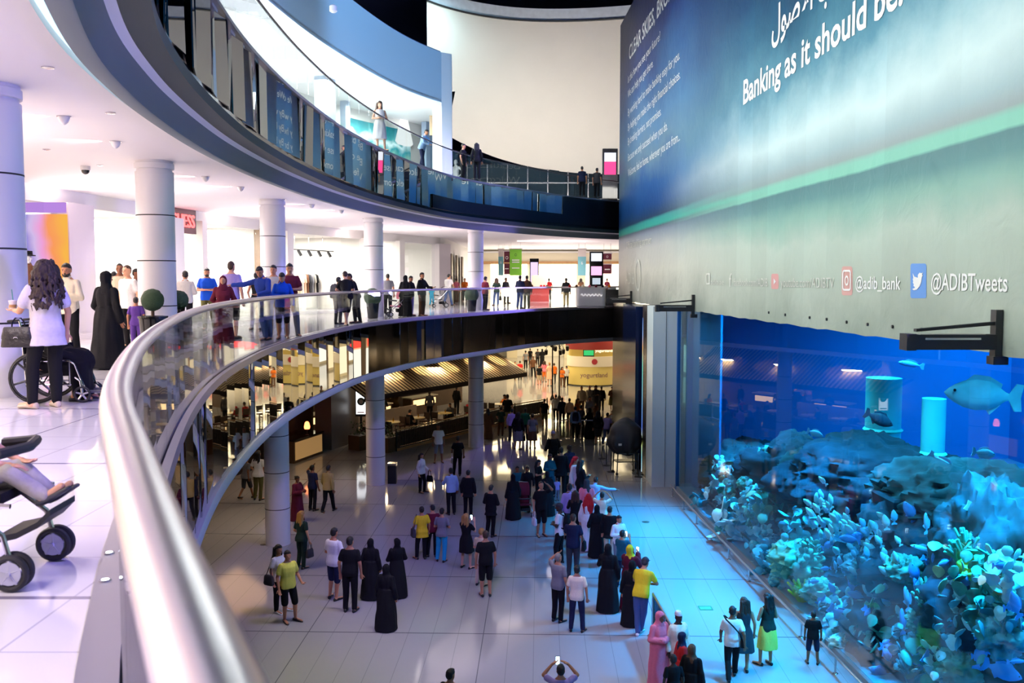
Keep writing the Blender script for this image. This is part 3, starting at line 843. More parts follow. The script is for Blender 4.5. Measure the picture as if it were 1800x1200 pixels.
# ------------------------------------------------------------------ panels beside the tank
struct(MB().box((6.05, 36.6, 3.55), (1.12, 1.6, 7.1)).build('wall_pillar_pale', mat('pale_panel', (0.66, 0.76, 0.80), 0.3), smooth=False))
struct(MB().box((6.0, 35.79, 3.55), (0.012, 0.012, 7.1)).build('trim_16', dark_metal, smooth=False))
struct(MB().box((5.75, 38.0, 3.55), (0.55, 1.2, 7.1)).build('wall_panel_bronze', mat('bronze_panel', (0.06, 0.045, 0.04), 0.25, 0.3), smooth=False))
def rainbow():
    m = bpy.data.materials.new('colour_screen'); n, l = nodes_of(m); n.remove(n['Principled BSDF'])
    tc = n.new('ShaderNodeTexCoord'); sp = n.new('ShaderNodeSeparateXYZ'); l.new(tc.outputs['Object'], sp.inputs[0])
    mr = n.new('ShaderNodeMapRange'); mr.inputs['From Max'].default_value = 6.5; l.new(sp.outputs[2], mr.inputs['Value'])
    r = n.new('ShaderNodeValToRGB'); cr = r.color_ramp
    st = [(0, (.6, .8, .9)), (.1, (.2, .6, .7)), (.2, (.7, .8, .2)), (.3, (.1, .2, .8)), (.5, (.2, .5, .7)), (.7, (.2, .8, .6)), (.82, (.9, .5, .2)), (.9, (.3, .5, .9)), (1, (.1, .2, .5))]
    cr.elements[0].color = (*st[0][1], 1); cr.elements[1].position, cr.elements[1].color = 1, (*st[-1][1], 1)
    for p, c in st[1:-1]:
        e_ = cr.elements.new(p); e_.color = (*c, 1)
    l.new(mr.outputs[0], r.inputs[0])
    e = n.new('ShaderNodeEmission'); e.inputs[1].default_value = 1.1; l.new(r.outputs[0], e.inputs[0]); l.new(e.outputs[0], n['Material Output'].inputs['Surface'])
    return m
tag(MB().box((5.50, 38.5, 3.3), (0.06, 0.16, 6.5)).build('screen_strip', rainbow(), smooth=False), 'narrow upright strip of coloured screen beside the bronze panel', 'screen')
navy = mat('navy_panel', (0.006, 0.014, 0.06), 0.15)
struct(MB().box((5.65, 41.5, 3.5), (0.75, 4.5, 7.0)).build('wall_panel_navy', navy, smooth=False))
struct(MB().box((5.75, 47.4, 3.5), (0.5, 5.6, 7.0)).build('wall_panel_black', mat('black_mirror', (0.02, 0.017, 0.017), 0.2, 0.3), smooth=False))

# ------------------------------------------------------------------ tank
T0, T1, TX = 2.0, 35.6, 19.5
tank_blue = mat('tank_back_blue', (0.006, 0.22, 0.52), 0.7, var=0.12, scale=0.35)
tank_deep = mat('tank_side_blue', (0.02, 0.17, 0.40), 0.7, var=0.25, scale=0.8)
sand = mat('tank_sand', (0.10, 0.30, 0.42), 0.8, var=0.3, scale=2)
struct(MB().box((TX, (T0 + T1) / 2, 4.4), (0.3, T1 - T0, 9)).build('wall_tank_back', tank_blue, smooth=False))
struct(MB().box(((TX + 6.9) / 2, T1 + .1, 4.4), (TX - 6.7, 0.3, 9)).build('wall_tank_far', tank_blue, smooth=False))
struct(MB().box(((TX + 7.4) / 2, T0, 4.4), (TX - 7.3, 0.3, 9)).build('wall_tank_near', tank_blue, smooth=False))
rg = []
for i in range(25):
    d = T0 + (T1 - T0) * i / 24
    rg.append([Vector((x, d, z)) for x, z in ((wall_x(d) + .03, 0.0), (wall_x(d) + .03, 0.16), (wall_x(d) + 1.2, .3), (13, 0.9), (TX, 1.2), (TX, 0.0))])
struct(MB().rings(rg).build('floor_tank', sand))
gl = MB(); rg = []
for i in range(25):
    d = T0 + (T1 - T0) * i / 24
    rg.append([Vector((wall_x(d) + a, d, z)) for a, z in ((-.01, .14), (.01, .14), (.01, 7.2), (-.01, 7.2))])
struct(gl.rings(rg).build('window_60', glass_mat('acrylic', (0.86, 0.97, 1.0), 1.38)))
# acrylic return at the far end, its reflection painted as a blue panel
rg = [[Vector((wall_x(d) + a, d, z)) for a, z in ((.55, .15), (.62, .15), (.62, 7.1), (.55, 7.1))] for d in (31.3, 33.3, 35.4)]
struct(MB().rings(rg).build('wall_tank_return', tank_deep))
struct(MB().box((wall_x(35.3) - .02, 35.35, 3.6), (0.12, 0.12, 7.2)).build('trim_17', mat('deep_blue_trim', (0.01, 0.10, 0.35), .3), smooth=False))
rg = [[Vector((wall_x(d) + a, d, z)) for a, z in ((-.06, 0), (.06, 0), (.06, .15), (-.06, .15))] for d in [T0 + (T1 - T0) * i / 16 for i in range(17)]]
struct(MB().rings(rg).build('trim_18', mat('plinth', (.25, .28, .30), .35)))
# low guard rail
gr = thing('guard_rail', (0, 0, 0), 'low polished guard rail along the foot of the aquarium window', 'railing')
rp = lambda d: wall_x(d) - .42
MB().tube([(rp(d), d, .36) for d in [T0 + (34.6 - T0) * i / 40 for i in range(41)]], .032, 10).build('handrail', rail_steel, gr)
for k in range(17):
    d = 3 + k * 1.95
    MB().cyl((rp(d), d, 0), (rp(d), d, .34), .022, n=8).lathe((rp(d), d, 0), [(.06, 0), (.06, .012), (.02, .03)], 12).build('post', steel, gr)

# the water itself
def water_mat():
    m = bpy.data.materials.new('tank_water'); n, l = nodes_of(m); n.remove(n['Principled BSDF'])
    tr = n.new('ShaderNodeBsdfTransparent'); l.new(tr.outputs[0], n['Material Output'].inputs['Surface'])
    a = n.new('ShaderNodeVolumeAbsorption'); a.inputs[0].default_value = (.25, .72, .95, 1); a.inputs[1].default_value = .05
    s_ = n.new('ShaderNodeVolumeScatter'); s_.inputs[0].default_value = (.15, .62, 1, 1); s_.inputs[1].default_value = .014
    ad = n.new('ShaderNodeAddShader'); l.new(a.outputs[0], ad.inputs[0]); l.new(s_.outputs[0], ad.inputs[1]); l.new(ad.outputs[0], n['Material Output'].inputs['Volume'])
    return m
rg = [[Vector((x, d, z)) for x, z in ((wall_x(d) + .06, .2), (TX - .2, .2), (TX - .2, 8.2), (wall_x(d) + .06, 8.2))] for d in [T0 + .2 + (T1 - T0 - .4) * i / 12 for i in range(13)]]
tag(MB().rings(rg).build('tank_water', water_mat(), smooth=False), 'clear blue water filling the whole aquarium', 'water', kind='stuff')
# rocks
def rock(name, c, r, seed, m, label, rough=.28, grp=None, cut=None):
    mb = MB().ell((0, 0, 0), r, 72, 44)
    out = []
    for p in mb.v:
        v = Vector(p); q = Vector((v.x / r[0], v.y / r[1], v.z / r[2]))
        k = 1 + rough * (1.1 * mnoise.noise(q * 1.6 + Vector((seed, 0, 0))) + .9 * (.5 - abs(mnoise.noise(q * 3.2 + Vector((0, seed, 0))))) + .55 * (.4 - abs(mnoise.noise(q * 7 + Vector((0, 0, seed))))) + .28 * mnoise.noise(q * 15 + Vector((seed, seed, 0))))
        out.append(tuple(v * k))
    mb.v = out
    c = Vector(c)
    for _ in range(60):
        if all(v[0] + c.x > wall_x(v[1] + c.y) + .14 for v in out[::7]): break
        c += Vector((.09, .09 * c.y / max(3, c.x), 0)) if c.x < 12 else Vector((.1, 0, 0))
    c.z = max(c.z, .5)
    o = mb.build(name, m, angle=70); o.location = c
    return tag(o, label, 'rock', grp)
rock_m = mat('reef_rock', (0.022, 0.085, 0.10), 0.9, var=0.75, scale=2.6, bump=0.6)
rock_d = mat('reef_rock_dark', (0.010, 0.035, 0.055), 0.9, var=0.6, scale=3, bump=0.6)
def tank(x, y, back):
    """point seen at the pixel, 'back' metres (along the view) behind the window"""
    d, z = on_wall(x, y)
    return at_d(x, y, d + back)
ROCKS = [(1400, 880, 3.5, (1.7, 2.2, 1.2), rock_d, 'dark reef rock mound in the middle of the tank below the reflected cafe'), (1470, 858, 6.0, (1.5, 1.8, 1.0), rock_m, 'tall blunt reef rock beside the first glowing pillar'),
         (1530, 870, 4.5, (2.2, 1.8, 1.0), rock_d, 'wide shadowed reef ledge behind the silver fish shoal'), (1735, 985, 2.6, (.75, 1.3, 1.35), rock_m, 'steep pointed reef rock at the far right with a fish above its peak'),
         (1310, 860, 3.0, (1.2, 2.0, .9), rock_m, 'low reef rock near the far end of the tank'), (1640, 1010, 3.0, (1.4, 1.8, 1.1), rock_d, 'dark hollow reef rock under the tapering table stone'),
         (1500, 1060, 2.2, (1.6, 1.8, 1.0), rock_d, 'dark reef rock behind the yellow green coral'), (1760, 1150, 1.6, (1.2, 1.4, .9), rock_d, 'reef rock filling the lower right corner of the tank'),
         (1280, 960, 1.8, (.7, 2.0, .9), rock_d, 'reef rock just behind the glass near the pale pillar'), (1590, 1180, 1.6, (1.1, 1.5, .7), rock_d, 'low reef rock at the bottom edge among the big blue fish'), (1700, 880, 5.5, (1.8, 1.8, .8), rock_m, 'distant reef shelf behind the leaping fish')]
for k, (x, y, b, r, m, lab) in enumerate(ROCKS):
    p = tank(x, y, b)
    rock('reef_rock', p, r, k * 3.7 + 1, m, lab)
# sand slope that carries the rocks: stepped reef base
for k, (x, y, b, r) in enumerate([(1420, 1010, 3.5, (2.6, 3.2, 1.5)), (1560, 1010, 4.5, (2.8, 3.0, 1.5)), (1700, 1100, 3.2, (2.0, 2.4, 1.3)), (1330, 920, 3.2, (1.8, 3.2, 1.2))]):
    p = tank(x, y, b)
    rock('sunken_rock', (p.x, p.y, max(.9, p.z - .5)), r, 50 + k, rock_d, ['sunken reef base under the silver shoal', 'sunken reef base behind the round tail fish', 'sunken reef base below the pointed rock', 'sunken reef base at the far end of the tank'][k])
p = tank(1600, 885, 3.6)
tb = MB().rings([[Vector((p.x + a * s_, p.y + b_ * s_, p.z + z)) for a, b_ in ((-.55, -.5), (.55, -.5), (.6, .5), (-.6, .5))] for s_, z in ((.8, -1.6), (1.0, -.2), (1.08, .15), (1.0, .2))])
tag(tb.build('stone_block', rock_d, smooth=False), 'squared dark stone block standing on the reef behind the silver fish', 'rock')
# light pillars standing in the tank
for (x0, x1, y0, y1, b), lab in [((1541, 1581, 664, 850, 9.0), 'broad pale green pillar standing in the tank, the left one'), ((1632, 1660, 700, 860, 8.0), 'narrow pale green pillar standing in the tank, the right one')]:
    a, c = tank(x0, y1, b), tank(x1, y1, b); r = (c - a).length / 2
    tp = at_d((x0 + x1) / 2, y0, a.y).z
    t = thing('tank_pillar', ((a.x + c.x) / 2, a.y, .8), lab, 'pillar', group='pillars in the tank')
    MB().lathe((0, 0, 0), [(r, 0), (r, tp - .8)], 20).build('shaft', mat('pillar_green', (0.06, 0.62, 0.62), .5, var=.2, scale=1), t)
    MB().lathe((0, 0, (tp - .8) * .66), [(r + .01, -.06), (r + .06, 0), (r + .01, .06)], 20, cap=False).build('collar', mat('pillar_collar', (0.1, .85, .65), .5), t)

# corals
coral_c = mat('coral_cyan', (0.05, 0.36, 0.42), .7, var=.7, scale=5, bump=.5)
coral_g = mat('coral_green', (0.08, 0.34, 0.24), .7, var=.7, scale=5, bump=.5)
coral_y = mat('coral_yellow', (0.34, 0.62, 0.08), .7, var=.4, scale=6, bump=.5)
coral_p = mat('coral_pale', (0.42, 0.82, 0.80), .7, var=.3, scale=6, bump=.4)
def coral_leaf(seed, r, n, m):
    rnd = random.Random(seed); mb = MB()
    for k in range(n):
        c = Vector((rnd.gauss(0, r * .45), rnd.gauss(0, r * .45), rnd.gauss(0, r * .5)))
        s = rnd.uniform(.16, .34) * r
        M = Matrix.Rotation(rnd.uniform(0, 6.3), 3, 'Z') @ Matrix.Rotation(rnd.uniform(-1.2, 1.2), 3, 'X')
        rg = []
        for t, w in ((-1, .15), (-.6, .62), (0, 1), (.55, .92), (.95, .5)):
            rg.append([c + M @ Vector((w * s * math.cos(q), w * s * .22 * math.sin(q) + .12 * s * t * t, t * s)) for q in [2 * math.pi * j / 8 for j in range(8)]])
        mb.rings(rg)
    mb.capsule((0, 0, -r), (0, 0, r * .2), r * .18, r * .1)
    me = mb.mesh('leaf_coral_mesh'); me.materials.append(m); return me
def coral_branch(seed, r, n, m):
    rnd = random.Random(seed); mb = MB()
    for k in range(n):
        a = rnd.uniform(0, 6.3); el = rnd.uniform(.3, 1.4)
        d = Vector((math.cos(a) * math.cos(el), math.sin(a) * math.cos(el), math.sin(el)))
        q = d * r * rnd.uniform(.6, 1)
        mb.capsule((0, 0, -r * .4), q * .5, r * .10, r * .08, 7, 2); mb.capsule(q * .5, q + Vector((0, 0, r * .15)), r * .085, r * .06, 7, 2)
        for j in range(2):
            e_ = q * .7 + Vector((rnd.uniform(-.3, .3), rnd.uniform(-.3, .3), rnd.uniform(.1, .4))) * r
            mb.capsule(q * .55, e_, r * .06, r * .05, 6, 2)
    me = mb.mesh('branch_coral_mesh'); me.materials.append(m); return me
def coral_lump(seed, r, m):
    r *= .74
    mb = MB().ell((0, 0, 0), (r, r * .9, r * .75), 56, 36)
    mb.v = [tuple(Vector(p) * (1 + .34 * mnoise.noise(Vector(p) * 2.4 / r + Vector((seed, 0, 0))) + .5 * (.35 - abs(mnoise.noise(Vector(p) * 4.5 / r + Vector((0, seed, 0))))) + .30 * (.3 - abs(mnoise.noise(Vector(p) * 11 / r))))) for p in mb.v]
    me = mb.mesh('lump_coral_mesh', True, 80); me.materials.append(m); return me
CORALS = [(1298, 905, 1.0, .75, 'leaf', coral_p, 'large pale leafy coral near the far end of the glass'), (1322, 868, 1.2, .35, 'leaf', coral_p, 'small bright leafy coral above the large pale one'), (1275, 930, .8, .4, 'lump', coral_c, 'round cyan coral left of the large pale leafy one'),
          (1310, 850, 1.0, .32, 'lump', coral_g, 'small green oval coral high at the far end'), (1330, 905, 1.2, .45, 'branch', coral_p, 'white tipped branching coral behind the large leafy one'), (1345, 965, .9, .5, 'leaf', coral_c, 'cyan leafy coral half way along the rail'),
          (1385, 958, 1.2, .3, 'lump', coral_p, 'small pale round coral over the dark gap'), (1400, 985, 1.0, .8, 'lump', coral_g, 'broad green dome coral above the yellow one'), (1362, 1000, .8, .5, 'leaf', coral_c, 'cyan leaf coral left of the green dome coral'),
          (1380, 1020, .8, .5, 'lump', coral_c, 'blue green knobbly coral just under the dome coral'), (1412, 1052, .8, .48, 'branch', coral_y, 'bright yellow green branching coral beside the rail'), (1402, 1075, .7, .28, 'lump', coral_y, 'small yellow green coral under the branching yellow one'),
          (1440, 1040, 1.2, .5, 'lump', coral_g, 'green coral to the right of the yellow branching one'), (1460, 1115, .5, .5, 'leaf', coral_p, 'pale leafy coral behind the small boy'), (1700, 990, 1.4, .55, 'branch', coral_g, 'green crusty coral on the face of the pointed rock'),
          (1722, 1012, 1.4, .5, 'lump', coral_y, 'yellow green coral lump low on the pointed rock'), (1640, 1075, 1.2, .55, 'branch', coral_g, 'green fan coral below the dark hollow'), (1625, 1090, 1.2, .4, 'lump', coral_g, 'green coral lump hanging beside the fan coral'),
          (1760, 1120, .9, .5, 'lump', coral_c, 'cyan coral near the right edge, lower one'), (1745, 1085, 1.2, .45, 'lump', coral_g, 'long green coral ledge near the right edge'), (1600, 1190, .6, .4, 'branch', coral_c, 'cyan branching coral at the bottom edge'),
          (1515, 1000, 1.6, .5, 'lump', coral_c, 'cyan coral beneath the silver shoal'), (1590, 1000, 1.5, .45, 'lump', coral_g, 'green coral behind the hanging blue fish'), (1235, 880, .9, .5, 'leaf', coral_c, 'dim leafy coral at the very end of the tank'), (1360, 815, 4, .8, 'lump', coral_g, 'hazy green coral bank far back in the tank'),
          (1480, 1130, .45, .35, 'lump', coral_p, 'pale sandy coral at the foot of the glass'), (1690, 1170, 1.0, .5, 'lump', coral_g, 'green coral at the bottom right among rocks')]
for k, (x, y, b, r, kd, m, lab) in enumerate(CORALS):
    me = coral_leaf(k, r, int(26 + r * 30), m) if kd == 'leaf' else coral_branch(k, r, 22, m) if kd == 'branch' else coral_lump(k, r, m)
    o = link({'leaf': 'leaf_coral', 'branch': 'branching_coral', 'lump': 'boulder_coral'}[kd], me)
    o.location = tank(x, y, b); o.rotation_euler.z = k * 1.3
    tag(o, lab, 'coral')

rnd = random.Random(4)
lf = [coral_leaf(100 + k, .42, 34, [coral_c, coral_p, coral_g][k % 3]) for k in range(6)]
for k in range(46):
    x = rnd.uniform(1262, 1560); y = 880 + (x - 1262) * .72 + rnd.uniform(-70, 60)
    if k > 30: x = rnd.uniform(1560, 1790); y = rnd.uniform(1000, 1190)
    o = link('leaf_coral', lf[k % 6]); s_ = rnd.uniform(.55, 1.15); o.scale = (s_,) * 3
    o.location = tank(x, min(y, 1185), rnd.uniform(.75, 1.5)); o.rotation_euler = (0, 0, rnd.uniform(0, 6))
    tag(o, 'small leafy coral growing on the reef slope behind the glass', 'coral', 'small leafy corals on the reef slope')
# fish
def fish_parts(L, H, Wd, kind):
    """nose at -x, centred at origin"""
    prof = {'round': [(-.5, .02), (-.44, .22), (-.36, .40), (-.22, .62), (-.05, .72), (.12, .66), (.25, .46), (.36, .22), (.41, .16), (.44, .17)],
            'long': [(-.5, .03), (-.45, .22), (-.36, .40), (-.2, .52), (0, .54), (.18, .44), (.32, .26), (.40, .14), (.44, .13)]}[kind]
    body = MB().rings([[Vector((x * L, Wd * L * .5 * min(1, (h * 1.5)) * math.cos(q) * (.9 if x < .3 else .5), h * H * L * .5 * math.sin(q) * 1.4)) for q in [2 * math.pi * k / 14 for k in range(14)]] for x, h in prof])
    def fin(pts, th=.012):
        vs = [(x * L, -th * L, z * L) for x, z in pts] + [(x * L, th * L, z * L) for x, z in pts]; n = len(pts)
        return MB().add(vs, [tuple(range(n))[::-1], tuple(range(n, 2 * n))] + [(i, (i + 1) % n, n + (i + 1) % n, n + i) for i in range(n)])
    hh = H * .5
    tail = fin([(.40, .03), (.50, .55 * hh * 1.6), (.60, .50 * hh * 1.7), (.57, .0), (.60, -.50 * hh * 1.7), (.50, -.55 * hh * 1.6), (.40, -.03)])
    dors = fin([(-.22, hh * .80), (-.10, hh * 1.28), (.12, hh * 1.22), (.30, hh * .80), (.28, hh * .40), (0, hh * .75)])
    anal = fin([(.08, -hh * .75), (.16, -hh * 1.2), (.30, -hh * .55), (.24, -hh * .40)])
    pect = fin([(-.20, -.02), (-.06, -.16 * H * 2), (-.03, -.05)], .035)
    return body, tail, dors, anal, pect
def fish_proto(name, L, H, Wd, kind, m, mf, label, cat='fish', group=None, parts=True):
    b, t, d, a, p = fish_parts(L, H, Wd, kind)
    if not parts:
        for q in (t, d, a): b.add(q.v, q.f)
        o = b.build(name, m)
        return tag(o, label, cat, group)
    o = b.build(name, m)
    t.build('tail_fin', mf, o, False); d.build('dorsal_fin', mf, o, False); a.build('anal_fin', mf, o, False); p.build('pectoral_fin', mf, o, False)
    MB().ell((-.38 * L, -Wd * L * .34, .05 * L), .022 * L, 8, 6).ell((-.38 * L, Wd * L * .34, .05 * L), .022 * L, 8, 6).build('eye', black_gloss, o)
    return tag(o, label, cat, group)
f_silver = mat('fish_silver', (0.60, 0.95, 0.95), .35, 0.1, var=.3, scale=8)
f_pale = mat('fish_pale_blue', (0.30, 0.62, 0.85), .4, var=.2, scale=5)
f_blue = mat('fish_mid_blue', (0.08, 0.36, 0.80), .4, var=.25, scale=5)
f_dark = mat('fish_dark', (0.012, 0.06, 0.11), .45)
f_bright = mat('fish_bright', (0.34, 0.74, 0.82), .4, var=.4, scale=3)
f_green = mat('fish_green', (0.10, 0.50, 0.55), .45, var=.3, scale=3)
# named single fish: pixel, depth behind glass, length px, heading degrees in the picture (0 = nose left), kind, materials
SINGLE = [(1722, 694, 4.0, 112, 4, 'round', f_bright, 'big pale humpbacked fish swimming left high in the tank'), (1660, 815, 5.0, 50, 215, 'long', f_pale, 'pale shark shaped fish diving past the right pillar'), (1731, 797, 6.0, 38, 190, 'round', f_green, 'green fish facing right beneath the big pale one'),
          (1547, 737, 7.0, 44, 205, 'round', f_dark, 'dark oval fish in front of the left pillar'), (1565, 820, 7.5, 14, 80, 'round', f_dark, 'small dark fish low on the left pillar'), (1592, 847, 5.5, 46, 185, 'long', f_blue, 'dusky fish above the squared stone block'),
          (1652, 886, 4.0, 44, 215, 'round', f_dark, 'dark plump fish diving towards the pointed rock'), (1733, 905, 2.2, 64, 208, 'long', f_silver, 'striped fish with a lit back gliding over the pointed rock'), (1598, 897, 2.6, 34, 60, 'round', f_blue, 'blue round fish hanging nose down by the stone block'),
          (1628, 918, 2.4, 34, 85, 'long', f_pale, 'thin upright pale fish over the dark hollow'), (1625, 966, 1.8, 46, 15, 'long', f_pale, 'silver fish with bright tail left of the crusty coral'), (1652, 944, 2.0, 40, 8, 'long', f_green, 'long green fish beneath the leaping pair'),
          (1606, 1005, 1.4, 34, 70, 'round', f_blue, 'blue fish hanging head down above the diver gap'), (1636, 990, 1.6, 36, 215, 'long', f_blue, 'blue fish sloping down beside the crusty coral'), (1612, 1035, 1.3, 40, 75, 'long', f_blue, 'blue fish upright beneath the hanging pair'),
          (1594, 1050, 1.2, 40, 80, 'long', f_pale, 'pale blue fish upright left of the green fan coral'), (1634, 1030, 1.4, 40, 205, 'round', f_green, 'green fish sloping above the fan coral'), (1586, 1090, 1.0, 42, 85, 'long', f_blue, 'slim blue fish upright over the bottom rocks'),
          (1536, 1085, 1.0, 44, 225, 'long', f_blue, 'blue fish sloping down in the middle of the lower reef'), (1480, 1082, .9, 44, 215, 'round', f_blue, 'large dim blue fish near the boy'), (1560, 1150, .8, 36, 230, 'round', f_blue, 'blue fish near the bottom sloping to the right'),
          (1608, 1155, .7, 40, 60, 'round', f_blue, 'lit blue fish near the bottom hanging nose down'), (1648, 1168, .8, 56, 215, 'round', f_blue, 'biggest blue fish at the bottom edge'), (1545, 1180, .6, 36, 20, 'round', f_blue, 'round dim fish at the bottom edge beside the rail'),
          (1664, 1095, 1.1, 44, 210, 'long', f_green, 'green fish with spread fins right of the fan coral'), (1704, 1030, 1.0, 60, 215, 'round', f_dark, 'dark fish tucked under the yellow coral lump'), (1720, 1082, 1.2, 60, 4, 'long', f_green, 'long grey green fish low on the right'),
          (1744, 1098, 1.3, 44, 190, 'long', f_green, 'second long fish right of the grey green one'), (1765, 1180, .7, 60, 200, 'round', f_blue, 'broad blue fish in the bottom right corner'), (1787, 1162, .8, 30, 180, 'long', f_blue, 'slim fish above the corner fish'),
          (1530, 912, 3.0, 24, 70, 'round', f_blue, 'blue fish hanging beyond the shoal'), (1434, 762, 6.0, 26, 200, 'round', f_pale, 'hazy pale fish below the reflected bar'), (1600, 640, 6.0, 40, 10, 'long', f_blue, 'hazy fish close under the banner'), (1500, 1030, 1.6, 30, 60, 'round', f_blue, 'blue fish at the lower end of the shoal'), (1450, 1100, .8, 30, 210, 'long', f_pale, 'pale slim fish just above the sandy edge')]
for x, y, b, lp, ang, kd, m, lab in SINGLE:
    p = tank(x, y, b); L = lp * p.y / F_PX * 1.08
    o = fish_proto('reef_fish', L, .46 if kd == 'round' else .30, .22, kd, m, m, lab, group='single fish in the tank')
    o.location = p; o.rotation_euler = (0, R(ang), 0) if not 90 < ang < 270 else (0, R(-(ang - 180)), R(180))
    o.rotation_euler.z += R(random.uniform(-18, 18))
# shoal of small silver fish and scattered blue ones
rnd = random.Random(21)
shoal = []
for k in range(3):
    shoal.append(fish_proto('shoal_fish', .30, .46, .24, 'round', [f_silver, f_pale, f_bright][k], f_pale, 'small silver fish in the dense shoal over the middle reef', group='silver shoal', parts=False))
for k in range(118):
    a = rnd.random()
    x = 1425 + a * 150 + rnd.gauss(0, 10); y = 905 + a * 75 + rnd.gauss(0, 26)
    if k > 84: x, y = rnd.uniform(1470, 1585), rnd.uniform(960, 1085)
    o = shoal[k % 3] if k < 3 else shoal[k % 3].copy()
    if k >= 3: COL.objects.link(o)
    s = rnd.uniform(.7, 1.25)
    o.location = tank(x, y, rnd.uniform(.8, 2.2)); o.scale = (s, s, s)
    o.rotation_euler = (rnd.uniform(-.3, .3), rnd.uniform(.6, 1.5), rnd.uniform(-.9, .6))
few = fish_proto('reef_fish', .34, .44, .22, 'round', f_blue, f_blue, 'small blue fish scattered among the corals', group='scattered blue fish', parts=False)
for k in range(46):
    o = few if k == 0 else few.copy()
    if k: COL.objects.link(o)
    x = rnd.uniform(1270, 1790); lo = 855 + max(0, (x - 1240)) * .25
    y = rnd.uniform(lo, min(1195, 900 + (x - 1200) * .85))
    s = rnd.uniform(.6, 1.3)
    o.location = tank(x, y, rnd.uniform(.5, 1.6)); o.scale = (s, s, s)
    o.rotation_euler = (0, rnd.uniform(-.6, 1.4), rnd.choice((0, math.pi)) + rnd.uniform(-.5, .5))

# ------------------------------------------------------------------ people: posed bodies grown from one skeleton, clothing fitted round them
LAB = bpy.data.scenes.new('modelling')      # scratch scene so that each small mesh is evaluated on its own
def remesh(mb, name, voxel, smooth=2, wrinkle=0.0, wscale=9.0):
    me = mb.mesh('tmp', False)
    o = bpy.data.objects.new('tmp', me); LAB.collection.objects.link(o)
    md = o.modifiers.new('r', 'REMESH'); md.mode = 'VOXEL'; md.voxel_size = voxel; md.use_smooth_shade = True
    if smooth:
        sm = o.modifiers.new('s', 'SMOOTH'); sm.factor = 0.5; sm.iterations = smooth
    vl = LAB.view_layers[0]; vl.update(); dg = vl.depsgraph
    out = bpy.data.meshes.new_from_object(o.evaluated_get(dg))
    bpy.data.objects.remove(o); bpy.data.meshes.remove(me)
    out.name = name
    if wrinkle:
        nn = [v.normal.copy() for v in out.vertices]
        co = []
        for v, nv in zip(out.vertices, nn):
            p = v.co
            co.extend(p + nv * (mnoise.noise(Vector((p.x * wscale * 1.6, p.y * wscale * 1.6, p.z * wscale * 0.45))) * wrinkle))
        out.vertices.foreach_set('co', co)
    out.polygons.foreach_set('use_smooth', [True] * len(out.polygons))
    out.materials.append(None)
    return out

ARMS = {  # elbow, wrist, hand direction for the +x arm
    'down': ((.245, .03, 1.13), (.255, -.05, .885), (-.05, -.25, -1)),
    'back': ((.27, .10, 1.13), (.09, .17, .95), (-1, .1, -.4)),
    'fold': ((.25, -.02, 1.13), (.04, -.21, 1.13), (-1, -.05, .1)),
    'chest': ((.25, -.05, 1.12), (.11, -.27, 1.16), (-.5, -.7, .35)),
    'phone': ((.23, -.15, 1.16), (.085, -.36, 1.38), (-.25, -.25, 1)),
    'raise': ((.33, -.10, 1.48), (.16, -.17, 1.66), (-.8, -.1, .5)),
    'high': ((.30, -.16, 1.62), (.22, -.28, 1.86), (-.2, -.3, 1)),
    'point': ((.42, -.12, 1.34), (.65, -.24, 1.36), (1, -.35, .05)),
    'hip': ((.37, .07, 1.17), (.19, -.06, 1.01), (-.7, -.6, -.2)),
    'push': ((.25, -.12, 1.15), (.2, -.38, 1.03), (-.1, -1, -.1)),
    'lean': ((.27, -.20, 1.20), (.10, -.36, 1.18), (-1, -.3, 0)),
    'fwd': ((.24, -.14, 1.14), (.20, -.37, 1.14), (-.1, -1, .15)),
    'bag': ((.26, .02, 1.13), (.25, -.20, .98), (-.05, -1, -.2)),
    'swing': ((.25, .14, 1.14), (.27, .12, .90), (0, -.2, -1)),
    'swingf': ((.25, -.06, 1.13), (.24, -.22, .93), (0, -.5, -.9)),
    'lap': ((.26, -.12, 1.12), (.12, -.36, 1.02), (-.3, -1, -.2)),
}
LEGS = {  # hip, knee, ankle, toe for (-x, +x)
    'stand': [((-.095, 0, .93), (-.10, -.01, .50), (-.105, .03, .085), (-.13, -.16, .035)), ((.095, 0, .93), (.10, -.01, .50), (.105, .03, .085), (.13, -.16, .035))],
    'wide': [((-.095, 0, .93), (-.13, -.02, .50), (-.16, .03, .085), (-.20, -.15, .035)), ((.095, 0, .93), (.13, -.01, .50), (.15, .03, .085), (.19, -.15, .035))],
    'shift': [((-.095, 0, .93), (-.09, -.01, .50), (-.08, .03, .085), (-.10, -.16, .035)), ((.095, 0, .93), (.14, -.07, .51), (.17, -.03, .085), (.24, -.20, .035))],
    'walk': [((-.09, 0, .92), (-.095, -.14, .52), (-.09, -.27, .10), (-.10, -.46, .07)), ((.09, 0, .92), (.095, .02, .50), (.09, .28, .15), (.10, .13, .035))],
    'cross': [((-.09, 0, .93), (-.05, -.06, .50), (.03, -.06, .085), (.03, -.25, .035)), ((.09, 0, .93), (.07, .03, .50), (.02, .12, .085), (.06, -.06, .035))],
    'sit': [((-.10, .02, .50), (-.12, -.40, .50), (-.12, -.38, .085), (-.13, -.57, .035)), ((.10, .02, .50), (.12, -.40, .50), (.12, -.38, .085), (.13, -.57, .035))],
    'ride': [((-.10, .02, .50), (-.12, -.36, .56), (-.13, -.66, .36), (-.14, -.80, .44)), ((.10, .02, .50), (.12, -.36, .56), (.12, -.62, .32), (.13, -.76, .40))],
}
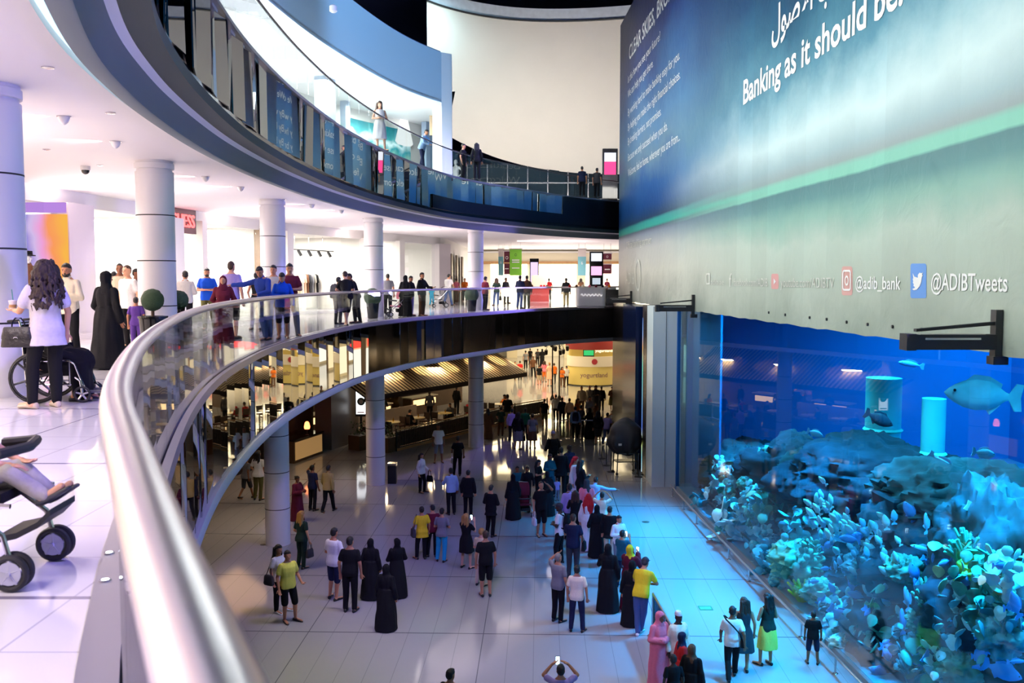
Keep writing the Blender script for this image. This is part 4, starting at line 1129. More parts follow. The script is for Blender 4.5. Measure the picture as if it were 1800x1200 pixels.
POSES = {  # legs, -x arm, +x arm, lean, head yaw, head pitch
    'stand': ('stand', 'down', 'down', 2, 0, 0), 'wide': ('wide', 'down', 'down', 0, 0, -8), 'fold': ('shift', 'fold', 'fold', 0, 10, 6),
    'phone': ('wide', 'phone', 'phone', -2, 0, -6), 'phone1': ('shift', 'down', 'phone', 0, 0, -4), 'walk': ('walk', 'swing', 'swingf', 4, 0, 4),
    'bag': ('shift', 'down', 'bag', 0, -12, 0), 'raise': ('stand', 'down', 'raise', 0, 0, -6), 'raise2': ('wide', 'raise', 'raise', -3, 0, -6),
    'point': ('cross', 'point', 'lean', 16, 20, 18), 'hip': ('shift', 'down', 'hip', 0, 14, 0), 'push': ('walk', 'push', 'push', 9, 0, 8),
    'lean': ('cross', 'lean', 'lean', 20, 0, 12), 'chest': ('stand', 'chest', 'chest', 0, -10, 8), 'cup': ('shift', 'down', 'fwd', 0, 10, 0),
    'back': ('stand', 'back', 'back', -2, 0, -10), 'sit': ('sit', 'lap', 'lap', 6, 0, 10), 'ride': ('ride', 'lap', 'lap', -4, 0, 0), 'high': ('wide', 'chest', 'high', -4, 0, -14),
    'fwd': ('stand', 'down', 'fwd', 0, -8, 0), 'look': ('stand', 'fold', 'down', 6, 0, 26), 'hold': ('wide', 'fold', 'chest', -4, 20, 0),
}
SIT_DROP = 0.43
JC = {}
def joints(pose):
    if pose in JC: return JC[pose]
    lk, la, ra, lean, hy, hp = POSES[pose]
    L = [[Vector(p) for p in q] for q in LEGS[lk]]
    drop = SIT_DROP if lk in ('sit', 'ride') else (0.01 if lk == 'walk' else 0)
    piv = Vector((0, 0, .93))
    rot = Matrix.Rotation(R(lean), 3, 'X')
    up = lambda p: rot @ (Vector(p) - piv) + piv - Vector((0, 0, drop))
    d = {'L': L, 'up': up, 'rot': rot, 'drop': drop}
    A = []
    for sgn, k in ((-1, la), (1, ra)):
        e, w, h = ARMS[k]
        m = lambda p: Vector((p[0] * sgn, p[1], p[2]))
        A.append((up((.168 * sgn, 0, 1.388)), up(m(e)), up(m(w)), (rot @ m(h)).normalized()))
    d['A'] = A
    d['hc'] = up((0, -.012, 1.50))
    d['hm'] = Matrix.Translation(d['hc']) @ rot.to_4x4() @ Matrix.Rotation(R(hy), 4, 'Z') @ Matrix.Rotation(R(hp - lean * 0.6), 4, 'X')
    JC[pose] = d
    return d

TORSO = {  # z, half width, half depth, y
    'm': [(.84, .155, .105, .0), (.93, .165, .112, .005), (1.03, .152, .104, .0), (1.13, .155, .106, -.005), (1.25, .172, .116, -.008), (1.35, .178, .112, 0), (1.41, .158, .088, .008), (1.455, .105, .066, .01), (1.50, .058, .056, .006), (1.56, .052, .054, -.005)],
    'f': [(.84, .168, .115, .01), (.93, .170, .120, .012), (1.03, .138, .098, .0), (1.12, .130, .094, -.004), (1.24, .148, .122, -.02), (1.33, .152, .108, -.004), (1.40, .140, .080, .006), (1.45, .092, .058, .01), (1.50, .050, .050, .006), (1.56, .045, .047, -.005)],
}
def ring(up, z, hw, hd, y, n=18, pw=2.4):
    out = []
    for k in range(n):
        q = 2 * math.pi * k / n
        c, s = math.cos(q), math.sin(q)
        out.append(up((hw * math.copysign(abs(c) ** (2 / pw), c), y + hd * math.copysign(abs(s) ** (2 / pw), s), z)))
    return out

def add_hand(mb, w, d, sgn, rot):
    side = Vector((0, 0, 1)).cross(d)
    if side.length < .3: side = Vector((0, 1, 0)).cross(d) if abs(d.y) < .9 else Vector((1, 0, 0))
    side.normalize()
    nrm = d.cross(side).normalized()
    mb.capsule(w - d * .01, w + d * .03, .026, .030, 8, 2)
    M = Matrix((side, nrm, d)).transposed()
    mb.ell(w + d * .065, (.040, .019, .048), 10, 6, M)
    for i, ln in enumerate((.060, .070, .066, .050)):
        o = (i - 1.5) * .021
        b = w + d * .100 + side * o
        m = b + d * ln * .55 + nrm * .008 * sgn
        mb.capsule(b - d * .012, m, .0105, .0098, 6, 2)
        mb.capsule(m, m + d * ln * .42 + nrm * .020 * sgn, .0098, .0085, 6, 2)
    t = w + d * .045 + side * .036
    mb.capsule(t, t + side * .028 + d * .030, .0125, .0105, 6, 2)
    mb.capsule(t + side * .028 + d * .030, t + side * .034 + d * .060 + nrm * .008 * sgn, .0105, .009, 6, 2)

MC = {}
def body_mesh(pose, sex, fine):
    key = ('body', pose, sex, fine)
    if key in MC: return MC[key]
    J = joints(pose); up = J['up']; mb = MB()
    mb.rings([ring(up, *r) for r in TORSO[sex]])
    f = .90 if sex == 'f' else 1.0
    for sg, (sh, el, wr, hd) in zip((-1, 1), J['A']):
        mb.capsule(sh, el, .054 * f, .042 * f); mb.capsule(el, wr, .042 * f, .028 * f)
        add_hand(mb, wr, hd, sg, J['rot'])
    for hip, kn, an, toe in J['L']:
        mb.capsule(hip, kn, .088, .058 * f); mb.capsule(kn + (an - kn) * .0, kn + (an - kn) * .35, .056 * f, .055 * f); mb.capsule(kn + (an - kn) * .3, an, .056 * f, .036)
        mb.capsule(an + Vector((0, .02, -.035)), toe, .040, .030)
    H = J['hm']
    hd = [(-.02, .045, .045, .012), (.012, .047, .055, -.006), (.03, .055, .066, -.014), (.06, .066, .080, -.010), (.10, .073, .090, -.003), (.14, .076, .096, .003), (.18, .072, .092, .008), (.21, .056, .074, .010), (.23, .030, .042, .010), (.236, .008, .012, .010)]
    mb.rings([ring(lambda p: H @ Vector(p), z, a, b, y, 16, 2.1) for z, a, b, y in hd])
    mb.capsule(H @ Vector((0, -.088, .125)), H @ Vector((0, -.108, .088)), .009, .016, 8, 2)
    mb.ell(H @ Vector((0, -.078, .045)), (.026, .012, .010), 10, 6)
    mb.ell(H @ Vector((0, -.070, .018)), (.024, .018, .016), 10, 6)
    for s in (-1, 1):
        mb.ell(H @ Vector((.076 * s, .012, .105)), (.011, .020, .030), 8, 6)
        mb.ell(H @ Vector((.030 * s, -.080, .138)), (.022, .012, .008), 8, 6)
    MC[key] = remesh(mb, 'person_body', .0065 if fine else .0095, 1)
    return MC[key]

def sleeve(mb, J, ext, grow, f, full):
    for (sh, el, wr, hd) in J['A']:
        e = sh.lerp(el, .62) if not full else el
        mb.capsule(sh, e, .057 * f + grow, (.057 if not full else .050) * f + grow)
        if full: mb.capsule(el, wr + (el - wr) * .06, .052 * f + grow, .040 * f + grow)

def cloth_mesh(pose, sex, kind):
    key = (kind, pose, sex)
    if key in MC: return MC[key]
    J = joints(pose); up = J['up']; mb = MB(); f = .9 if sex == 'f' else 1.0
    T = TORSO[sex]; wr, wl = .007, 9.0
    def tors(z0, z1, g, hemg=0.012):
        rr = [r for r in T if z0 - .001 <= r[0] <= z1 + .001]
        mb.rings([ring(up, z, a + g + (hemg if z < 1.05 else 0), b + g + (hemg if z < 1.05 else 0), y) for z, a, b, y in rr])
    sit = POSES[pose][0] in ('sit', 'ride')
    if kind in ('tee', 'shirt', 'vest'):
        tors(.84, 1.465, .020)
        if kind != 'vest': sleeve(mb, J, 0, .010, f, kind == 'shirt')
        if kind == 'shirt': mb.rings([ring(up, z, a, b, .004) for z, a, b in ((1.44, .085, .07), (1.50, .066, .066), (1.515, .068, .068))])
    elif kind in ('jacket', 'blouse'):
        T2 = [(.74, .19, .135, .01)] + [r for r in T if r[0] < 1.47]
        mb.rings([ring(up, z, a + .032, b + .034, y) for z, a, b, y in T2])
        sleeve(mb, J, 0, .020, f, kind == 'jacket')
    elif kind in ('trousers', 'shorts', 'jeans'):
        for r0, r1 in (((.84, .93), (.97, 1.02)),):
            pass
        if sit: mb.rings([ring(lambda p: Vector(p) - Vector((0, 0, .43)), z, a + .014, b + .014, y) for z, a, b, y in T if z <= 1.03])
        else: mb.rings([ring(lambda p: Vector(p), z, a + .014, b + .014, y) for z, a, b, y in T if z <= 1.03])
        lo = kind == 'shorts'
        for hip, kn, an, toe in J['L']:
            mb.capsule(hip, kn.lerp(an, .05), .104, .084 if lo else .076)
            if not lo: mb.capsule(kn, an + (kn - an) * .02, .078, .062)
    elif kind in ('dress', 'skirt', 'sundress'):
        zz = {'dress': .52, 'skirt': .42, 'sundress': .50}[kind]
        if kind != 'skirt': tors(.93, 1.42 if kind == 'sundress' else 1.465, .016, 0.0)
        if kind == 'dress': sleeve(mb, J, 0, .010, f, False)
        if sit: mb.capsule((0, .02, .50), (0, -.42, .48), .19, .17)
        else: mb.rings([ring(lambda p: Vector(p), z, a, b, .0, 22) for z, a, b in ((1.05, .155, .115), (.93, .195, .15), (.75, .225, .185), (zz, .245, .215))])
        wr, wl = .016, 6.0
    elif kind in ('abaya', 'thobe', 'gown'):
        tors(.93, 1.465, .034, 0.0)
        sleeve(mb, J, 0, .026 if kind != 'thobe' else .016, f, True)
        if kind != 'thobe':
            for (sh, el, wr_, hd) in J['A']: mb.capsule(el.lerp(wr_, .5), wr_, .062, .078)
        w = .30 if kind == 'abaya' else .265 if kind == 'gown' else .235
        if sit:
            mb.capsule((0, .02, .52), (0, -.42, .50), .20, .19); mb.rings([ring(lambda p: Vector(p), z, .22, .12, -.44) for z in (.5, .3, .06)])
        else:
            yo = 0.0 if POSES[pose][0] != 'walk' else 0.02
            dl = .08 if POSES[pose][0] == 'walk' else 0
            mb.rings([ring(lambda p: Vector(p), z, a, b + dl * (1 - z), yo, 24) for z, a, b in ((1.10, .185, .145), (.95, .215, .170), (.70, w * .82, w * .72), (.35, w * .92, w * .85), (.02, w, w * .95))])
        wr, wl = .020, 6.0
    MC[key] = remesh(mb, kind + '_mesh', .014, 2, wr, wl)
    return MC[key]

def head_mesh(kind):
    """hair and headwear in head space (origin at the chin-neck joint, face towards -y)"""
    key = ('head', kind)
    if key in MC: return MC[key]
    mb = MB(); vox, wr, ws = .008, .004, 22
    ident = lambda p: Vector(p)
    cap = [(.150, .082, .088, .022), (.175, .082, .098, .012), (.205, .068, .088, .010), (.232, .042, .058, .010), (.248, .012, .018, .010)]
    def skull(y=.018, g=0.0):
        mb.rings([ring(ident, z, a + g, b + g, yy, 18, 2.1) for z, a, b, yy in cap])
        mb.ell((0, .045 + y * .3, .125), (.078 + g, .062 + g, .085), 14, 8)
    if kind == 'short': skull(); mb.ell((0, -.055, .205), (.055, .035, .025), 12, 6)
    elif kind == 'buzz': skull(0, -.006)
    elif kind == 'cap':
        skull(0, .004); mb.rings([ring(ident, z, a, b, y, 16) for z, a, b, y in ((.176, .060, .055, -.135), (.182, .066, .060, -.125), (.186, .062, .055, -.120))]); wr = .001
    elif kind == 'kufi':
        mb.rings([ring(ident, z, a, b, y, 18, 2.1) for z, a, b, y in ((.165, .083, .100, .008), (.215, .080, .094, .010), (.255, .060, .070, .012), (.262, .02, .03, .012))]); wr = .001
    elif kind in ('long', 'wavy'):
        skull(.02, .006)
        for x in (-.075, 0, .075):
            mb.capsule((x, .055, .14), (x * 1.25, .085, -.10), .050, .045); mb.capsule((x * 1.2, .085, -.08), (x * .9, .095, -.24), .046, .018)
        for s in (-1, 1): mb.capsule((.075 * s, .005, .17), (.092 * s, .02, -.06), .026, .024)
        mb.ell((0, -.045, .215), (.06, .04, .022), 12, 6); wr = .008
    elif kind == 'curly':
        skull(.02, .016); rnd = random.Random(3)
        for k in range(260):
            q = rnd.uniform(-.40, math.pi + .40); z = rnd.uniform(-.30, .235)
            rr = .112 + .075 * min(1, max(0, (.17 - z) / .2)) if z < .18 else .085
            c = (rr * math.cos(q) * (1 if z > -.2 else .85), .030 + rr * .85 * math.sin(q), z)
            mb.capsule(c, (c[0] + rnd.uniform(-.02, .02), c[1] + rnd.uniform(-.01, .02), z - rnd.uniform(.02, .06)), rnd.uniform(.013, .022), .010, 6, 2)
        for z in (.12, .02, -.08, -.18): mb.ell((0, .06, z), (.155, .095, .10), 12, 6)
        wr, ws = .010, 30
    elif kind in ('bun', 'pony'):
        skull(.02, .004)
        if kind == 'bun': mb.ell((0, .125, .17), (.045, .04, .045))
        else: mb.capsule((0, .105, .17), (0, .15, .08), .03, .036); mb.capsule((0, .15, .08), (0, .12, -.12), .036, .014)
    elif kind == 'hijab':
        mb.rings([ring(ident, z, a, b, y, 20, 2.1) for z, a, b, y in ((-.16, .165, .120, .02), (-.08, .155, .112, .016), (-.02, .105, .095, .010), (.03, .088, .086, .018), (.07, .089, .088, .028), (.11, .092, .092, .030), (.16, .091, .102, .018), (.20, .080, .096, .012), (.235, .050, .064, .012), (.252, .014, .02, .012))])
        wr, ws = .008, 12
    elif kind == 'ghutra':
        mb.rings([ring(ident, z, a, b, y, 20, 2.1) for z, a, b, y in ((.10, .100, .098, .035), (.16, .092, .108, .014), (.20, .084, .100, .012), (.235, .052, .066, .012), (.252, .014, .02, .012))])
        for x in (-.10, -.05, .0, .05, .10): mb.capsule((x * .8, .075, .12), (x * 1.35, .125, -.08), .042, .045); mb.capsule((x * 1.35, .125, -.08), (x, .120, -.34), .045, .030)
        wr, ws = .010, 14
    elif kind == 'beard':
        mb.rings([ring(ident, z, a, b, y, 16) for z, a, b, y in ((.0, .045, .045, -.035), (.02, .058, .055, -.036), (.045, .067, .060, -.030), (.07, .071, .050, -.018))]); mb.ell((0, -.092, .068), (.030, .010, .008), 10, 6)
    MC[key] = remesh(mb, kind + '_mesh', vox, 2, wr, ws)
    return MC[key]

def face_mesh():
    if 'face' in MC: return MC['face']
    mb = MB()
    for s in (-1, 1):
        mb.ell((.030 * s, -.0855, .118), (.013, .007, .0065), 8, 6)
        mb.ell((.031 * s, -.088, .142), (.021, .007, .0045), 8, 6)
    mb.ell((0, -.0905, .0475), (.022, .007, .004), 8, 6)
    me = mb.mesh('face_mesh'); me.materials.append(None); MC['face'] = me
    return me

def shoe_mesh(pose, i):
    key = ('shoe', pose, i)
    if key in MC: return MC[key]
    hip, kn, an, toe = joints(pose)['L'][i]
    d = (toe - an); d.z = 0; d.normalize(); s = Vector((-d.y, d.x, 0)); zb = an.z - .085
    mb = MB(); rg = []
    for t, w, h in ((-.075, .018, .05), (-.065, .034, .075), (-.02, .040, .085), (.04, .042, .080), (.10, .046, .062), (.16, .046, .050), (.20, .036, .040), (.218, .014, .022)):
        c = Vector((an.x, an.y, zb)) + d * t + Vector((0, 0, max(0, (toe.z - an.z + .05) * t / .2)))
        rg.append([c + s * w * math.cos(q) + Vector((0, 0, max(0.0, (.5 + .5 * math.sin(q))) * h)) for q in [2 * math.pi * k / 12 for k in range(12)]])
    mb.rings(rg)
    me = mb.mesh('shoe_mesh', True, 60); me.materials.append(None); MC[key] = me
    return me

def mlink(name, me, m, parent):
    o = bpy.data.objects.new(name, me)
    COL.objects.link(o)
    o.parent = parent
    o.material_slots[0].link = 'OBJECT'
    o.material_slots[0].material = m
    return o

SKIN = {k: mat('skin_' + k, srgb(*c), 0.5, spec=0.35) for k, c in {'l': (214, 160, 130), 't': (186, 128, 96), 'b': (128, 82, 58), 'd': (62, 40, 32)}.items()}
HAIRC = {k: mat('hair_' + k, srgb(*c), 0.6, bump=0.4, scale=40) for k, c in {'k': (22, 18, 18), 'd': (44, 26, 24), 'b': (58, 36, 24), 'y': (168, 124, 66), 'g': (128, 122, 116)}.items()}
PEOPLE = {}
C = {'black': (20, 20, 24), 'navy': (30, 36, 64), 'white': (232, 230, 228), 'grey': (120, 120, 128), 'dgrey': (58, 58, 64), 'lblue': (150, 178, 214), 'blue': (36, 60, 140), 'royal': (20, 76, 196),
     'yellow': (226, 196, 40), 'lemon': (222, 216, 96), 'lime': (178, 200, 30), 'maroon': (96, 26, 44), 'red': (190, 36, 40), 'khaki': (166, 146, 98), 'olive': (92, 88, 50), 'green': (24, 92, 58), 'dgreen': (32, 54, 50),
     'turq': (40, 160, 200), 'teal': (26, 88, 104), 'lilac': (160, 144, 204), 'purple': (92, 60, 140), 'pink': (226, 120, 140), 'beige': (200, 182, 156), 'brown': (98, 66, 48), 'orange': (232, 120, 40), 'jean': (70, 90, 136), 'cream': (238, 224, 196), 'peach': (240, 190, 160), 'stone': (176, 170, 160), 'mist': (212, 204, 214)}

def person(key, pos, face, label, pose='stand', sex='m', h=1.74, skin='t', hair='short', hc='k', top='tee', tc='black', bot='trousers', bc='black', shoe='black', fine=False, facef=False, group=None, headc=None, beard=False):
    """face: heading in degrees of the way the person looks; 0 = towards the viewer (-y), 90 = towards +x, 180 = away"""
    me = body_mesh(pose, sex, fine)
    root = bpy.data.objects.new('person', me)
    COL.objects.link(root)
    k = h / 1.736
    root.location = pos
    root.rotation_euler = (0, 0, R(face))
    root.scale = (k, k, k)
    root.material_slots[0].link = 'OBJECT'; root.material_slots[0].material = SKIN[skin]
    tag(root, label, 'person', group)
    J = joints(pose)
    full = top in ('abaya', 'thobe', 'gown', 'dress', 'sundress')
    if top: mlink(top if top not in ('tee', 'vest') else {'tee': 'tee_shirt', 'vest': 'sleeveless_top'}[top], cloth_mesh(pose, sex, top), cloth(*C[tc]), root)
    if bot and not (full and top in ('abaya', 'thobe', 'gown', 'dress', 'sundress')): mlink(bot, cloth_mesh(pose, sex, bot), cloth(*C[bc]), root)
    for i in (0, 1):
        mlink('shoe', shoe_mesh(pose, i), mat('shoe_' + shoe, srgb(*C[shoe]), 0.45), root)
    if hair:
        m = HAIRC[hc] if hair not in ('hijab', 'ghutra', 'cap', 'kufi') else cloth(*C[headc or ('black' if hair == 'hijab' else 'white')])
        if hair in ('kufi', 'cap', 'ghutra') and hair == 'cap': pass
        nm = {'hijab': 'headscarf', 'ghutra': 'head_cloth', 'cap': 'cap', 'kufi': 'cap'}.get(hair, 'hair')
        o = mlink(nm, head_mesh(hair), m, root); o.matrix_local = J['hm']
    if beard:
        o = mlink('beard', head_mesh('beard'), HAIRC[hc], root); o.matrix_local = J['hm']
    if facef:
        o = mlink('facial_features', face_mesh(), mat('feature_dark', srgb(52, 30, 26), 0.5), root); o.matrix_local = J['hm']
    PEOPLE[key] = (root, pose, k)
    return root

def hand_at(key, side, along=0.09):
    root, pose, k = PEOPLE[key]
    sh, el, wr, d = joints(pose)['A'][side]
    M = Matrix.Translation(root.location) @ Matrix.Rotation(root.rotation_euler.z, 4, 'Z') @ Matrix.Scale(k, 4)
    return M @ (wr + d * along)

def local_pt(key, p):
    root, pose, k = PEOPLE[key]
    M = Matrix.Translation(root.location) @ Matrix.Rotation(root.rotation_euler.z, 4, 'Z') @ Matrix.Scale(k, 4)
    return M @ joints(pose)['up'](p)

# ------------------------------------------------------------------ things people carry
def phone_thing(key, label, side=1, lit=True):
    p = hand_at(key, side, .13); rz = PEOPLE[key][0].rotation_euler.z
    t = thing('mobile_phone', p, label, 'phone', rz)
    MB().box((0, -.012, 0), (.075, .009, .15)).build('case', black_gloss, t, False)
    MB().box((0, -.006, 0), (.066, .005, .135)).build('screen', emit_mat('phone_screen', (.55, .85, 1), 5) if lit else black_gloss, t, False)
    return t

def bag_thing(key, label, col, side=1, size=(.26, .12, .24), cat='bag', name='handbag', drop=.32):
    p = hand_at(key, side, .06); rz = PEOPLE[key][0].rotation_euler.z
    t = thing(name, (p.x, p.y, p.z - drop), label, cat, rz + R(90))
    w, d, h = size
    mb = MB().rings([ring(lambda q: Vector(q), z, a, b, 0, 16, 5) for z, a, b in ((-h / 2, w * .46, d * .42), (-h / 2 + .02, w * .5, d * .5), (h / 2 - .05, w * .47, d * .40), (h / 2, w * .42, d * .18))])
    mb.build('bag_body', cloth(*C[col]), t)
    for s in (-1, 1):
        MB().tube([(-w * .28, s * d * .18, h / 2 - .02), (-w * .2, s * .02, drop * .85), (0, s * .008, drop + .02), (w * .2, s * .02, drop * .85), (w * .28, s * d * .18, h / 2 - .02)], .008, 6).build('strap', cloth(*C[col]), t)
    return t

def shoulder_bag(key, label, col, side=1):
    rz = PEOPLE[key][0].rotation_euler.z; k = PEOPLE[key][2]; sg = 1 if side else -1
    p = local_pt(key, (.30 * sg, .04, .92))
    t = thing('shoulder_bag', p, label, 'bag', rz + R(90))
    MB().rings([ring(lambda q: Vector(q), z, a, b, 0, 14, 4) for z, a, b in ((-.13, .13, .05), (-.10, .15, .065), (.08, .13, .05), (.12, .10, .02))]).build('bag_body', cloth(*C[col]), t)
    MB().tube([(-.08, 0, .10), (-.03, sg * .05, .30), (0, sg * .10, .52), (.03, sg * .05, .30), (.08, 0, .10)], .010, 6).build('strap', cloth(*C[col]), t)
    return t

def backpack(key, label, col):
    rz = PEOPLE[key][0].rotation_euler.z
    p = local_pt(key, (0, .21, 1.22))
    t = thing('backpack', p, label, 'backpack', rz)
    MB().rings([ring(lambda q: Vector(q), z, a, b, 0, 16, 3.5) for z, a, b in ((-.24, .12, .05), (-.22, .15, .085), (-.05, .16, .10), (.15, .14, .075), (.22, .09, .03))]).build('pack', cloth(*C[col]), t)
    MB().rings([ring(lambda q: Vector(q), z, a, b, .10, 12, 3.5) for z, a, b in ((-.20, .10, .03), (-.02, .11, .03), (.0, .08, .015))]).build('front_pocket', cloth(*C[col]), t)
    for s in (-1, 1):
        MB().tube([(s * .10, -.05, .19), (s * .11, -.16, .23), (s * .12, -.31, .15), (s * .13, -.33, .0), (s * .14, -.20, -.14), (s * .13, -.06, -.18)], .018, 6).build('shoulder_strap', cloth(*C[col]), t)
    return t

# ------------------------------------------------------------------ who stands where: feet and head rows read off the photograph, put on the floor planes
def put(z, rows, group):
    for r in rows:
        key, x, yf, yh, face, pose, sex, skin, hair, hc, top, tc, bot, bc = r[:14]
        label = r[14]; ex = r[15] if len(r) > 15 else {}
        p = at_z(x, yf, z)
        h = at_d(x, yh, p.y).z - z
        lo, hi = ex.pop('hr', (1.54, 1.86))
        sit_add = 0.40 if POSES[pose][0] == 'sit' else 0.0
        h = min(max(h + sit_add, lo), hi)
        person(key, (p.x, p.y, z), face, label, pose, sex, h, skin, hair, hc, top, tc, bot, bc, group=group, **ex)

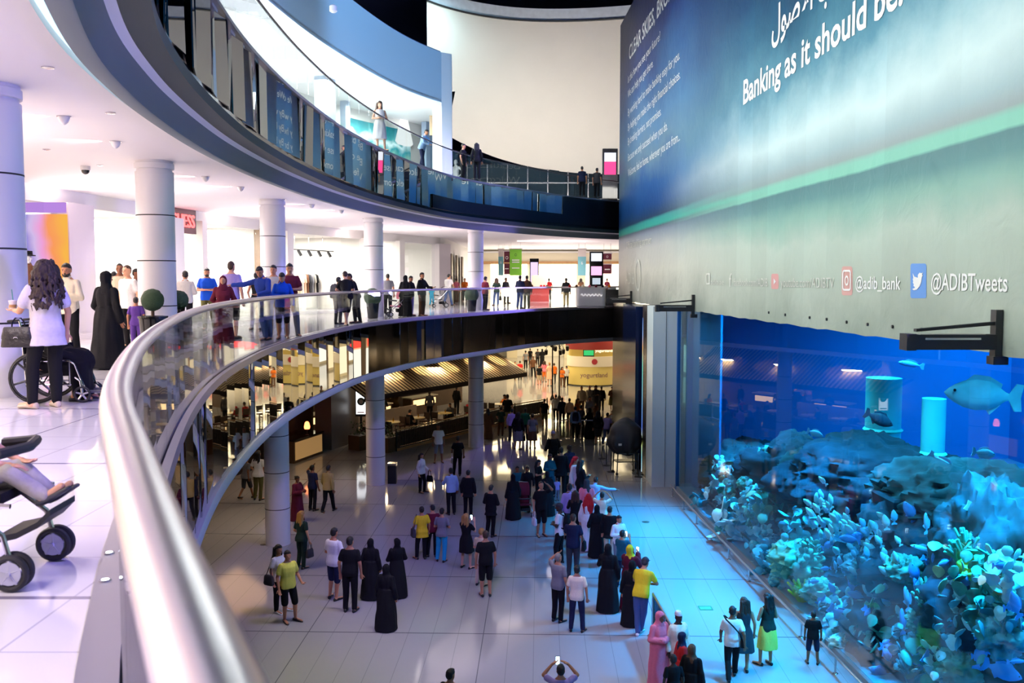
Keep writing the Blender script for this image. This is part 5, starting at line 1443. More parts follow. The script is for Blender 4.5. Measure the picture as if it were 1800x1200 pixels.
KID = (0.85, 1.45)
GROUND = [
 ('g1', 433, 877, 800, 150, 'walk', 'f', 'b', 'short', 'k', 'tee', 'grey', 'shorts', 'dgrey', 'person in grey top and shorts walking away beside the mirrored wall'),
 ('g2', 455, 879, 792, 165, 'bag', 'f', 't', 'long', 'k', 'tee', 'white', 'trousers', 'olive', 'woman in white top and patterned trousers behind the round column'),
 ('g4', 523, 915, 843, 60, 'chest', 'f', 'b', 'bun', 'k', 'gown', 'maroon', 'trousers', 'maroon', 'woman in a long maroon dress beside the round column'),
 ('g5', 550, 897, 817, 150, 'raise', 'm', 'b', 'short', 'k', 'tee', 'navy', 'trousers', 'black', 'man in navy shirt raising a hand to his head next to the khaki shirt'),
 ('g6', 577, 901, 817, 165, 'walk', 'm', 'b', 'short', 'k', 'shirt', 'khaki', 'trousers', 'black', 'man in khaki shirt walking with black trousers'),
 ('g7', 531, 999, 898, 150, 'bag', 'f', 'l', 'long', 'y', 'tee', 'dgreen', 'trousers', 'dgreen', 'blonde woman in dark green seen from behind with a grey handbag'),
 ('g8', 491, 1076, 957, 60, 'bag', 'f', 't', 'long', 'k', 'tee', 'white', 'trousers', 'black', 'dark haired woman with a grey shoulder bag behind the yellow polo man', {'shoe': 'white'}),
 ('g9', 507, 1093, 967, 40, 'bag', 'm', 't', 'short', 'k', 'tee', 'lemon', 'shorts', 'black', 'man in pale yellow shirt and dark shorts at the bottom left of the crowd'),
 ('g10', 588, 1054, 925, 150, 'fold', 'm', 't', 'short', 'k', 'tee', 'white', 'shorts', 'navy', 'man in white tee and dark shorts with folded arms beside the black tee man'),
 ('g11', 616, 1074, 941, 172, 'stand', 'm', 't', 'short', 'k', 'tee', 'black', 'jeans', 'black', 'man in black tee and black jeans seen from behind'),
 ('g12', 652, 1051, 947, 170, 'stand', 'f', 't', 'hijab', 'k', 'abaya', 'black', None, 'black', 'woman in black abaya, the left and slimmer of the group of three'),
 ('g13', 698, 1049, 947, 200, 'hold', 'f', 't', 'hijab', 'k', 'abaya', 'black', None, 'black', 'woman in wide black abaya, the right one of the group of three'),
 ('g14', 679, 1106, 995, 160, 'stand', 'f', 't', 'hijab', 'k', 'abaya', 'black', None, 'black', 'woman in black abaya nearest the viewer in the group of three'),
 ('g15', 741, 866, 799, 60, 'bag', 'f', 't', 'long', 'k', 'shirt', 'white', 'trousers', 'black', 'woman with long dark hair and white top walking alone near the litter bin'),
 ('g16', 771, 813, 745, 10, 'wide', 'm', 'b', 'short', 'k', 'tee', 'white', 'shorts', 'grey', 'man in white tee and grey shorts walking towards the viewer past the cafe fence'),
 ('g17', 805, 836, 766, 185, 'bag', 'm', 'b', 'short', 'k', 'tee', 'black', 'trousers', 'black', 'man in black shirt carrying a white plastic bag'),
 ('g18', 793, 904, 822, 200, 'fwd', 'm', 'b', 'short', 'k', 'shirt', 'lblue', 'trousers', 'black', 'man in light blue shirt walking away beside the dark suit'),
 ('g19', 823, 907, 826, 170, 'stand', 'm', 't', 'short', 'k', 'jacket', 'black', 'trousers', 'black', 'man in dark suit jacket walking away beside the light blue shirt'),
 ('g20', 863, 943, 852, 150, 'fold', 'm', 't', 'short', 'k', 'jacket', 'black', 'trousers', 'black', 'man in dark suit standing alone with a glowing bag at his side'),
 ('g21', 742, 982, 890, 200, 'bag', 'f', 't', 'bun', 'k', 'blouse', 'yellow', 'trousers', 'black', 'woman in bright yellow top with a slate shoulder bag'),
 ('g22', 761, 978, 887, 190, 'fold', 'm', 't', 'short', 'k', 'tee', 'maroon', 'trousers', 'black', 'person in dark maroon shirt between the yellow top and the turquoise trousers'),
 ('g23', 777, 987, 893, 165, 'fold', 'f', 't', 'short', 'k', 'tee', 'grey', 'trousers', 'turq', 'person in grey top and turquoise trousers seen from behind'),
 ('g24', 820, 998, 902, 150, 'phone', 'f', 'l', 'long', 'y', 'dress', 'black', None, 'black', 'blonde woman in short black dress holding up a phone'),
 ('g25', 846, 1030, 928, 150, 'fold', 'f', 'l', 'short', 'y', 'tee', 'beige', 'trousers', 'beige', 'fair haired person hidden behind the man in black polo and shorts'),
 ('g26', 854, 1047, 933, 190, 'stand', 'm', 't', 'short', 'b', 'tee', 'black', 'shorts', 'black', 'stout man in black polo and knee shorts seen from behind'),
 ('g27', 902, 912, 842, 200, 'stand', 'f', 't', 'hijab', 'k', 'abaya', 'black', None, 'black', 'woman in black abaya left of the pushchair in the middle of the hall'),
 ('g28', 909, 886, 819, 20, 'stand', 'm', 'b', 'short', 'k', 'tee', 'teal', 'trousers', 'black', 'boy in dark clothes standing behind the abaya beside the pushchair', {'hr': (1.3, 1.6)}),
 ('g29', 926, 892, 818, 10, 'push', 'm', 'b', 'short', 'k', 'shirt', 'black', 'trousers', 'black', 'man in black shirt bending over the pushchair'),
 ('g30', 946, 880, 808, 60, 'chest', 'f', 't', 'long', 'k', 'tee', 'black', 'trousers', 'black', 'woman with dark hair beside a lime green bag'),
 ('g31', 966, 874, 797, 30, 'fold', 'm', 'b', 'short', 'k', 'shirt', 'teal', 'trousers', 'teal', 'man in dark teal shirt with a badge'),
 ('g32', 962, 906, 835, 190, 'stand', 'f', 't', 'hijab', 'k', 'abaya', 'black', None, 'black', 'broad woman in black abaya behind the man in black shorts'),
 ('g33', 951, 942, 846, 20, 'raise', 'm', 't', 'buzz', 'b', 'tee', 'black', 'shorts', 'black', 'man in black tee and shorts with a hand at his face'),
 ('g35', 984, 990, 884, 250, 'fold', 'm', 'd', 'cap', 'k', 'tee', 'white', 'trousers', 'black', 'man in white shirt and dark cap with a black backpack', {'headc': 'dgrey'}),
 ('g36', 1007, 1016, 903, 165, 'fwd', 'm', 't', 'buzz', 'b', 'tee', 'navy', 'trousers', 'dgrey', 'man in navy tee with a cross body bag on his back holding a tablet'),
 ('g37', 981, 1092, 972, 140, 'raise', 'm', 't', 'buzz', 'g', 'tee', 'grey', 'trousers', 'black', 'man in grey polo raising one arm to look at the tank'),
 ('g38', 1014, 1109, 993, 165, 'wide', 'm', 't', 'short', 'k', 'tee', 'cream', 'jeans', 'navy', 'man in white tee and dark jeans seen from behind'),
 ('g39', 1049, 978, 891, 178, 'bag', 'f', 't', 'hijab', 'k', 'abaya', 'black', None, 'black', 'woman in black abaya standing straight in front of the white robed man'),
 ('g40', 1071, 985, 890, 160, 'stand', 'm', 't', 'short', 'k', 'jacket', 'black', 'trousers', 'beige', 'man in black and white jersey with pale trousers'),
 ('g41', 1087, 1000, 917, 20, 'fold', 'm', 't', 'short', 'k', 'shirt', 'white', 'trousers', 'grey', 'man in white shirt looking back at the viewer from the barrier'),
 ('g42', 1094, 1032, 931, 150, 'phone', 'm', 't', 'short', 'k', 'tee', 'teal', 'jeans', 'navy', 'man in dark teal tee holding a lit phone near the barrier'),
 ('g43', 1068, 1073, 956, 170, 'phone1', 'f', 't', 'hijab', 'k', 'abaya', 'black', None, 'black', 'woman in wide black abaya with a lit phone, next to the yellow shirt group'),
 ('g44', 1107, 1070, 957, 150, 'phone', 'f', 't', 'hijab', 'k', 'gown', 'maroon', None, 'red', 'woman in yellow headscarf and dark red dress', {'headc': 'yellow'}),
 ('g45', 1126, 1114, 990, 150, 'lean', 'm', 't', 'cap', 'k', 'tee', 'yellow', 'jeans', 'jean', 'man in yellow polo, cap and jeans leaning on the barrier', {'shoe': 'white', 'headc': 'dgrey', 'hr': (1.78, 1.9)}),
 ('g46', 1110, 1098, 995, 165, 'stand', 'f', 't', 'hijab', 'k', 'abaya', 'black', None, 'black', 'woman in black robe half hidden behind the yellow polo man'),
 ('g47', 1034, 967, 868, 170, 'stand', 'm', 't', 'ghutra', 'k', 'thobe', 'white', None, 'white', 'man in white robe with red head cloth behind the straight abaya', {'headc': 'red'}),
 ('g48', 1044, 926, 838, 160, 'point', 'm', 'b', 'short', 'k', 'shirt', 'lblue', 'trousers', 'stone', 'man in light blue shirt pointing towards the tank'),
 ('g49', 1058, 950, 864, 170, 'raise2', 'f', 't', 'short', 'k', 'tee', 'cream', 'trousers', 'turq', 'person in cream top with both arms raised to the head'),
 ('g50', 1011, 958, 862, 175, 'phone1', 'f', 'l', 'long', 'b', 'shirt', 'black', 'trousers', 'black', 'woman with long brown hair and black top filming the tank'),
 ('g51', 1001, 948, 850, 190, 'stand', 'm', 'b', 'short', 'k', 'shirt', 'lilac', 'trousers', 'black', 'person in pale lilac shirt left of the long brown hair'),
 ('g52', 1031, 940, 842, 180, 'stand', 'f', 't', 'hijab', 'k', 'gown', 'pink', None, 'black', 'person in dusty pink robe behind the light blue shirt', {'headc': 'dgrey'}),
 ('g53', 1010, 892, 796, 60, 'stand', 'm', 't', 'ghutra', 'k', 'thobe', 'white', None, 'white', 'man in white robe with red head cloth further back in the crowd', {'headc': 'red'}),
 ('g54', 1020, 896, 808, 120, 'chest', 'f', 't', 'long', 'k', 'shirt', 'black', 'trousers', 'black', 'woman in black right of the far white robe'),
 ('g55', 986, 872, 782, 170, 'stand', 'm', 't', 'short', 'k', 'jacket', 'black', 'trousers', 'black', 'tall man in black coat behind the child'),
 ('g56', 1000, 866, 776, 30, 'stand', 'm', 'd', 'short', 'k', 'shirt', 'navy', 'trousers', 'black', 'man in navy shirt behind the tall black coat'),
 ('g57', 979, 880, 842, 190, 'stand', 'm', 't', 'short', 'b', 'tee', 'lilac', 'trousers', 'grey', 'small child in lilac and grey beside the white robe', {'hr': KID}),
 ('g58', 972, 836, 738, 190, 'bag', 'm', 't', 'kufi', 'k', 'jacket', 'black', 'trousers', 'teal', 'man in pale cap and bulky black jacket near the glass barrier', {'headc': 'lilac'}),
 # behind, between the columns and the kiosk
 ('h1', 858, 771, 718, 180, 'stand', 'f', 't', 'hijab', 'k', 'gown', 'brown', None, 'brown', 'woman in long brown gown beside the far round column', {'headc': 'dgrey'}),
 ('h2', 881, 766, 719, 170, 'bag', 'f', 't', 'bun', 'k', 'tee', 'dgreen', 'trousers', 'brown', 'person in dark green top and brown trousers at the cafe entrance'),
 ('h3', 900, 776, 718, 170, 'stand', 'm', 't', 'short', 'k', 'shirt', 'lilac', 'trousers', 'black', 'man in lilac shirt beside the grey dress'),
 ('h4', 911, 790, 724, 160, 'bag', 'f', 't', 'long', 'k', 'jacket', 'black', 'skirt', 'grey', 'woman in black cardigan and long grey skirt with a dark bag'),
 ('h5', 923, 773, 717, 175, 'stand', 'm', 'b', 'short', 'k', 'shirt', 'green', 'trousers', 'black', 'man in green shirt before the cafe fence'),
 ('h6', 936, 788, 727, 178, 'stand', 'f', 't', 'bun', 'k', 'tee', 'grey', 'skirt', 'brown', 'woman in grey top and brown skirt right of the green shirt'),
 ('h7', 892, 752, 690, 180, 'stand', 'm', 't', 'short', 'k', 'tee', 'black', 'trousers', 'khaki', 'man in black tee and khaki trousers inside the cafe entrance'),
 ('h8', 957, 749, 704, 180, 'stand', 'm', 't', 'short', 'k', 'tee', 'black', 'shorts', 'olive', 'man in black tee and olive shorts outside the cafe fence'),
 ('h9', 977, 740, 699, 180, 'stand', 'm', 't', 'short', 'k', 'tee', 'white', 'trousers', 'black', 'man in white tee left of the navy shirt at the glass barrier'),
 ('h10', 988, 746, 702, 180, 'stand', 'm', 't', 'short', 'k', 'shirt', 'navy', 'trousers', 'navy', 'man in navy shirt between the two white shirts'),
 ('h11', 1001, 748, 702, 185, 'stand', 'm', 't', 'short', 'k', 'shirt', 'beige', 'trousers', 'black', 'stout man in pale shirt right of the navy shirt'),
 ('h12', 1011, 771, 714, 180, 'stand', 'm', 't', 'short', 'k', 'shirt', 'lblue', 'trousers', 'black', 'man in pale shirt with a dark backpack by the glass barrier'),
 ('h13', 1021, 764, 712, 150, 'stand', 'f', 't', 'short', 'k', 'tee', 'dgrey', 'trousers', 'black', 'person in charcoal behind the pale backpack man'),
 ('h14', 1036, 771, 717, 230, 'fwd', 'f', 't', 'hijab', 'k', 'abaya', 'black', None, 'black', 'woman in black abaya reaching out her arm near the barrier'),
 ('h15', 1051, 781, 722, 180, 'stand', 'f', 't', 'long', 'k', 'shirt', 'black', 'shorts', 'dgrey', 'woman with long black hair and shorts right of the reaching abaya'),
 ('h16', 1066, 781, 725, 150, 'push', 'm', 't', 'short', 'k', 'tee', 'lilac', 'jeans', 'jean', 'man in lilac tee pushing towards the covered cart'),
 ('h17', 1022, 728, 678, 0, 'stand', 'm', 't', 'buzz', 'k', 'shirt', 'beige', 'trousers', 'brown', 'man in beige shirt in the row before the kiosk, the left end'),
 ('h18', 1036, 727, 677, 0, 'stand', 'm', 'l', 'buzz', 'g', 'shirt', 'stone', 'trousers', 'stone', 'pale haired man in stone shirt second in the row before the kiosk'),
 ('h19', 1047, 728, 677, 10, 'chest', 'f', 't', 'hijab', 'k', 'gown', 'dgrey', None, 'black', 'woman in dark headscarf third in the row before the kiosk'),
 ('h20', 1057, 722, 680, 170, 'stand', 'm', 't', 'short', 'k', 'jacket', 'black', 'trousers', 'black', 'man in black coat fourth in the row before the kiosk'),
 ('h21', 1076, 722, 680, 5, 'fold', 'f', 't', 'bun', 'k', 'shirt', 'brown', 'skirt', 'olive', 'woman in brown top and long olive skirt alone before the kiosk'),
 ('h22', 1036, 752, 696, 30, 'fold', 'm', 't', 'short', 'k', 'shirt', 'stone', 'trousers', 'brown', 'young man in stone shirt behind the reaching abaya'),
 ('h23', 1015, 752, 700, 40, 'stand', 'f', 't', 'long', 'b', 'tee', 'orange', 'trousers', 'brown', 'woman in orange top beside the stout pale shirt'),
 ('h24', 1047, 736, 708, 10, 'stand', 'm', 'b', 'short', 'k', 'tee', 'brown', 'trousers', 'brown', 'little child in brown under the dark headscarf woman', {'hr': KID}),
 ('h25', 1087, 724, 683, 200, 'stand', 'f', 't', 'bun', 'k', 'tee', 'maroon', 'trousers', 'black', 'person in maroon half hidden by the black mirror panel'),
 ('h26', 1083, 748, 705, 240, 'sit', 'm', 't', 'short', 'k', 'tee', 'maroon', 'shorts', 'white', 'seated person in maroon beside the black mirror panel'),
 # far bright passage
 ('f1', 937, 663, 626, 10, 'bag', 'm', 'b', 'short', 'k', 'tee', 'brown', 'trousers', 'black', 'man in brown tee and black trousers in the bright far passage'),
 ('f2', 948, 676, 641, 180, 'stand', 'm', 't', 'short', 'b', 'tee', 'black', 'shorts', 'beige', 'man in black tee and beige shorts in the far passage'),
 ('f3', 957, 671, 634, 170, 'stand', 'f', 't', 'long', 'b', 'tee', 'pink', 'shorts', 'orange', 'woman in pink top in the far passage'),
 ('f4', 966, 678, 637, 180, 'stand', 'f', 'l', 'bun', 'y', 'dress', 'peach', None, 'black', 'woman in peach dress in the far passage'),
 ('f5', 974, 674, 638, 200, 'bag', 'm', 't', 'short', 'b', 'tee', 'orange', 'trousers', 'dgrey', 'man in orange tee at the far lamp post'),
 ('f6', 988, 680, 652, 20, 'fold', 'f', 't', 'long', 'k', 'tee', 'orange', 'trousers', 'brown', 'woman in orange top left of the kiosk counter'),
 ('f7', 996, 678, 649, 200, 'fold', 'm', 't', 'short', 'k', 'tee', 'white', 'trousers', 'black', 'man in white tee at the left end of the kiosk'),
 ('f8', 945, 642, 613, 170, 'stand', 'm', 't', 'short', 'k', 'tee', 'dgrey', 'trousers', 'black', 'distant person in charcoal left of the hanging plant'),
 ('f9', 953, 644, 613, 180, 'hold', 'f', 't', 'hijab', 'k', 'gown', 'black', None, 'black', 'distant woman in black with a pale bundle'),
 ('f10', 932, 640, 612, 200, 'stand', 'm', 't', 'short', 'k', 'tee', 'black', 'trousers', 'dgrey', 'distant person in black beside the awning edge'),
 ('f11', 924, 648, 616, 190, 'stand', 'f', 't', 'bun', 'k', 'tee', 'grey', 'trousers', 'black', 'distant person in grey behind the awning corner'),
 ('f12', 914, 668, 634, 180, 'stand', 'm', 't', 'short', 'k', 'tee', 'red', 'trousers', 'black', 'distant person in red under the awning corner'),
 ('f13', 905, 668, 636, 20, 'walk', 'm', 't', 'short', 'k', 'shirt', 'dgrey', 'trousers', 'black', 'distant walker in charcoal seen under the awning'),
 # aquarium side
 ('a1', 1286, 1196, 1066, 172, 'walk', 'm', 'b', 'short', 'k', 'tee', 'white', 'trousers', 'black', 'man in white tee with a black cross body strap walking by the tank'),
 ('a2', 1306, 1180, 1050, 178, 'hip', 'f', 't', 'long', 'b', 'sundress', 'dgrey', None, 'black', 'woman in short dark patterned dress beside the white tee man'),
 ('a3', 1348, 1168, 1045, 200, 'fold', 'f', 't', 'long', 'k', 'vest', 'dgreen', 'skirt', 'lemon', 'woman with long dark hair and pale yellow skirt near the rail'),
 ('a4', 1428, 1166, 1074, 165, 'wide', 'm', 'b', 'short', 'k', 'tee', 'black', 'shorts', 'navy', 'small boy in dark tee and shorts holding the low rail', {'hr': (1.0, 1.5)}),
 ('a5', 1158, 1206, 1094, 25, 'fold', 'f', 'b', 'hijab', 'k', 'gown', 'pink', None, 'pink', 'woman in pink robe and pink headscarf beside the man in white robe', {'headc': 'pink'}),
 ('a6', 1190, 1206, 1086, 20, 'stand', 'm', 'd', 'kufi', 'k', 'thobe', 'cream', None, 'white', 'man in white robe and white cap beside the pink robe'),
 ('a7', 1196, 1236, 1140, 100, 'stand', 'f', 't', 'hijab', 'k', 'gown', 'red', None, 'black', 'woman in navy headscarf and red dress below the white robe', {'headc': 'navy', 'hr': (1.4, 1.7)}),
 ('a8', 1214, 1262, 1165, 150, 'stand', 'f', 'b', 'hijab', 'k', 'abaya', 'black', None, 'black', 'woman in brown patterned headscarf at the bottom edge', {'headc': 'brown', 'hr': (1.4, 1.7)}),
 ('a9', 1183, 1272, 1178, 190, 'stand', 'f', 'd', 'short', 'k', 'tee', 'black', 'trousers', 'black', 'dark haired person at the bottom edge left of the brown headscarf', {'hr': (1.3, 1.7)}),
 ('a10', 791, 1330, 1182, 150, 'stand', 'm', 't', 'short', 'k', 'tee', 'black', 'trousers', 'black', 'person whose dark hair just shows at the bottom edge'),
 ('a11', 985, 1318, 1180, 180, 'raise2', 'm', 't', 'short', 'k', 'tee', 'lilac', 'trousers', 'black', 'person at the bottom edge raising a phone overhead'),
]
put(0.0, GROUND, 'people on the ground floor')

MIDDLE = [
 ('m1', 86, 716, 457, 228, 'cup', 'f', 'l', 'curly', 'd', 'blouse', 'mist', 'trousers', 'black', 'woman with long curly dark hair and pale top beside the wheelchair', {'fine': True, 'shoe': 'beige', 'hr': (1.66, 1.72)}),
 ('m2', 123, 634, 463, -5, 'fold', 'm', 't', 'short', 'k', 'shirt', 'cream', 'trousers', 'black', 'bearded man in cream shirt and black trousers facing the viewer behind the wheelchair', {'fine': True, 'facef': True, 'beard': True}),
 ('m3', 191, 648, 477, 160, 'bag', 'f', 't', 'hijab', 'k', 'abaya', 'black', None, 'black', 'woman in black abaya and headscarf reaching to the wheelchair', {'fine': True}),
 ('m4', 229, 612, 466, -25, 'stand', 'm', 'l', 'buzz', 'b', 'tee', 'white', 'trousers', 'black', 'balding man in white polo near the end of the walkway rail', {'facef': True}),
 ('m5', 214, 598, 463, 20, 'stand', 'm', 'b', 'buzz', 'k', 'tee', 'beige', 'trousers', 'brown', 'man in beige tee just behind the white polo man', {'facef': True}),
 ('m6', 203, 590, 477, 190, 'stand', 'm', 't', 'short', 'k', 'tee', 'grey', 'trousers', 'black', 'dark haired person partly hidden by the black headscarf'),
 ('m7', 241, 594, 472, 80, 'stand', 'm', 'b', 'short', 'k', 'tee', 'navy', 'trousers', 'black', 'dark haired man behind the white polo, next to the column'),
 ('m8', 241, 618, 522, 190, 'stand', 'f', 't', 'short', 'k', 'tee', 'purple', 'trousers', 'purple', 'child in purple patterned top by the green ball plant', {'hr': KID}),
 ('m10', 366, 580, 471, 10, 'fold', 'm', 't', 'short', 'k', 'tee', 'royal', 'trousers', 'olive', 'bearded man in royal blue polo with a white cup', {'facef': True, 'beard': True}),
 ('m11', 328, 586, 476, 190, 'fold', 'm', 't', 'short', 'k', 'shirt', 'white', 'trousers', 'black', 'man in white shirt seen from behind against the bright shop'),
 ('m12', 408, 596, 458, 172, 'stand', 'm', 'l', 'buzz', 'b', 'tee', 'lilac', 'shorts', 'black', 'tall man in grey lilac tee leaning at the rail', {'hr': (1.8, 1.9)}),
 ('m12b', 394, 604, 497, 10, 'back', 'f', 't', 'hijab', 'b', 'gown', 'maroon', None, 'black', 'woman in maroon patterned shawl with her back to the rail', {'headc': 'maroon'}),
 ('m13', 468, 598, 475, -20, 'point', 'm', 't', 'short', 'k', 'shirt', 'blue', 'jeans', 'jean', 'young man in blue shirt leaning on the rail and pointing', {'facef': True, 'hr': (1.8, 1.86)}),
 ('m14', 483, 588, 466, 0, 'stand', 'm', 't', 'short', 'k', 'tee', 'stone', 'trousers', 'khaki', 'man behind the pointing young man', {'facef': True}),
 ('m15', 498, 596, 478, 10, 'look', 'f', 't', 'short', 'k', 'shirt', 'royal', 'shorts', 'black', 'young person with bowed dark head leaning over the rail'),
 ('m16', 511, 592, 463, 10, 'fold', 'm', 't', 'short', 'k', 'tee', 'maroon', 'trousers', 'grey', 'tall young man in maroon patterned tee right of the bowed head', {'facef': True}),
 ('m17', 453, 580, 478, 190, 'bag', 'f', 't', 'bun', 'k', 'vest', 'black', 'trousers', 'white', 'person in black sleeveless top behind the pointing arm'),
 ('c1', 610, 573, 474, 200, 'lean', 'f', 'l', 'short', 'b', 'tee', 'black', 'shorts', 'black', 'woman with bare legs and black top hugging at the rail', {'hr': (1.76, 1.82)}),
 ('c2', 595, 570, 488, 150, 'stand', 'm', 't', 'short', 'k', 'tee', 'black', 'jeans', 'dgrey', 'person with a dark backpack and grey trousers at the rail beside bare legs'),
 ('c3', 627, 568, 484, -60, 'lean', 'm', 'b', 'short', 'k', 'shirt', 'black', 'trousers', 'black', 'man in black bending over the rail beside the bare legged woman', {'hr': (1.7, 1.82)}),
 ('c4', 682, 553, 481, 180, 'stand', 'm', 't', 'short', 'k', 'tee', 'grey', 'trousers', 'black', 'man in grey shirt right of the fourth column', {'facef': False}),
 ('c5', 713, 556, 484, 170, 'stand', 'f', 't', 'hijab', 'k', 'abaya', 'black', None, 'black', 'woman in black abaya beside the pink pushchair'),
 ('c6', 722, 555, 485, 60, 'chest', 'm', 't', 'short', 'k', 'shirt', 'black', 'trousers', 'lilac', 'person in black shirt and lilac trousers next to the abaya at the rail'),
 ('c7', 742, 556, 479, 60, 'fwd', 'm', 't', 'short', 'k', 'shirt', 'black', 'trousers', 'brown', 'man in black shirt and brown trousers resting a hand on the rail'),
 ('c8', 759, 538, 503, 170, 'walk', 'm', 't', 'short', 'k', 'tee', 'turq', 'trousers', 'turq', 'child in turquoise right of the brown trousers man', {'hr': KID}),
 ('c9', 787, 538, 481, 150, 'push', 'm', 't', 'short', 'k', 'tee', 'white', 'jeans', 'jean', 'man in white tee and jeans pushing a pushchair'),
 ('c10', 802, 532, 489, 190, 'stand', 'f', 't', 'bun', 'b', 'tee', 'pink', 'trousers', 'brown', 'woman in pink beyond the white tee man'),
 ('c11', 817, 530, 489, 0, 'stand', 'm', 't', 'short', 'k', 'tee', 'orange', 'trousers', 'black', 'far person in orange left of the last column'),
 ('c12', 853, 545, 486, 130, 'fold', 'm', 't', 'short', 'k', 'tee', 'maroon', 'trousers', 'black', 'man in dark red tee at the rail right of the last column'),
 ('c13', 873, 537, 489, 190, 'bag', 'f', 't', 'long', 'b', 'tee', 'dgreen', 'jeans', 'jean', 'woman in dark top and blue jeans beyond the dark red tee'),
 ('c14', 889, 533, 488, 40, 'fold', 'm', 't', 'short', 'k', 'jacket', 'dgrey', 'trousers', 'black', 'man in charcoal jacket beneath the green banner'),
 ('c15', 914, 542, 484, 150, 'fold', 'm', 't', 'short', 'k', 'shirt', 'navy', 'jeans', 'jean', 'man in navy shirt and jeans standing at the far rail'),
 ('c16', 926, 542, 484, 190, 'stand', 'm', 't', 'short', 'k', 'shirt', 'brown', 'trousers', 'olive', 'man in brown shirt beside the navy shirt at the far rail'),
 ('c17', 955, 526, 491, 180, 'stand', 'm', 't', 'short', 'k', 'jacket', 'black', 'trousers', 'black', 'man in black before the red counter'),
 ('c18', 965, 528, 497, 190, 'stand', 'f', 't', 'short', 'k', 'tee', 'red', 'trousers', 'black', 'person in red right of the red counter'),
 ('c19', 995, 538, 492, 180, 'stand', 'm', 't', 'short', 'k', 'shirt', 'black', 'trousers', 'khaki', 'man in black top and khaki trousers left of the white counter'),
 ('c20', 1042, 526, 488, 10, 'stand', 'f', 't', 'bun', 'k', 'tee', 'pink', 'trousers', 'black', 'attendant in pink behind the white counter'),
 ('c21', 1050, 526, 489, 0, 'stand', 'm', 't', 'short', 'k', 'tee', 'black', 'trousers', 'black', 'attendant in black behind the white counter'),
 ('c22', 1067, 525, 494, 200, 'stand', 'f', 't', 'bun', 'b', 'tee', 'maroon', 'trousers', 'black', 'customer in maroon behind the white counter'),
 ('c23', 1021, 524, 492, 170, 'stand', 'f', 't', 'long', 'k', 'tee', 'brown', 'trousers', 'black', 'woman in brown at the left end of the white counter'),
]
put(ZM, MIDDLE, 'people on the walkway')
UP = [
 ('u1', 668, 266, 178, 20, 'fold', 'f', 'l', 'long', 'b', 'vest', 'white', 'skirt', 'white', 'woman in white dress standing on the topmost balcony'),
 ('u2', 742, 297, 227, 60, 'lean', 'm', 't', 'short', 'k', 'shirt', 'lblue', 'trousers', 'navy', 'man in pale blue shirt behind the topmost rail'),
 ('u3', 814, 318, 253, 70, 'stand', 'm', 't', 'short', 'k', 'tee', 'black', 'trousers', 'black', 'dark haired man left of the long haired woman on the topmost balcony'),
 ('u4', 838, 316, 251, 190, 'stand', 'f', 't', 'long', 'k', 'shirt', 'black', 'trousers', 'black', 'long haired woman in black before the pale drum wall'),
 ('u5', 1023, 345, 305, 180, 'stand', 'm', 't', 'short', 'k', 'tee', 'navy', 'trousers', 'black', 'distant man in navy on the topmost balcony'),
 ('u6', 1049, 347, 310, 160, 'stand', 'm', 't', 'short', 'k', 'tee', 'dgrey', 'trousers', 'black', 'distant person in charcoal left of the pink sign'),
]
put(ZU, UP, 'people on the topmost balcony')
# things in hands
for k, s, lab in [('g24', 1, 'lit phone held up by the blonde woman'), ('g42', 1, 'lit phone of the man in dark teal tee'), ('g43', 1, 'lit phone of the woman in wide black abaya'), ('g50', 1, 'lit phone of the woman with long brown hair'),
                  ('g36', 1, 'lit tablet of the man in navy tee'), ('a11', 1, 'lit phone raised at the bottom edge'), ('g44', 0, 'lit phone near the yellow headscarf')]:
    phone_thing(k, lab, s)
for k, lab, c, s in [('g7', 'grey handbag carried by the blonde woman in dark green', 'dgrey', 0), ('g15', 'black handbag of the woman walking near the litter bin', 'black', 1), ('g17', 'white plastic bag of the man in black shirt', 'white', 1),
                     ('g20', 'pale glowing carrier bag beside the dark suit', 'white', 0), ('g33', 'white carrier bag of the man in black shorts', 'white', 0), ('g30', 'lime green bag beside the dark haired woman', 'lime', 1), ('h4', 'dark bag of the woman in black cardigan', 'black', 0), ('c13', 'dark bag of the woman in blue jeans', 'black', 0)]:
    bag_thing(k, lab, c, s)
for k, lab, c, s in [('g8', 'grey shoulder bag behind the yellow polo man', 'dgrey', 0), ('g21', 'slate shoulder bag of the woman in bright yellow', 'dgrey', 1), ('a2', 'black shoulder bag of the woman in dark dress', 'black', 1), ('g36', 'dark cross body bag of the man in navy tee', 'black', 0)]:
    shoulder_bag(k, lab, c, s)
for k, lab, c in [('g35', 'black backpack of the man in white shirt and cap', 'black'), ('c2', 'dark backpack at the walkway rail', 'dgrey'), ('h12', 'dark backpack of the man by the glass barrier', 'navy'), ('g58', 'bulky dark backpack of the man in pale cap', 'black')]:
    backpack(k, lab, c)
# strap of the man in white tee
rt, _, kk = PEOPLE['a1']
t = thing('cross_body_bag', local_pt('a1', (-.22, .02, .93)), 'black cross body bag of the man in white tee', 'bag', rt.rotation_euler.z)
MB().box((0, 0, 0), (.07, .20, .16)).build('bag_body', cloth(*C['black']), t)
MB().tube([(.02, .06, .08), (.06, .14, .22), (.20, .15, .38), (.34, .10, .50), (.37, 0, .535), (.34, -.09, .50), (.20, -.14, .36), (.06, -.12, .2), (.02, -.06, .08)], .016, 6).build('strap', cloth(*C['black']), t)

black_fab = cloth(24, 24, 28)
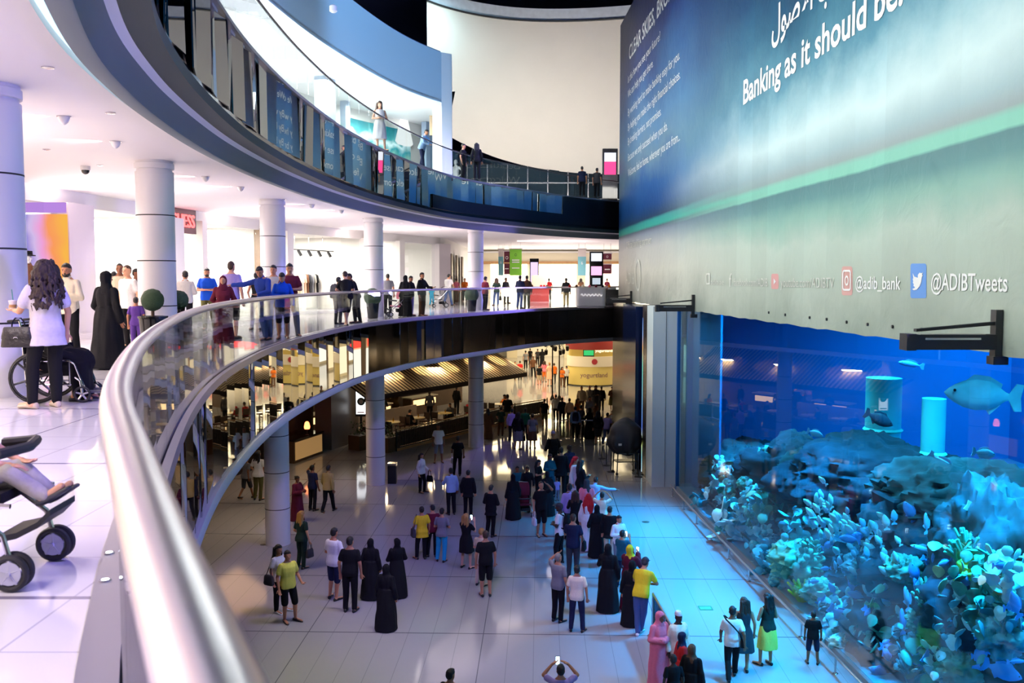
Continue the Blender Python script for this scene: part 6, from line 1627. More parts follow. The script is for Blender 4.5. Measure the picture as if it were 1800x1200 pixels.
# ------------------------------------------------------------------ walkway: wheelchair, pushchairs, planters
def wheel(mb_t, mb_r, c, r, axis_y=True, w=.03, spokes=6):
    c = Vector(c)
    mb_t.torus(c, r - w / 2, w / 2)
    mb_r.torus(c, r * .86, w * .22, m=6)
    mb_r.cyl(c - Vector((0, w * .8, 0)), c + Vector((0, w * .8, 0)), r * .12, n=12)
    for k in range(spokes):
        q = 2 * math.pi * k / spokes + .3
        mb_r.cyl(c, c + Vector((r * .86 * math.cos(q), 0, r * .86 * math.sin(q))), w * .46, w * .36, 6)

def wheelchair(p, rz):
    t = thing('wheelchair', p, 'wheelchair with black seat and silver frame on the walkway', 'wheelchair', rz)
    for s in (-1, 1):
        a, b = MB(), MB()
        wheel(a, b, (0, s * .29, .305), .305, w=.034)
        o = a.build('rear_wheel', black_matte, t); b.build('wheel_spokes', mat('spoke_black', (.03, .03, .035), .35), o)
        MB().torus((0, s * .325, .305), .27, .009, 30, 6).build('hand_rim', black_gloss, o)
        a, b = MB(), MB()
        wheel(a, b, (.50, s * .25, .10), .10, w=.03, spokes=5)
        o = a.build('front_wheel', black_matte, t); b.build('wheel_spokes', steel, o)
    f = MB()
    for s in (-1, 1):
        y = s * .235
        f.tube([(-.18, y, .98), (-.16, y, .90), (-.14, y, .50), (-.12, y, .20)], .013, 8)
        f.tube([(-.14, y, .50), (.36, y, .50), (.42, y, .46), (.52, y, .18), (.58, y, .12)], .013, 8)
        f.tube([(-.12, y, .22), (.38, y, .22)], .013, 8)
        f.tube([(.36, y, .50), (.36, y, .20)], .013, 8)
        f.tube([(-.14, y, .72), (.10, y, .72), (.20, y, .70), (.23, y, .62), (.23, y, .50)], .012, 8)
        f.tube([(.50, s * .25, .10), (.48, s * .25, .26), (.42, y, .30)], .012, 8)
        f.cyl((0, y, .305), (0, s * .29, .305), .02)
    f.tube([(.05, -.23, .22), (.10, .23, .50)], .010, 6).tube([(.05, .23, .22), (.10, -.23, .50)], .010, 6)
    f.build('frame', chrome, t)
    MB().box((.10, 0, .50), (.46, .44, .035)).build('seat', black_fab, t)
    MB().box((-.15, 0, .72), (.03, .44, .42)).build('backrest', black_fab, t)
    for s in (-1, 1):
        MB().capsule((-.30, s * .235, .97), (-.19, s * .235, .98), .016, .016).build('push_handle', black_matte, t)
        MB().box((.02, s * .235, .745), (.26, .05, .03)).build('armrest', black_fab, t)
        MB().box((.60, s * .13, .12), (.16, .13, .02)).build('footrest', mat('foot_plate', (.1, .1, .12), .4), t)
        MB().box((.16, s * .245, .60), (.2, .004, .18)).build('side_guard', black_fab, t)
        MB().box((.07, s * .25, .63), (.06, .003, .035)).build('care_label', white_paint, t)
    return t
pw = at_z(80, 704, ZM)
wheelchair((pw.x, pw.y, ZM), R(8))
person('m9', (pw.x + .02, pw.y, ZM), 98, 'seated woman in navy patterned shawl in the wheelchair', 'sit', 'f', 1.62, 't', 'hijab', 'k', 'gown', 'black', None, None, 'black', True, headc='navy', group='people on the walkway')
# cup with straw, quilted bag
hp = hand_at('m1', 1, .10)
t = thing('paper_cup', hp + Vector((0, 0, -.01)), 'pale takeaway cup with green straw in the curly haired woman hand', 'cup')
MB().lathe((0, 0, 0), [(.032, 0), (.044, .10), (.047, .105), (.047, .112), (.02, .116)], 20).build('cup_body', mat('cup_white', (.85, .8, .82), .5), t)
MB().lathe((0, 0, .03), [(.0368, 0), (.0405, .035)], 20, cap=False).build('sleeve', wood_warm, t)
MB().cyl((.005, 0, .10), (-.008, 0, .24), .005, n=8).build('straw', mat('straw_green', (.02, .22, .14), .4), t)
q = local_pt('m1', (.27, -.10, .84))
t = thing('handbag', (q.x, q.y, q.z), 'black quilted handbag hanging at the curly haired woman hip', 'handbag', R(6))
MB().rings([ring(lambda v: Vector(v), z, a, b, 0, 18, 6) for z, a, b in ((-.11, .17, .07), (-.10, .178, .078), (.0, .165, .07), (.10, .145, .05), (.112, .138, .042))]).build('bag_body', mat('quilted_black', (.018, .016, .016), .35, bump=.5, scale=24), t)
MB().rings([ring(lambda v: Vector(v), z, a, b, -.012, 18, 6) for z, a, b in ((-.015, .168, .068), (.02, .165, .066), (.105, .148, .05), (.118, .140, .04))]).build('flap', mat('quilted_black', (.018, .016, .016), .35), t)
MB().tube([(-.07, 0, .11), (-.065, 0, .17), (-.03, 0, .215), (.03, 0, .215), (.065, 0, .17), (.07, 0, .11)], .009, 8).build('handle', black_fab, t)
sw = MB()
for s in (-1, 1): sw.tube([(s * -.006 + s * .016 * math.cos(a), -.088, -.01 + .016 * math.sin(a)) for a in [R(50 + k * 26) for k in range(11)]], .0035, 6)
sw.build('clasp', chrome, t)
MB().tube([(.10, .0, .10), (.20, .06, .36), (.27, .10, .56), (.30, .16, .66)], .007, 6).build('shoulder_strap', black_fab, t)
tag(MB().tube([hand_at('m3', 0, .04) + Vector((0, 0, .0))] + [hand_at('m3', 0, .04) + Vector((-.04, -.02, -.02))], .03, 8).build('wallet', wood_dark), 'small brown wallet in the hand of the woman in the black abaya', 'wallet')

def pushchair(p, rz, label, col, s=1.0, hood=True, child=None):
    t = thing('pushchair', p, label, 'pushchair', rz)
    t.scale = (s, s, s)
    for sx, xx, rr in ((-1, .34, .09), (1, .34, .09), (-1, -.30, .12), (1, -.30, .12)):
        for dy in (-.03, .03):
            a, b = MB(), MB()
            wheel(a, b, (xx, sx * .24 + dy, rr), rr, w=rr * .36, spokes=5)
            o = a.build('wheel', black_matte, t); b.cyl((xx, sx * .24 + dy - .012, rr), (xx, sx * .24 + dy + .012, rr), rr * .62, n=18).build('hub', mat('hub_grey', (.45, .45, .5), .35), o)
    f = MB()
    for y in (-.24, .24):
        f.tube([(.34, y, .10), (.30, y, .26), (-.05, y, .55), (-.45, y, 1.0), (-.50, y, 1.04)], .014, 8)
        f.tube([(-.30, y, .12), (-.05, y, .55)], .014, 8)
        f.tube([(.10, y, .42), (.34, y, .40)], .012, 8)
    f.tube([(-.50, -.24, 1.04), (-.53, 0, 1.06), (-.50, .24, 1.04)], .016, 8)
    f.build('frame', steel, t)
    fab = cloth(*C[col])
    MB().rings([[Vector((x, y, z)) for y, z in ((-.2, zz), (.2, zz), (.2, zz + .05), (-.2, zz + .05))] for x, zz in ((.28, .40), (.02, .36), (-.06, .40), (-.26, .82))]).build('seat', fab, t)
    MB().rings([[Vector((x, y, z)) for y, z in ((-.15, zz), (.15, zz), (.15, zz + .03), (-.15, zz + .03))] for x, zz in ((.22, .20), (.32, .22), (.42, .27), (.48, .33))]).build('footrest', black_matte, t)
    MB().tube([(.10, -.24, .62), (.28, -.20, .64), (.33, 0, .64), (.28, .20, .64), (.10, .24, .62)], .026, 8).build('bumper_bar', black_matte, t)
    MB().box((-.12, 0, .24), (.36, .40, .14)).build('basket', black_fab, t)
    if hood:
        rg = []
        for k in range(7):
            q = R(-20 + k * 22)
            rg.append([Vector((-.24 - .30 * math.cos(q) * -1 * .9, y, .80 + .30 * math.sin(q))) for y in (-.22, -.12, 0, .12, .22)])
        v = MB().rings(rg, cap=False, closed=False)
        v2 = MB().rings([[p_ + Vector((-.012, 0, -.012)) for p_ in r] for r in rg], cap=False, closed=False)
        v.add(v2.v, [g[::-1] for g in v2.f])
        v.build('hood', fab, t)
    return t
# near pushchair with a child, mostly outside the frame
a, b = at_z(92, 988, ZM), at_z(32, 1031, ZM)
px_ = (a + b) / 2; PR = math.atan2(-(a - b).x, (a - b).y)
c0 = Vector((px_.x, px_.y, ZM)) - Vector((math.cos(PR), math.sin(PR), 0)) * .34
pushchair((c0.x, c0.y, ZM), PR, 'black pushchair entering at the left edge of the walkway', 'black', 1.0, False)
q = c0 + Vector((math.cos(PR), math.sin(PR), 0)) * .04
kid = person('kid', (q.x, q.y, ZM + .20), 90 + math.degrees(PR), 'small child in pale trousers and dark shoes sitting in the near pushchair', 'ride', 'm', 1.02, 'l', 'short', 'b', 'tee', 'white', 'trousers', 'stone', 'dgrey', True, group='people on the walkway')
# smaller pushchairs
for x, y, rz, lab, col in [(700, 556, R(200), 'pink pushchair at the walkway rail beside the abaya', 'pink'), (774, 540, R(190), 'dark pushchair pushed by the man in white tee and jeans', 'dgrey')]:
    p = at_z(x, y, ZM); pushchair((p.x, p.y, ZM), rz, lab, col)
p = at_z(920, 905, 0); pushchair((p.x, p.y, 0), R(-80), 'dark pushchair with maroon hood in the middle of the hall', 'maroon', 1.0)

leaf_m = mat('box_leaf', (.025, .06, .022), .7, var=.6, scale=60, bump=.8)
def topiary(x, y, zb, d, r, label, pot_h):
    p = at_d(x, y, d)
    t = thing('clipped_ball_plant', (p.x, p.y, zb), label, 'plant', group='clipped plants along the walkway')
    zc = p.z - zb
    mb = MB().ell((0, 0, zc), r, 40, 28)
    mb.v = [tuple(Vector((0, 0, zc)) + (Vector(v) - Vector((0, 0, zc))) * (1 + .06 * mnoise.noise(Vector(v) * 22))) for v in mb.v]
    mb.build('foliage', leaf_m, t)
    MB().cyl((0, 0, pot_h - .02), (0, 0, zc - r * .8), .03).build('stem', wood_dark, t)
    MB().lathe((0, 0, 0), [(.16, 0), (.19, .02), (.25, pot_h - .05), (.27, pot_h - .04), (.27, pot_h), (.23, pot_h), (.22, pot_h - .06)], 24).build('pot', black_gloss, t)
topiary(268, 527, ZM, 17.2, .205, 'green clipped ball plant before the second column', .78)
topiary(314, 527, ZM, 19.4, .20, 'dark clipped ball plant peeping out right of the second column', .78)
for x, y, d, lab in [(655, 522, 34.6, 'tall black planter with dark clipped ball at the fourth column'), (829, 518, 42.2, 'tall black planter with dark clipped ball at the last column')]:
    topiary(x, y, ZM, d, .33, lab, .72)

# ------------------------------------------------------------------ ceiling fittings of the walkway
for k, (x, y) in enumerate([(112, 207), (203, 251), (361, 313), (423, 331), (548, 362), (600, 372)]):
    p = at_z(x, y - 3, ZCEIL)
    t = thing('ceiling_spot', (p.x, p.y, ZCEIL), 'small white cone spot on the walkway ceiling, %s from the left' % ['first', 'second', 'third', 'fourth', 'fifth', 'sixth'][k], 'light', group='ceiling spots')
    MB().lathe((0, 0, 0), [(.085, 0), (.085, -.03), (.06, -.09), (.02, -.125), (.0, -.13)], 18).build('cone', white_paint, t)
    MB().lathe((0, 0, 0), [(.10, 0), (.10, -.012), (.085, -.014)], 18).build('flange', steel, t)
    spot('ceiling_spot_lamp', (p.x - .10, p.y, ZCEIL - .10), (p.x - 1.3, p.y, ZCEIL + .03), 45, (1, .92, .88), 60, .02)
p = at_z(150, 292, ZCEIL)
t = thing('dome_camera', (p.x, p.y, ZCEIL), 'dark dome camera on the walkway ceiling', 'camera')
MB().lathe((0, 0, 0), [(.10, 0), (.10, -.08), (.085, -.085)], 18).build('housing', white_paint, t)
MB().lathe((0, 0, -.08), [(.085, 0), (.075, -.05), (.04, -.085), (.0, -.095)], 18).build('dome', black_gloss, t)
for k, (x, y) in enumerate([(84, 118), (194, 198), (82, 262), (176, 290), (500, 350), (640, 384), (706, 391), (774, 400)]):
    p = at_z(x, y, ZCEIL)
    tag(MB().lathe((p.x, p.y, ZCEIL), [(.07, .001), (.07, -.012), (.03, -.02), (0, -.021)], 14).build('smoke_detector', steel), 'tiny round detector on the walkway ceiling, %s from the left edge' % ['first', 'third', 'second', 'fourth', 'fifth', 'sixth', 'seventh', 'eighth'][k], 'detector', 'ceiling detectors')

# ------------------------------------------------------------------ shop fittings of the middle level
def along(s, u, z): return Vector((*SHOP.at(s, u), z))
def on_shop(x, y, u=0.08):
    s = s_px(x); a = SHOP.at(s, u)
    return a, SHOP.head(s), at_d(x, y, a.y).z
a, hd, z = on_shop(318, 388)
t = thing('shop_sign', (a.x, a.y, z), 'red glowing letters on a brown shop sign beside the second column', 'sign', hd)
MB().box((-.35, .02, 0), (2.6, .12, .82)).build('sign_board', mat('sign_brown', (.09, .03, .03), .4), t, False)
sg = text_mesh('GUESS', .62, .02, 'RIGHT'); sg.transform(Matrix.Translation((.80, -.07, -.20)) @ Matrix.Rotation(R(90), 4, 'X') @ Matrix.Diagonal((.92, 1, 1, 1)))
sg.materials.clear(); sg.materials.append(emit_mat('neon_red', (1, .10, .10), 4)); link('lettering', sg, t)
# colour-washed shop at the far left
def colour_wall():
    m = bpy.data.materials.new('colour_display'); n, l = nodes_of(m); n.remove(n['Principled BSDF'])
    tc = n.new('ShaderNodeTexCoord'); sp = n.new('ShaderNodeSeparateXYZ'); l.new(tc.outputs['Generated'], sp.inputs[0])
    r = n.new('ShaderNodeValToRGB'); cr = r.color_ramp
    st = [(0, (.3, .9, .4)), (.22, (.5, .9, .5)), (.36, (.15, .15, .7)), (.5, (.7, .55, .95)), (.62, (.95, .4, .8)), (.78, (1, .35, .12)), (1, (1, .5, .08))]
    cr.elements[0].color = (*st[0][1], 1); cr.elements[1].color = (*st[-1][1], 1)
    for p_, c in st[1:-1]:
        e_ = cr.elements.new(p_); e_.color = (*c, 1)
    nz = n.new('ShaderNodeTexNoise'); nz.inputs['Scale'].default_value = 3; l.new(tc.outputs['Generated'], nz.inputs['Vector'])
    ad = n.new('ShaderNodeMath'); ad.operation = 'MULTIPLY_ADD'; ad.inputs[1].default_value = .3; ad.inputs[2].default_value = -.15; l.new(nz.outputs['Fac'], ad.inputs[0])
    a2 = n.new('ShaderNodeMath'); l.new(sp.outputs[0], a2.inputs[0]); l.new(ad.outputs[0], a2.inputs[1])
    l.new(a2.outputs[0], r.inputs[0])
    e = n.new('ShaderNodeEmission'); e.inputs[1].default_value = .95; l.new(r.outputs[0], e.inputs[0]); l.new(e.outputs[0], n['Material Output'].inputs['Surface'])
    return m
a, b = at_d(0, 430, 24.2), at_d(117, 430, 24.2)
tag(MB().box(((a.x + b.x) / 2, 24.25, 8.6), (b.x - a.x, .1, 2.5)).build('display_screen', colour_wall(), smooth=False), 'large rainbow coloured display wall in the far left shop', 'screen')
tag(MB().box(((a.x + b.x) / 2, 24.2, 10.02), (b.x - a.x, .1, .26)).build('display_screen', emit_mat('violet_screen', (.62, .32, .95), .8), smooth=False), 'violet band screen over the rainbow display wall', 'screen')
def mannequin(p, rz, label, top, bot, tc, bc, headm):
    me = body_mesh('stand', 'f', False).copy()
    o = bpy.data.objects.new('mannequin', me); COL.objects.link(o)
    o.location = p; o.rotation_euler.z = rz; me.materials.clear(); me.materials.append(headm)
    tag(o, label, 'mannequin', 'shop mannequins')
    if top: mlink('dress' if top in ('dress', 'gown') else top, CM[('stand', 'f', top)], cloth(*C[tc]), o)
    if bot: mlink(bot, CM[('stand', 'f', bot)], cloth(*C[bc]), o)
    return o
CM = {}
for k_, v_ in MC.items():
    if len(k_) == 3 and k_[1] == 'stand': CM[(k_[1], k_[2], k_[0])] = v_
man_white = mat('mannequin_white', (.85, .84, .84), .3)
p = at_d(50, 470, 22.5); mannequin((p.x, p.y, ZM + .35), R(30), 'mannequin in dark coat and black hat at the far left shop', 'jacket' if ('stand', 'f', 'jacket') in CM else 'shirt', 'trousers', 'brown', 'black', man_white)
tag(MB().box((p.x, p.y, ZM + .17), (.8, .8, .34)).build('display_plinth', white_paint, smooth=False), 'white plinth under the far left mannequin', 'plinth')
tag(MB().lathe((p.x, p.y, ZM + .35 + 1.70), [(.17, -.02), (.17, 0), (.105, .01), (.10, .10), (.0, .11)], 20).build('hat', black_fab), 'black hat on the far left mannequin', 'hat')
for k, (x, c, lab) in enumerate([(160, 'white', 'white mannequin with red scarf behind the shop glass'), (176, 'white', 'white mannequin deeper in the bright shop'), (446, 'stone', 'pale mannequin behind the pointing young man')]):
    s = s_px(x); q = along(s, -1.4 - k * .5, ZM)
    mannequin((q.x, q.y, ZM + .1), R(20), lab, 'gown' if k < 2 else 'shirt', None, c, c, man_white)
q = along(s_px(160), -1.4, ZM)
tag(MB().tube([(q.x + .13 * math.cos(a_), q.y + .11 * math.sin(a_), ZM + .1 + 1.42 + .02 * math.sin(3 * a_)) for a_ in [2 * math.pi * k / 16 for k in range(17)]], .05, 8).build('scarf', cloth(*C['red'])), 'red scarf round the neck of the white mannequin', 'scarf')
# track lights and clothes rails of the long bright shop
sa, sb = s_px(520), s_px(636)
t = thing('lighting_track', (0, 0, 0), 'black lighting track hanging in the shop left of the fourth column', 'track')
MB().tube([along(sa + (sb - sa) * k / 6, -1.6, 9.55) for k in range(7)], .03, 6).build('track_rail', black_matte, t)
for k in range(5):
    q = along(sa + (sb - sa) * (k + .2) / 5, -1.6, 9.55)
    MB().cyl(q, (q.x, q.y, 10.25), .012, n=6).build('hanger_rod', steel, t)
for k in range(7):
    q = along(sa + (sb - sa) * (k + .5) / 7, -1.6, 9.40)
    o = tag(MB().cyl((q.x - .05, q.y, q.z + .14), (q.x + .09, q.y + .05, q.z - .14), .07, .075, 12).build('track_spot', black_matte), 'black track spot in the shop left of the fourth column, %s of seven' % ['first', 'second', 'third', 'fourth', 'fifth', 'sixth', 'seventh'][k], 'light', 'track spots')
def garment(q, rz, col, L=1.0):
    mb = MB().rings([ring(lambda v: Vector(v), z * L, a_, b_, 0, 12, 2.6) for z, a_, b_ in ((-1.0, .26, .06), (-.5, .22, .055), (-.28, .20, .05), (-.06, .21, .045), (0, .06, .03))])
    for s_ in (-1, 1): mb.capsule((.18 * s_, 0, -.08), (.25 * s_, 0, -.42 * L), .05, .045, 8, 2)
    o = mb.build('garment', cloth(*C[col])); o.location = q; o.rotation_euler.z = rz
    return o
cols = ['white', 'stone', 'beige', 'dgrey', 'white', 'peach', 'black', 'cream', 'grey', 'white', 'brown', 'stone']
def clothes_rail(s0, s1, u, z, n, lab, seed, gl):
    t = thing('clothes_rail', (0, 0, 0), lab, 'rail')
    a, b = along(s0, u, z), along(s1, u, z)
    MB().tube([a, b], .018, 6).build('bar', steel, t)
    for e_ in (a, b): MB().tube([e_, (e_.x, e_.y, ZM)], .018, 6).build('upright', steel, t)
    for k in range(n):
        q = a.lerp(b, (k + .5) / n)
        tag(garment((q.x, q.y, z - .03), SHOP.head(s0) + R(62), cols[(k * 5 + seed) % 12], .95), 'garment hanging on the %s' % gl, 'garment', 'garments on the ' + gl)
clothes_rail(s_px(548), s_px(578), -2.2, ZM + 1.75, 9, 'steel clothes rail behind the embracing couple', 1, 'rail behind the embracing couple')
clothes_rail(s_px(594), s_px(636), -2.6, ZM + 1.75, 11, 'steel clothes rail in the shop left of the fourth column', 4, 'rail left of the fourth column')
clothes_rail(s_px(690), s_px(712), -2.4, ZM + 1.7, 7, 'steel clothes rail behind the two people in black', 7, 'rail behind the people in black')
for k, (x, w, lab) in enumerate([(525, 1.2, 'pale display cabinet in the shop right of the third column'), (668, 1.0, 'pale display shelf between the fourth column and the abaya'), (200, 1.4, 'white display shelf in the bright shop behind the black headscarf'), (400, 1.4, 'white display shelf behind the tall lilac tee man')]):
    s = s_px(x); q = along(s, -4.8, ZM); t = thing('display_shelf', q, lab, 'shelf', SHOP.head(s))
    for y in (-.0,): MB().box((0, .2, 1.2), (w, .05, 2.4)).build('back_panel', cream, t, False)
    for z in (.4, .9, 1.4, 1.9, 2.35): MB().box((0, 0, z), (w, .38, .04)).build('shelf_board', white_paint, t, False)
    for sx in (-1, 1): MB().box((sx * w / 2, 0, 1.2), (.05, .4, 2.4)).build('side_panel', white_paint, t, False)
    rd = random.Random(k)
    for z in (.42, .92, 1.42, 1.92):
        for j in range(3):
            o = MB().box((0, 0, .09), (.22, .24, .18 * rd.uniform(.6, 1.2))).build('folded_clothes', cloth(*C[rd.choice(['beige', 'stone', 'dgrey', 'brown', 'grey'])]), None, False)
            v = Matrix.Rotation(SHOP.head(s), 3, 'Z') @ Vector(((j - 1) * w * .3, -.02, z)); o.location = q + v; o.rotation_euler.z = SHOP.head(s)
            tag(o, 'folded clothes pile, ' + lab.split(' in ')[0].split(' between')[0].split(' behind')[0] + ' ' + ['near the third column', 'by the fourth column', 'behind the headscarf', 'behind the lilac tee man'][k], 'clothes', 'folded clothes on shelf: ' + lab)
# far end: hanging banners, signs, counters
def banner(x0, x1, y0, y1, d, cols_, lab, txt=None):
    a, b = at_d(x0, y0, d), at_d(x1, y1, d)
    w, h = b.x - a.x, a.z - b.z
    t = thing('hanging_banner', ((a.x + b.x) / 2, d, b.z), lab, 'banner', group='hanging banners at the far end')
    for (f0, f1, c) in cols_:
        MB().box((0, 0, h * (f0 + f1) / 2), (w, .03, h * (f1 - f0))).build('cloth_panel', mat('banner_%d_%d_%d' % c, srgb(*c), .6), t, False)
    MB().cyl((-w / 2 - .05, 0, h + .03), (w / 2 + .05, 0, h + .03), .03, n=8).build('top_rod', steel, t)
    for s in (-1, 1): MB().cyl((s * w * .4, 0, h + .03), (s * w * .4, 0, max(h + .1, ZCEIL - b.z)), .008, n=5).build('wire', steel, t)
    if txt:
        for tx, fz, hh, c in txt:
            if len(tx) > 1:
                MB().box((0, -.02, h * fz + h * hh * .4), (w * .62, .01, h * hh * .6)).build('printed_line', mat('print_%d_%d_%d' % c, srgb(*c), .5), t, False); continue
            sign_text(tx, (0, -.022, h * fz), 0, h * hh, mat('print_%d_%d_%d' % c, srgb(*c), .5), t, extrude=.002, sx=.8)
    return t
W3, TE, GR, MA = (244, 244, 240), (112, 178, 186), (116, 190, 46), (96, 26, 48)
banner(876, 885, 438, 484, 64, [(0, .72, TE), (.72, 1, (222, 214, 206))], 'light blue hanging banner left of the maroon one, the nearer pair', [('6', .45, .12, W3)])
banner(886, 896, 442, 482, 63, [(0, .48, MA), (.52, 1, MA)], 'maroon hanging banner between the light blue and the green one', [('O', .66, .14, W3), ('MALL', .22, .07, W3)])
banner(896, 917, 438, 484, 60, [(0, 1, GR)], 'bright green hanging banner over the walkway', [('O', .74, .10, (30, 40, 30)), ('EAT AT', .56, .07, W3), ('DINE IN', .48, .07, W3), ('LEVEL 1', .26, .06, W3)])
banner(1016, 1030, 438, 484, 62, [(0, .72, TE), (.72, 1, (222, 214, 206))], 'light blue hanging banner at the right, left of the black sign', [('6', .42, .12, W3)])
banner(1060, 1075, 446, 456, 62, [(0, 1, MA)], 'upper maroon banner at the far right', [('O', .3, .4, W3)])
banner(1060, 1075, 465, 481, 62, [(0, 1, MA)], 'lower maroon banner at the far right', [('line', .4, .2, W3)])
a = at_d(1048, 478, 58)
t = thing('totem_sign', (a.x, 58, ZM), 'tall black digital totem with pink picture behind the white counter', 'sign')
MB().box((0, 0, 1.6), (.85, .3, 3.2)).build('totem_body', black_gloss, t, False)
MB().box((0, -.16, 2.0), (.66, .02, .55)).build('screen', emit_mat('screen_pink', (1, .45, .75), 1.5), t, False)
MB().box((0, -.16, 2.85), (.66, .02, .5)).build('screen', emit_mat('screen_white', (.9, .92, 1), 1.2), t, False)
MB().box((0, -.16, 1.35), (.5, .02, .4)).build('screen', emit_mat('screen_grey', (.6, .7, .8), 1.0), t, False)
a = at_d(939, 478, 64)
t = thing('totem_sign', (a.x, 64, ZM), 'black digital totem beside the red counter', 'sign')
MB().box((0, 0, 1.45), (.62, .25, 2.9)).build('totem_body', black_gloss, t, False)
MB().box((0, -.13, 1.95), (.5, .02, 1.4)).build('screen', emit_mat('screen_lilac', (.75, .6, 1), 1.3), t, False)
a, b = at_z(932, 530, ZM), at_z(962, 528, ZM)
t = thing('sales_counter', ((a.x + b.x) / 2, a.y + .5, ZM), 'red fronted sales counter at the far end of the walkway', 'counter')
MB().box((0, 0, .45), (b.x - a.x, .9, .9)).build('front', mat('counter_red', (.55, .07, .06), .35), t, False)
MB().box((0, 0, .93), (b.x - a.x + .1, 1.0, .06)).build('top', white_paint, t, False)
MB().box((0, .3, 1.35), (b.x - a.x - .2, .3, .8)).build('display_case', cream, t, False)
rd = random.Random(9)
for k in range(8):
    tag(MB().box((t.location.x - .70 + k * .20, a.y + .28, ZM + 1.03), (.15, .2, .14)).build('gift_box', cloth(*C[rd.choice(['red', 'cream', 'brown'])]), smooth=False), 'small box on the red fronted counter', 'box', 'boxes on the red counter')
a, b = at_z(1014, 541, ZM), at_z(1062, 540, ZM)
t = thing('sales_counter', ((a.x + b.x) / 2, a.y + .6, ZM), 'white sales counter near the banner end of the walkway', 'counter')
MB().rings([ring(lambda v: Vector(v), z, (b.x - a.x) / 2 + e_, .6 + e_, 0, 24, 7) for z, e_ in ((.0, -.06), (.08, -.04), (.1, 0), (1.0, 0))]).build('front', mat('counter_white', (.82, .78, .80), .3), t)
MB().rings([ring(lambda v: Vector(v), z, (b.x - a.x) / 2 + e_, .6 + e_, 0, 24, 7) for z, e_ in ((1.0, .06), (1.05, .06))]).build('top', white_paint, t)
MB().tube([(-.55 + k * .055, -.625, .66 + .06 * math.sin(k * 1.9)) for k in range(21)], .022, 6).build('white_scroll_emblem', mat('counter_letter', (.95, .9, .9), .4, emit=(1, .95, .95), estr=.6), t)
for k in range(7):
    tag(MB().lathe((t.location.x - 1.1 + k * .34, a.y + .3, ZM + 1.05), [(.06, 0), (.07, .10), (.03, .14), (0, .15)], 10).build('jar', cloth(*C[['red', 'brown', 'cream', 'pink', 'maroon', 'black', 'orange'][k]])), 'little jar on the white counter, %s from the left' % ['first', 'second', 'third', 'fourth', 'fifth', 'sixth', 'seventh'][k], 'jar', 'jars on the white counter')
a = at_z(1075, 537, ZM)
t = thing('till_cabinet', (a.x, a.y + .3, ZM), 'black cabinet at the right end of the white counter', 'cabinet')
MB().box((0, 0, .45), (.9, .7, .9)).build('body', black_matte, t, False)
MB().ell((0.05, 0, .95), (.25, .2, .12)).build('cloth_bundle', cloth(*C['white']), t)

# ------------------------------------------------------------------ topmost balcony: shop picture, mannequins, signs
def up_pt(x, u, y=250):
    s = min((abs(900 + F_PX * EDGE_UP.at(s_, u).x / max(.5, EDGE_UP.at(s_, u).y) - x), s_) for s_ in [EDGE_UP.s_at_y(8) + k * .2 for k in range(220)])[1]
    q = EDGE_UP.at(s, u)
    return s, Vector((q.x, q.y, at_d(x, y, q.y).z)), EDGE_UP.head(s)
s0, a, _ = up_pt(606, -6.9, 160); s1, b, _ = up_pt(723, -6.9, 195)
def picture():
    m = bpy.data.materials.new('sea_picture'); n, l = nodes_of(m)
    bs = n['Principled BSDF']; tc = n.new('ShaderNodeTexCoord'); sp = n.new('ShaderNodeSeparateXYZ'); l.new(tc.outputs['Object'], sp.inputs[0])
    nz = n.new('ShaderNodeTexNoise'); nz.inputs['Scale'].default_value = 1.4; nz.inputs['Detail'].default_value = 7; l.new(tc.outputs['Object'], nz.inputs['Vector'])
    mr = n.new('ShaderNodeMapRange'); mr.inputs['From Min'].default_value = ZU + .9; mr.inputs['From Max'].default_value = ZU + 3.9; l.new(sp.outputs[2], mr.inputs['Value'])
    ad = n.new('ShaderNodeMath'); ad.operation = 'MULTIPLY_ADD'; ad.inputs[1].default_value = .45; l.new(nz.outputs['Fac'], ad.inputs[0]); l.new(mr.outputs[0], ad.inputs[2])
    r = n.new('ShaderNodeValToRGB'); cr = r.color_ramp
    cr.elements[0].color = (.75, .85, .82, 1); cr.elements[0].position = .3; cr.elements[1].color = (.0, .17, .21, 1); cr.elements[1].position = 1
    for p_, c in ((.5, (.2, .42, .36)), (.62, (.01, .25, .28)), (.76, (.65, .85, .85)), (.84, (.05, .30, .32))):
        e_ = cr.elements.new(p_); e_.color = (*c, 1)
    l.new(ad.outputs[0], r.inputs[0]); l.new(r.outputs[0], bs.inputs['Base Color']); l.new(r.outputs[0], bs.inputs['Emission Color']); bs.inputs['Emission Strength'].default_value = .25
    return m
rg = [[Vector((*EDGE_UP.at(s0 + (s1 - s0) * k / 8, u), z)) for u, z in ((-6.95, ZU + .1), (-6.85, ZU + .1), (-6.85, ZU + 3.3), (-6.95, ZU + 3.3))] for k in range(9)]
t = thing('light_box_picture', (0, 0, 0), 'large teal sea picture with a white cone in the topmost shop', 'picture')
MB().rings(rg).build('picture_panel', picture(), t, False)
_, c, hd = up_pt(711, -6.75, 225)
cv = [(-.75, -1.25), (-.55, -1.42), (0, -1.48), (.55, -1.42), (.75, -1.25), (.35, .2), (.12, .95), (0, 1.05), (-.12, .95), (-.35, .2)]
cm = MB().add([Vector((c.x, c.y, c.z)) + Vector((math.cos(hd) * x, math.sin(hd) * x, z * .75 + .2)) for x, z in cv], [tuple(range(len(cv)))])
cm.build('white_cone', emit_mat('cone_white', (.95, 1, 1), 1.3), t, False)
_, c, hd = up_pt(593, -6.4, 160)
struct(MB().box((c.x, c.y, ZU + 1.35), (1.2, .3, 2.7), hd).build('wall_upper_green', mat('green_panel', (.04, .30, .14), .3), smooth=False))
_, c, hd = up_pt(575, -4.6, 160)
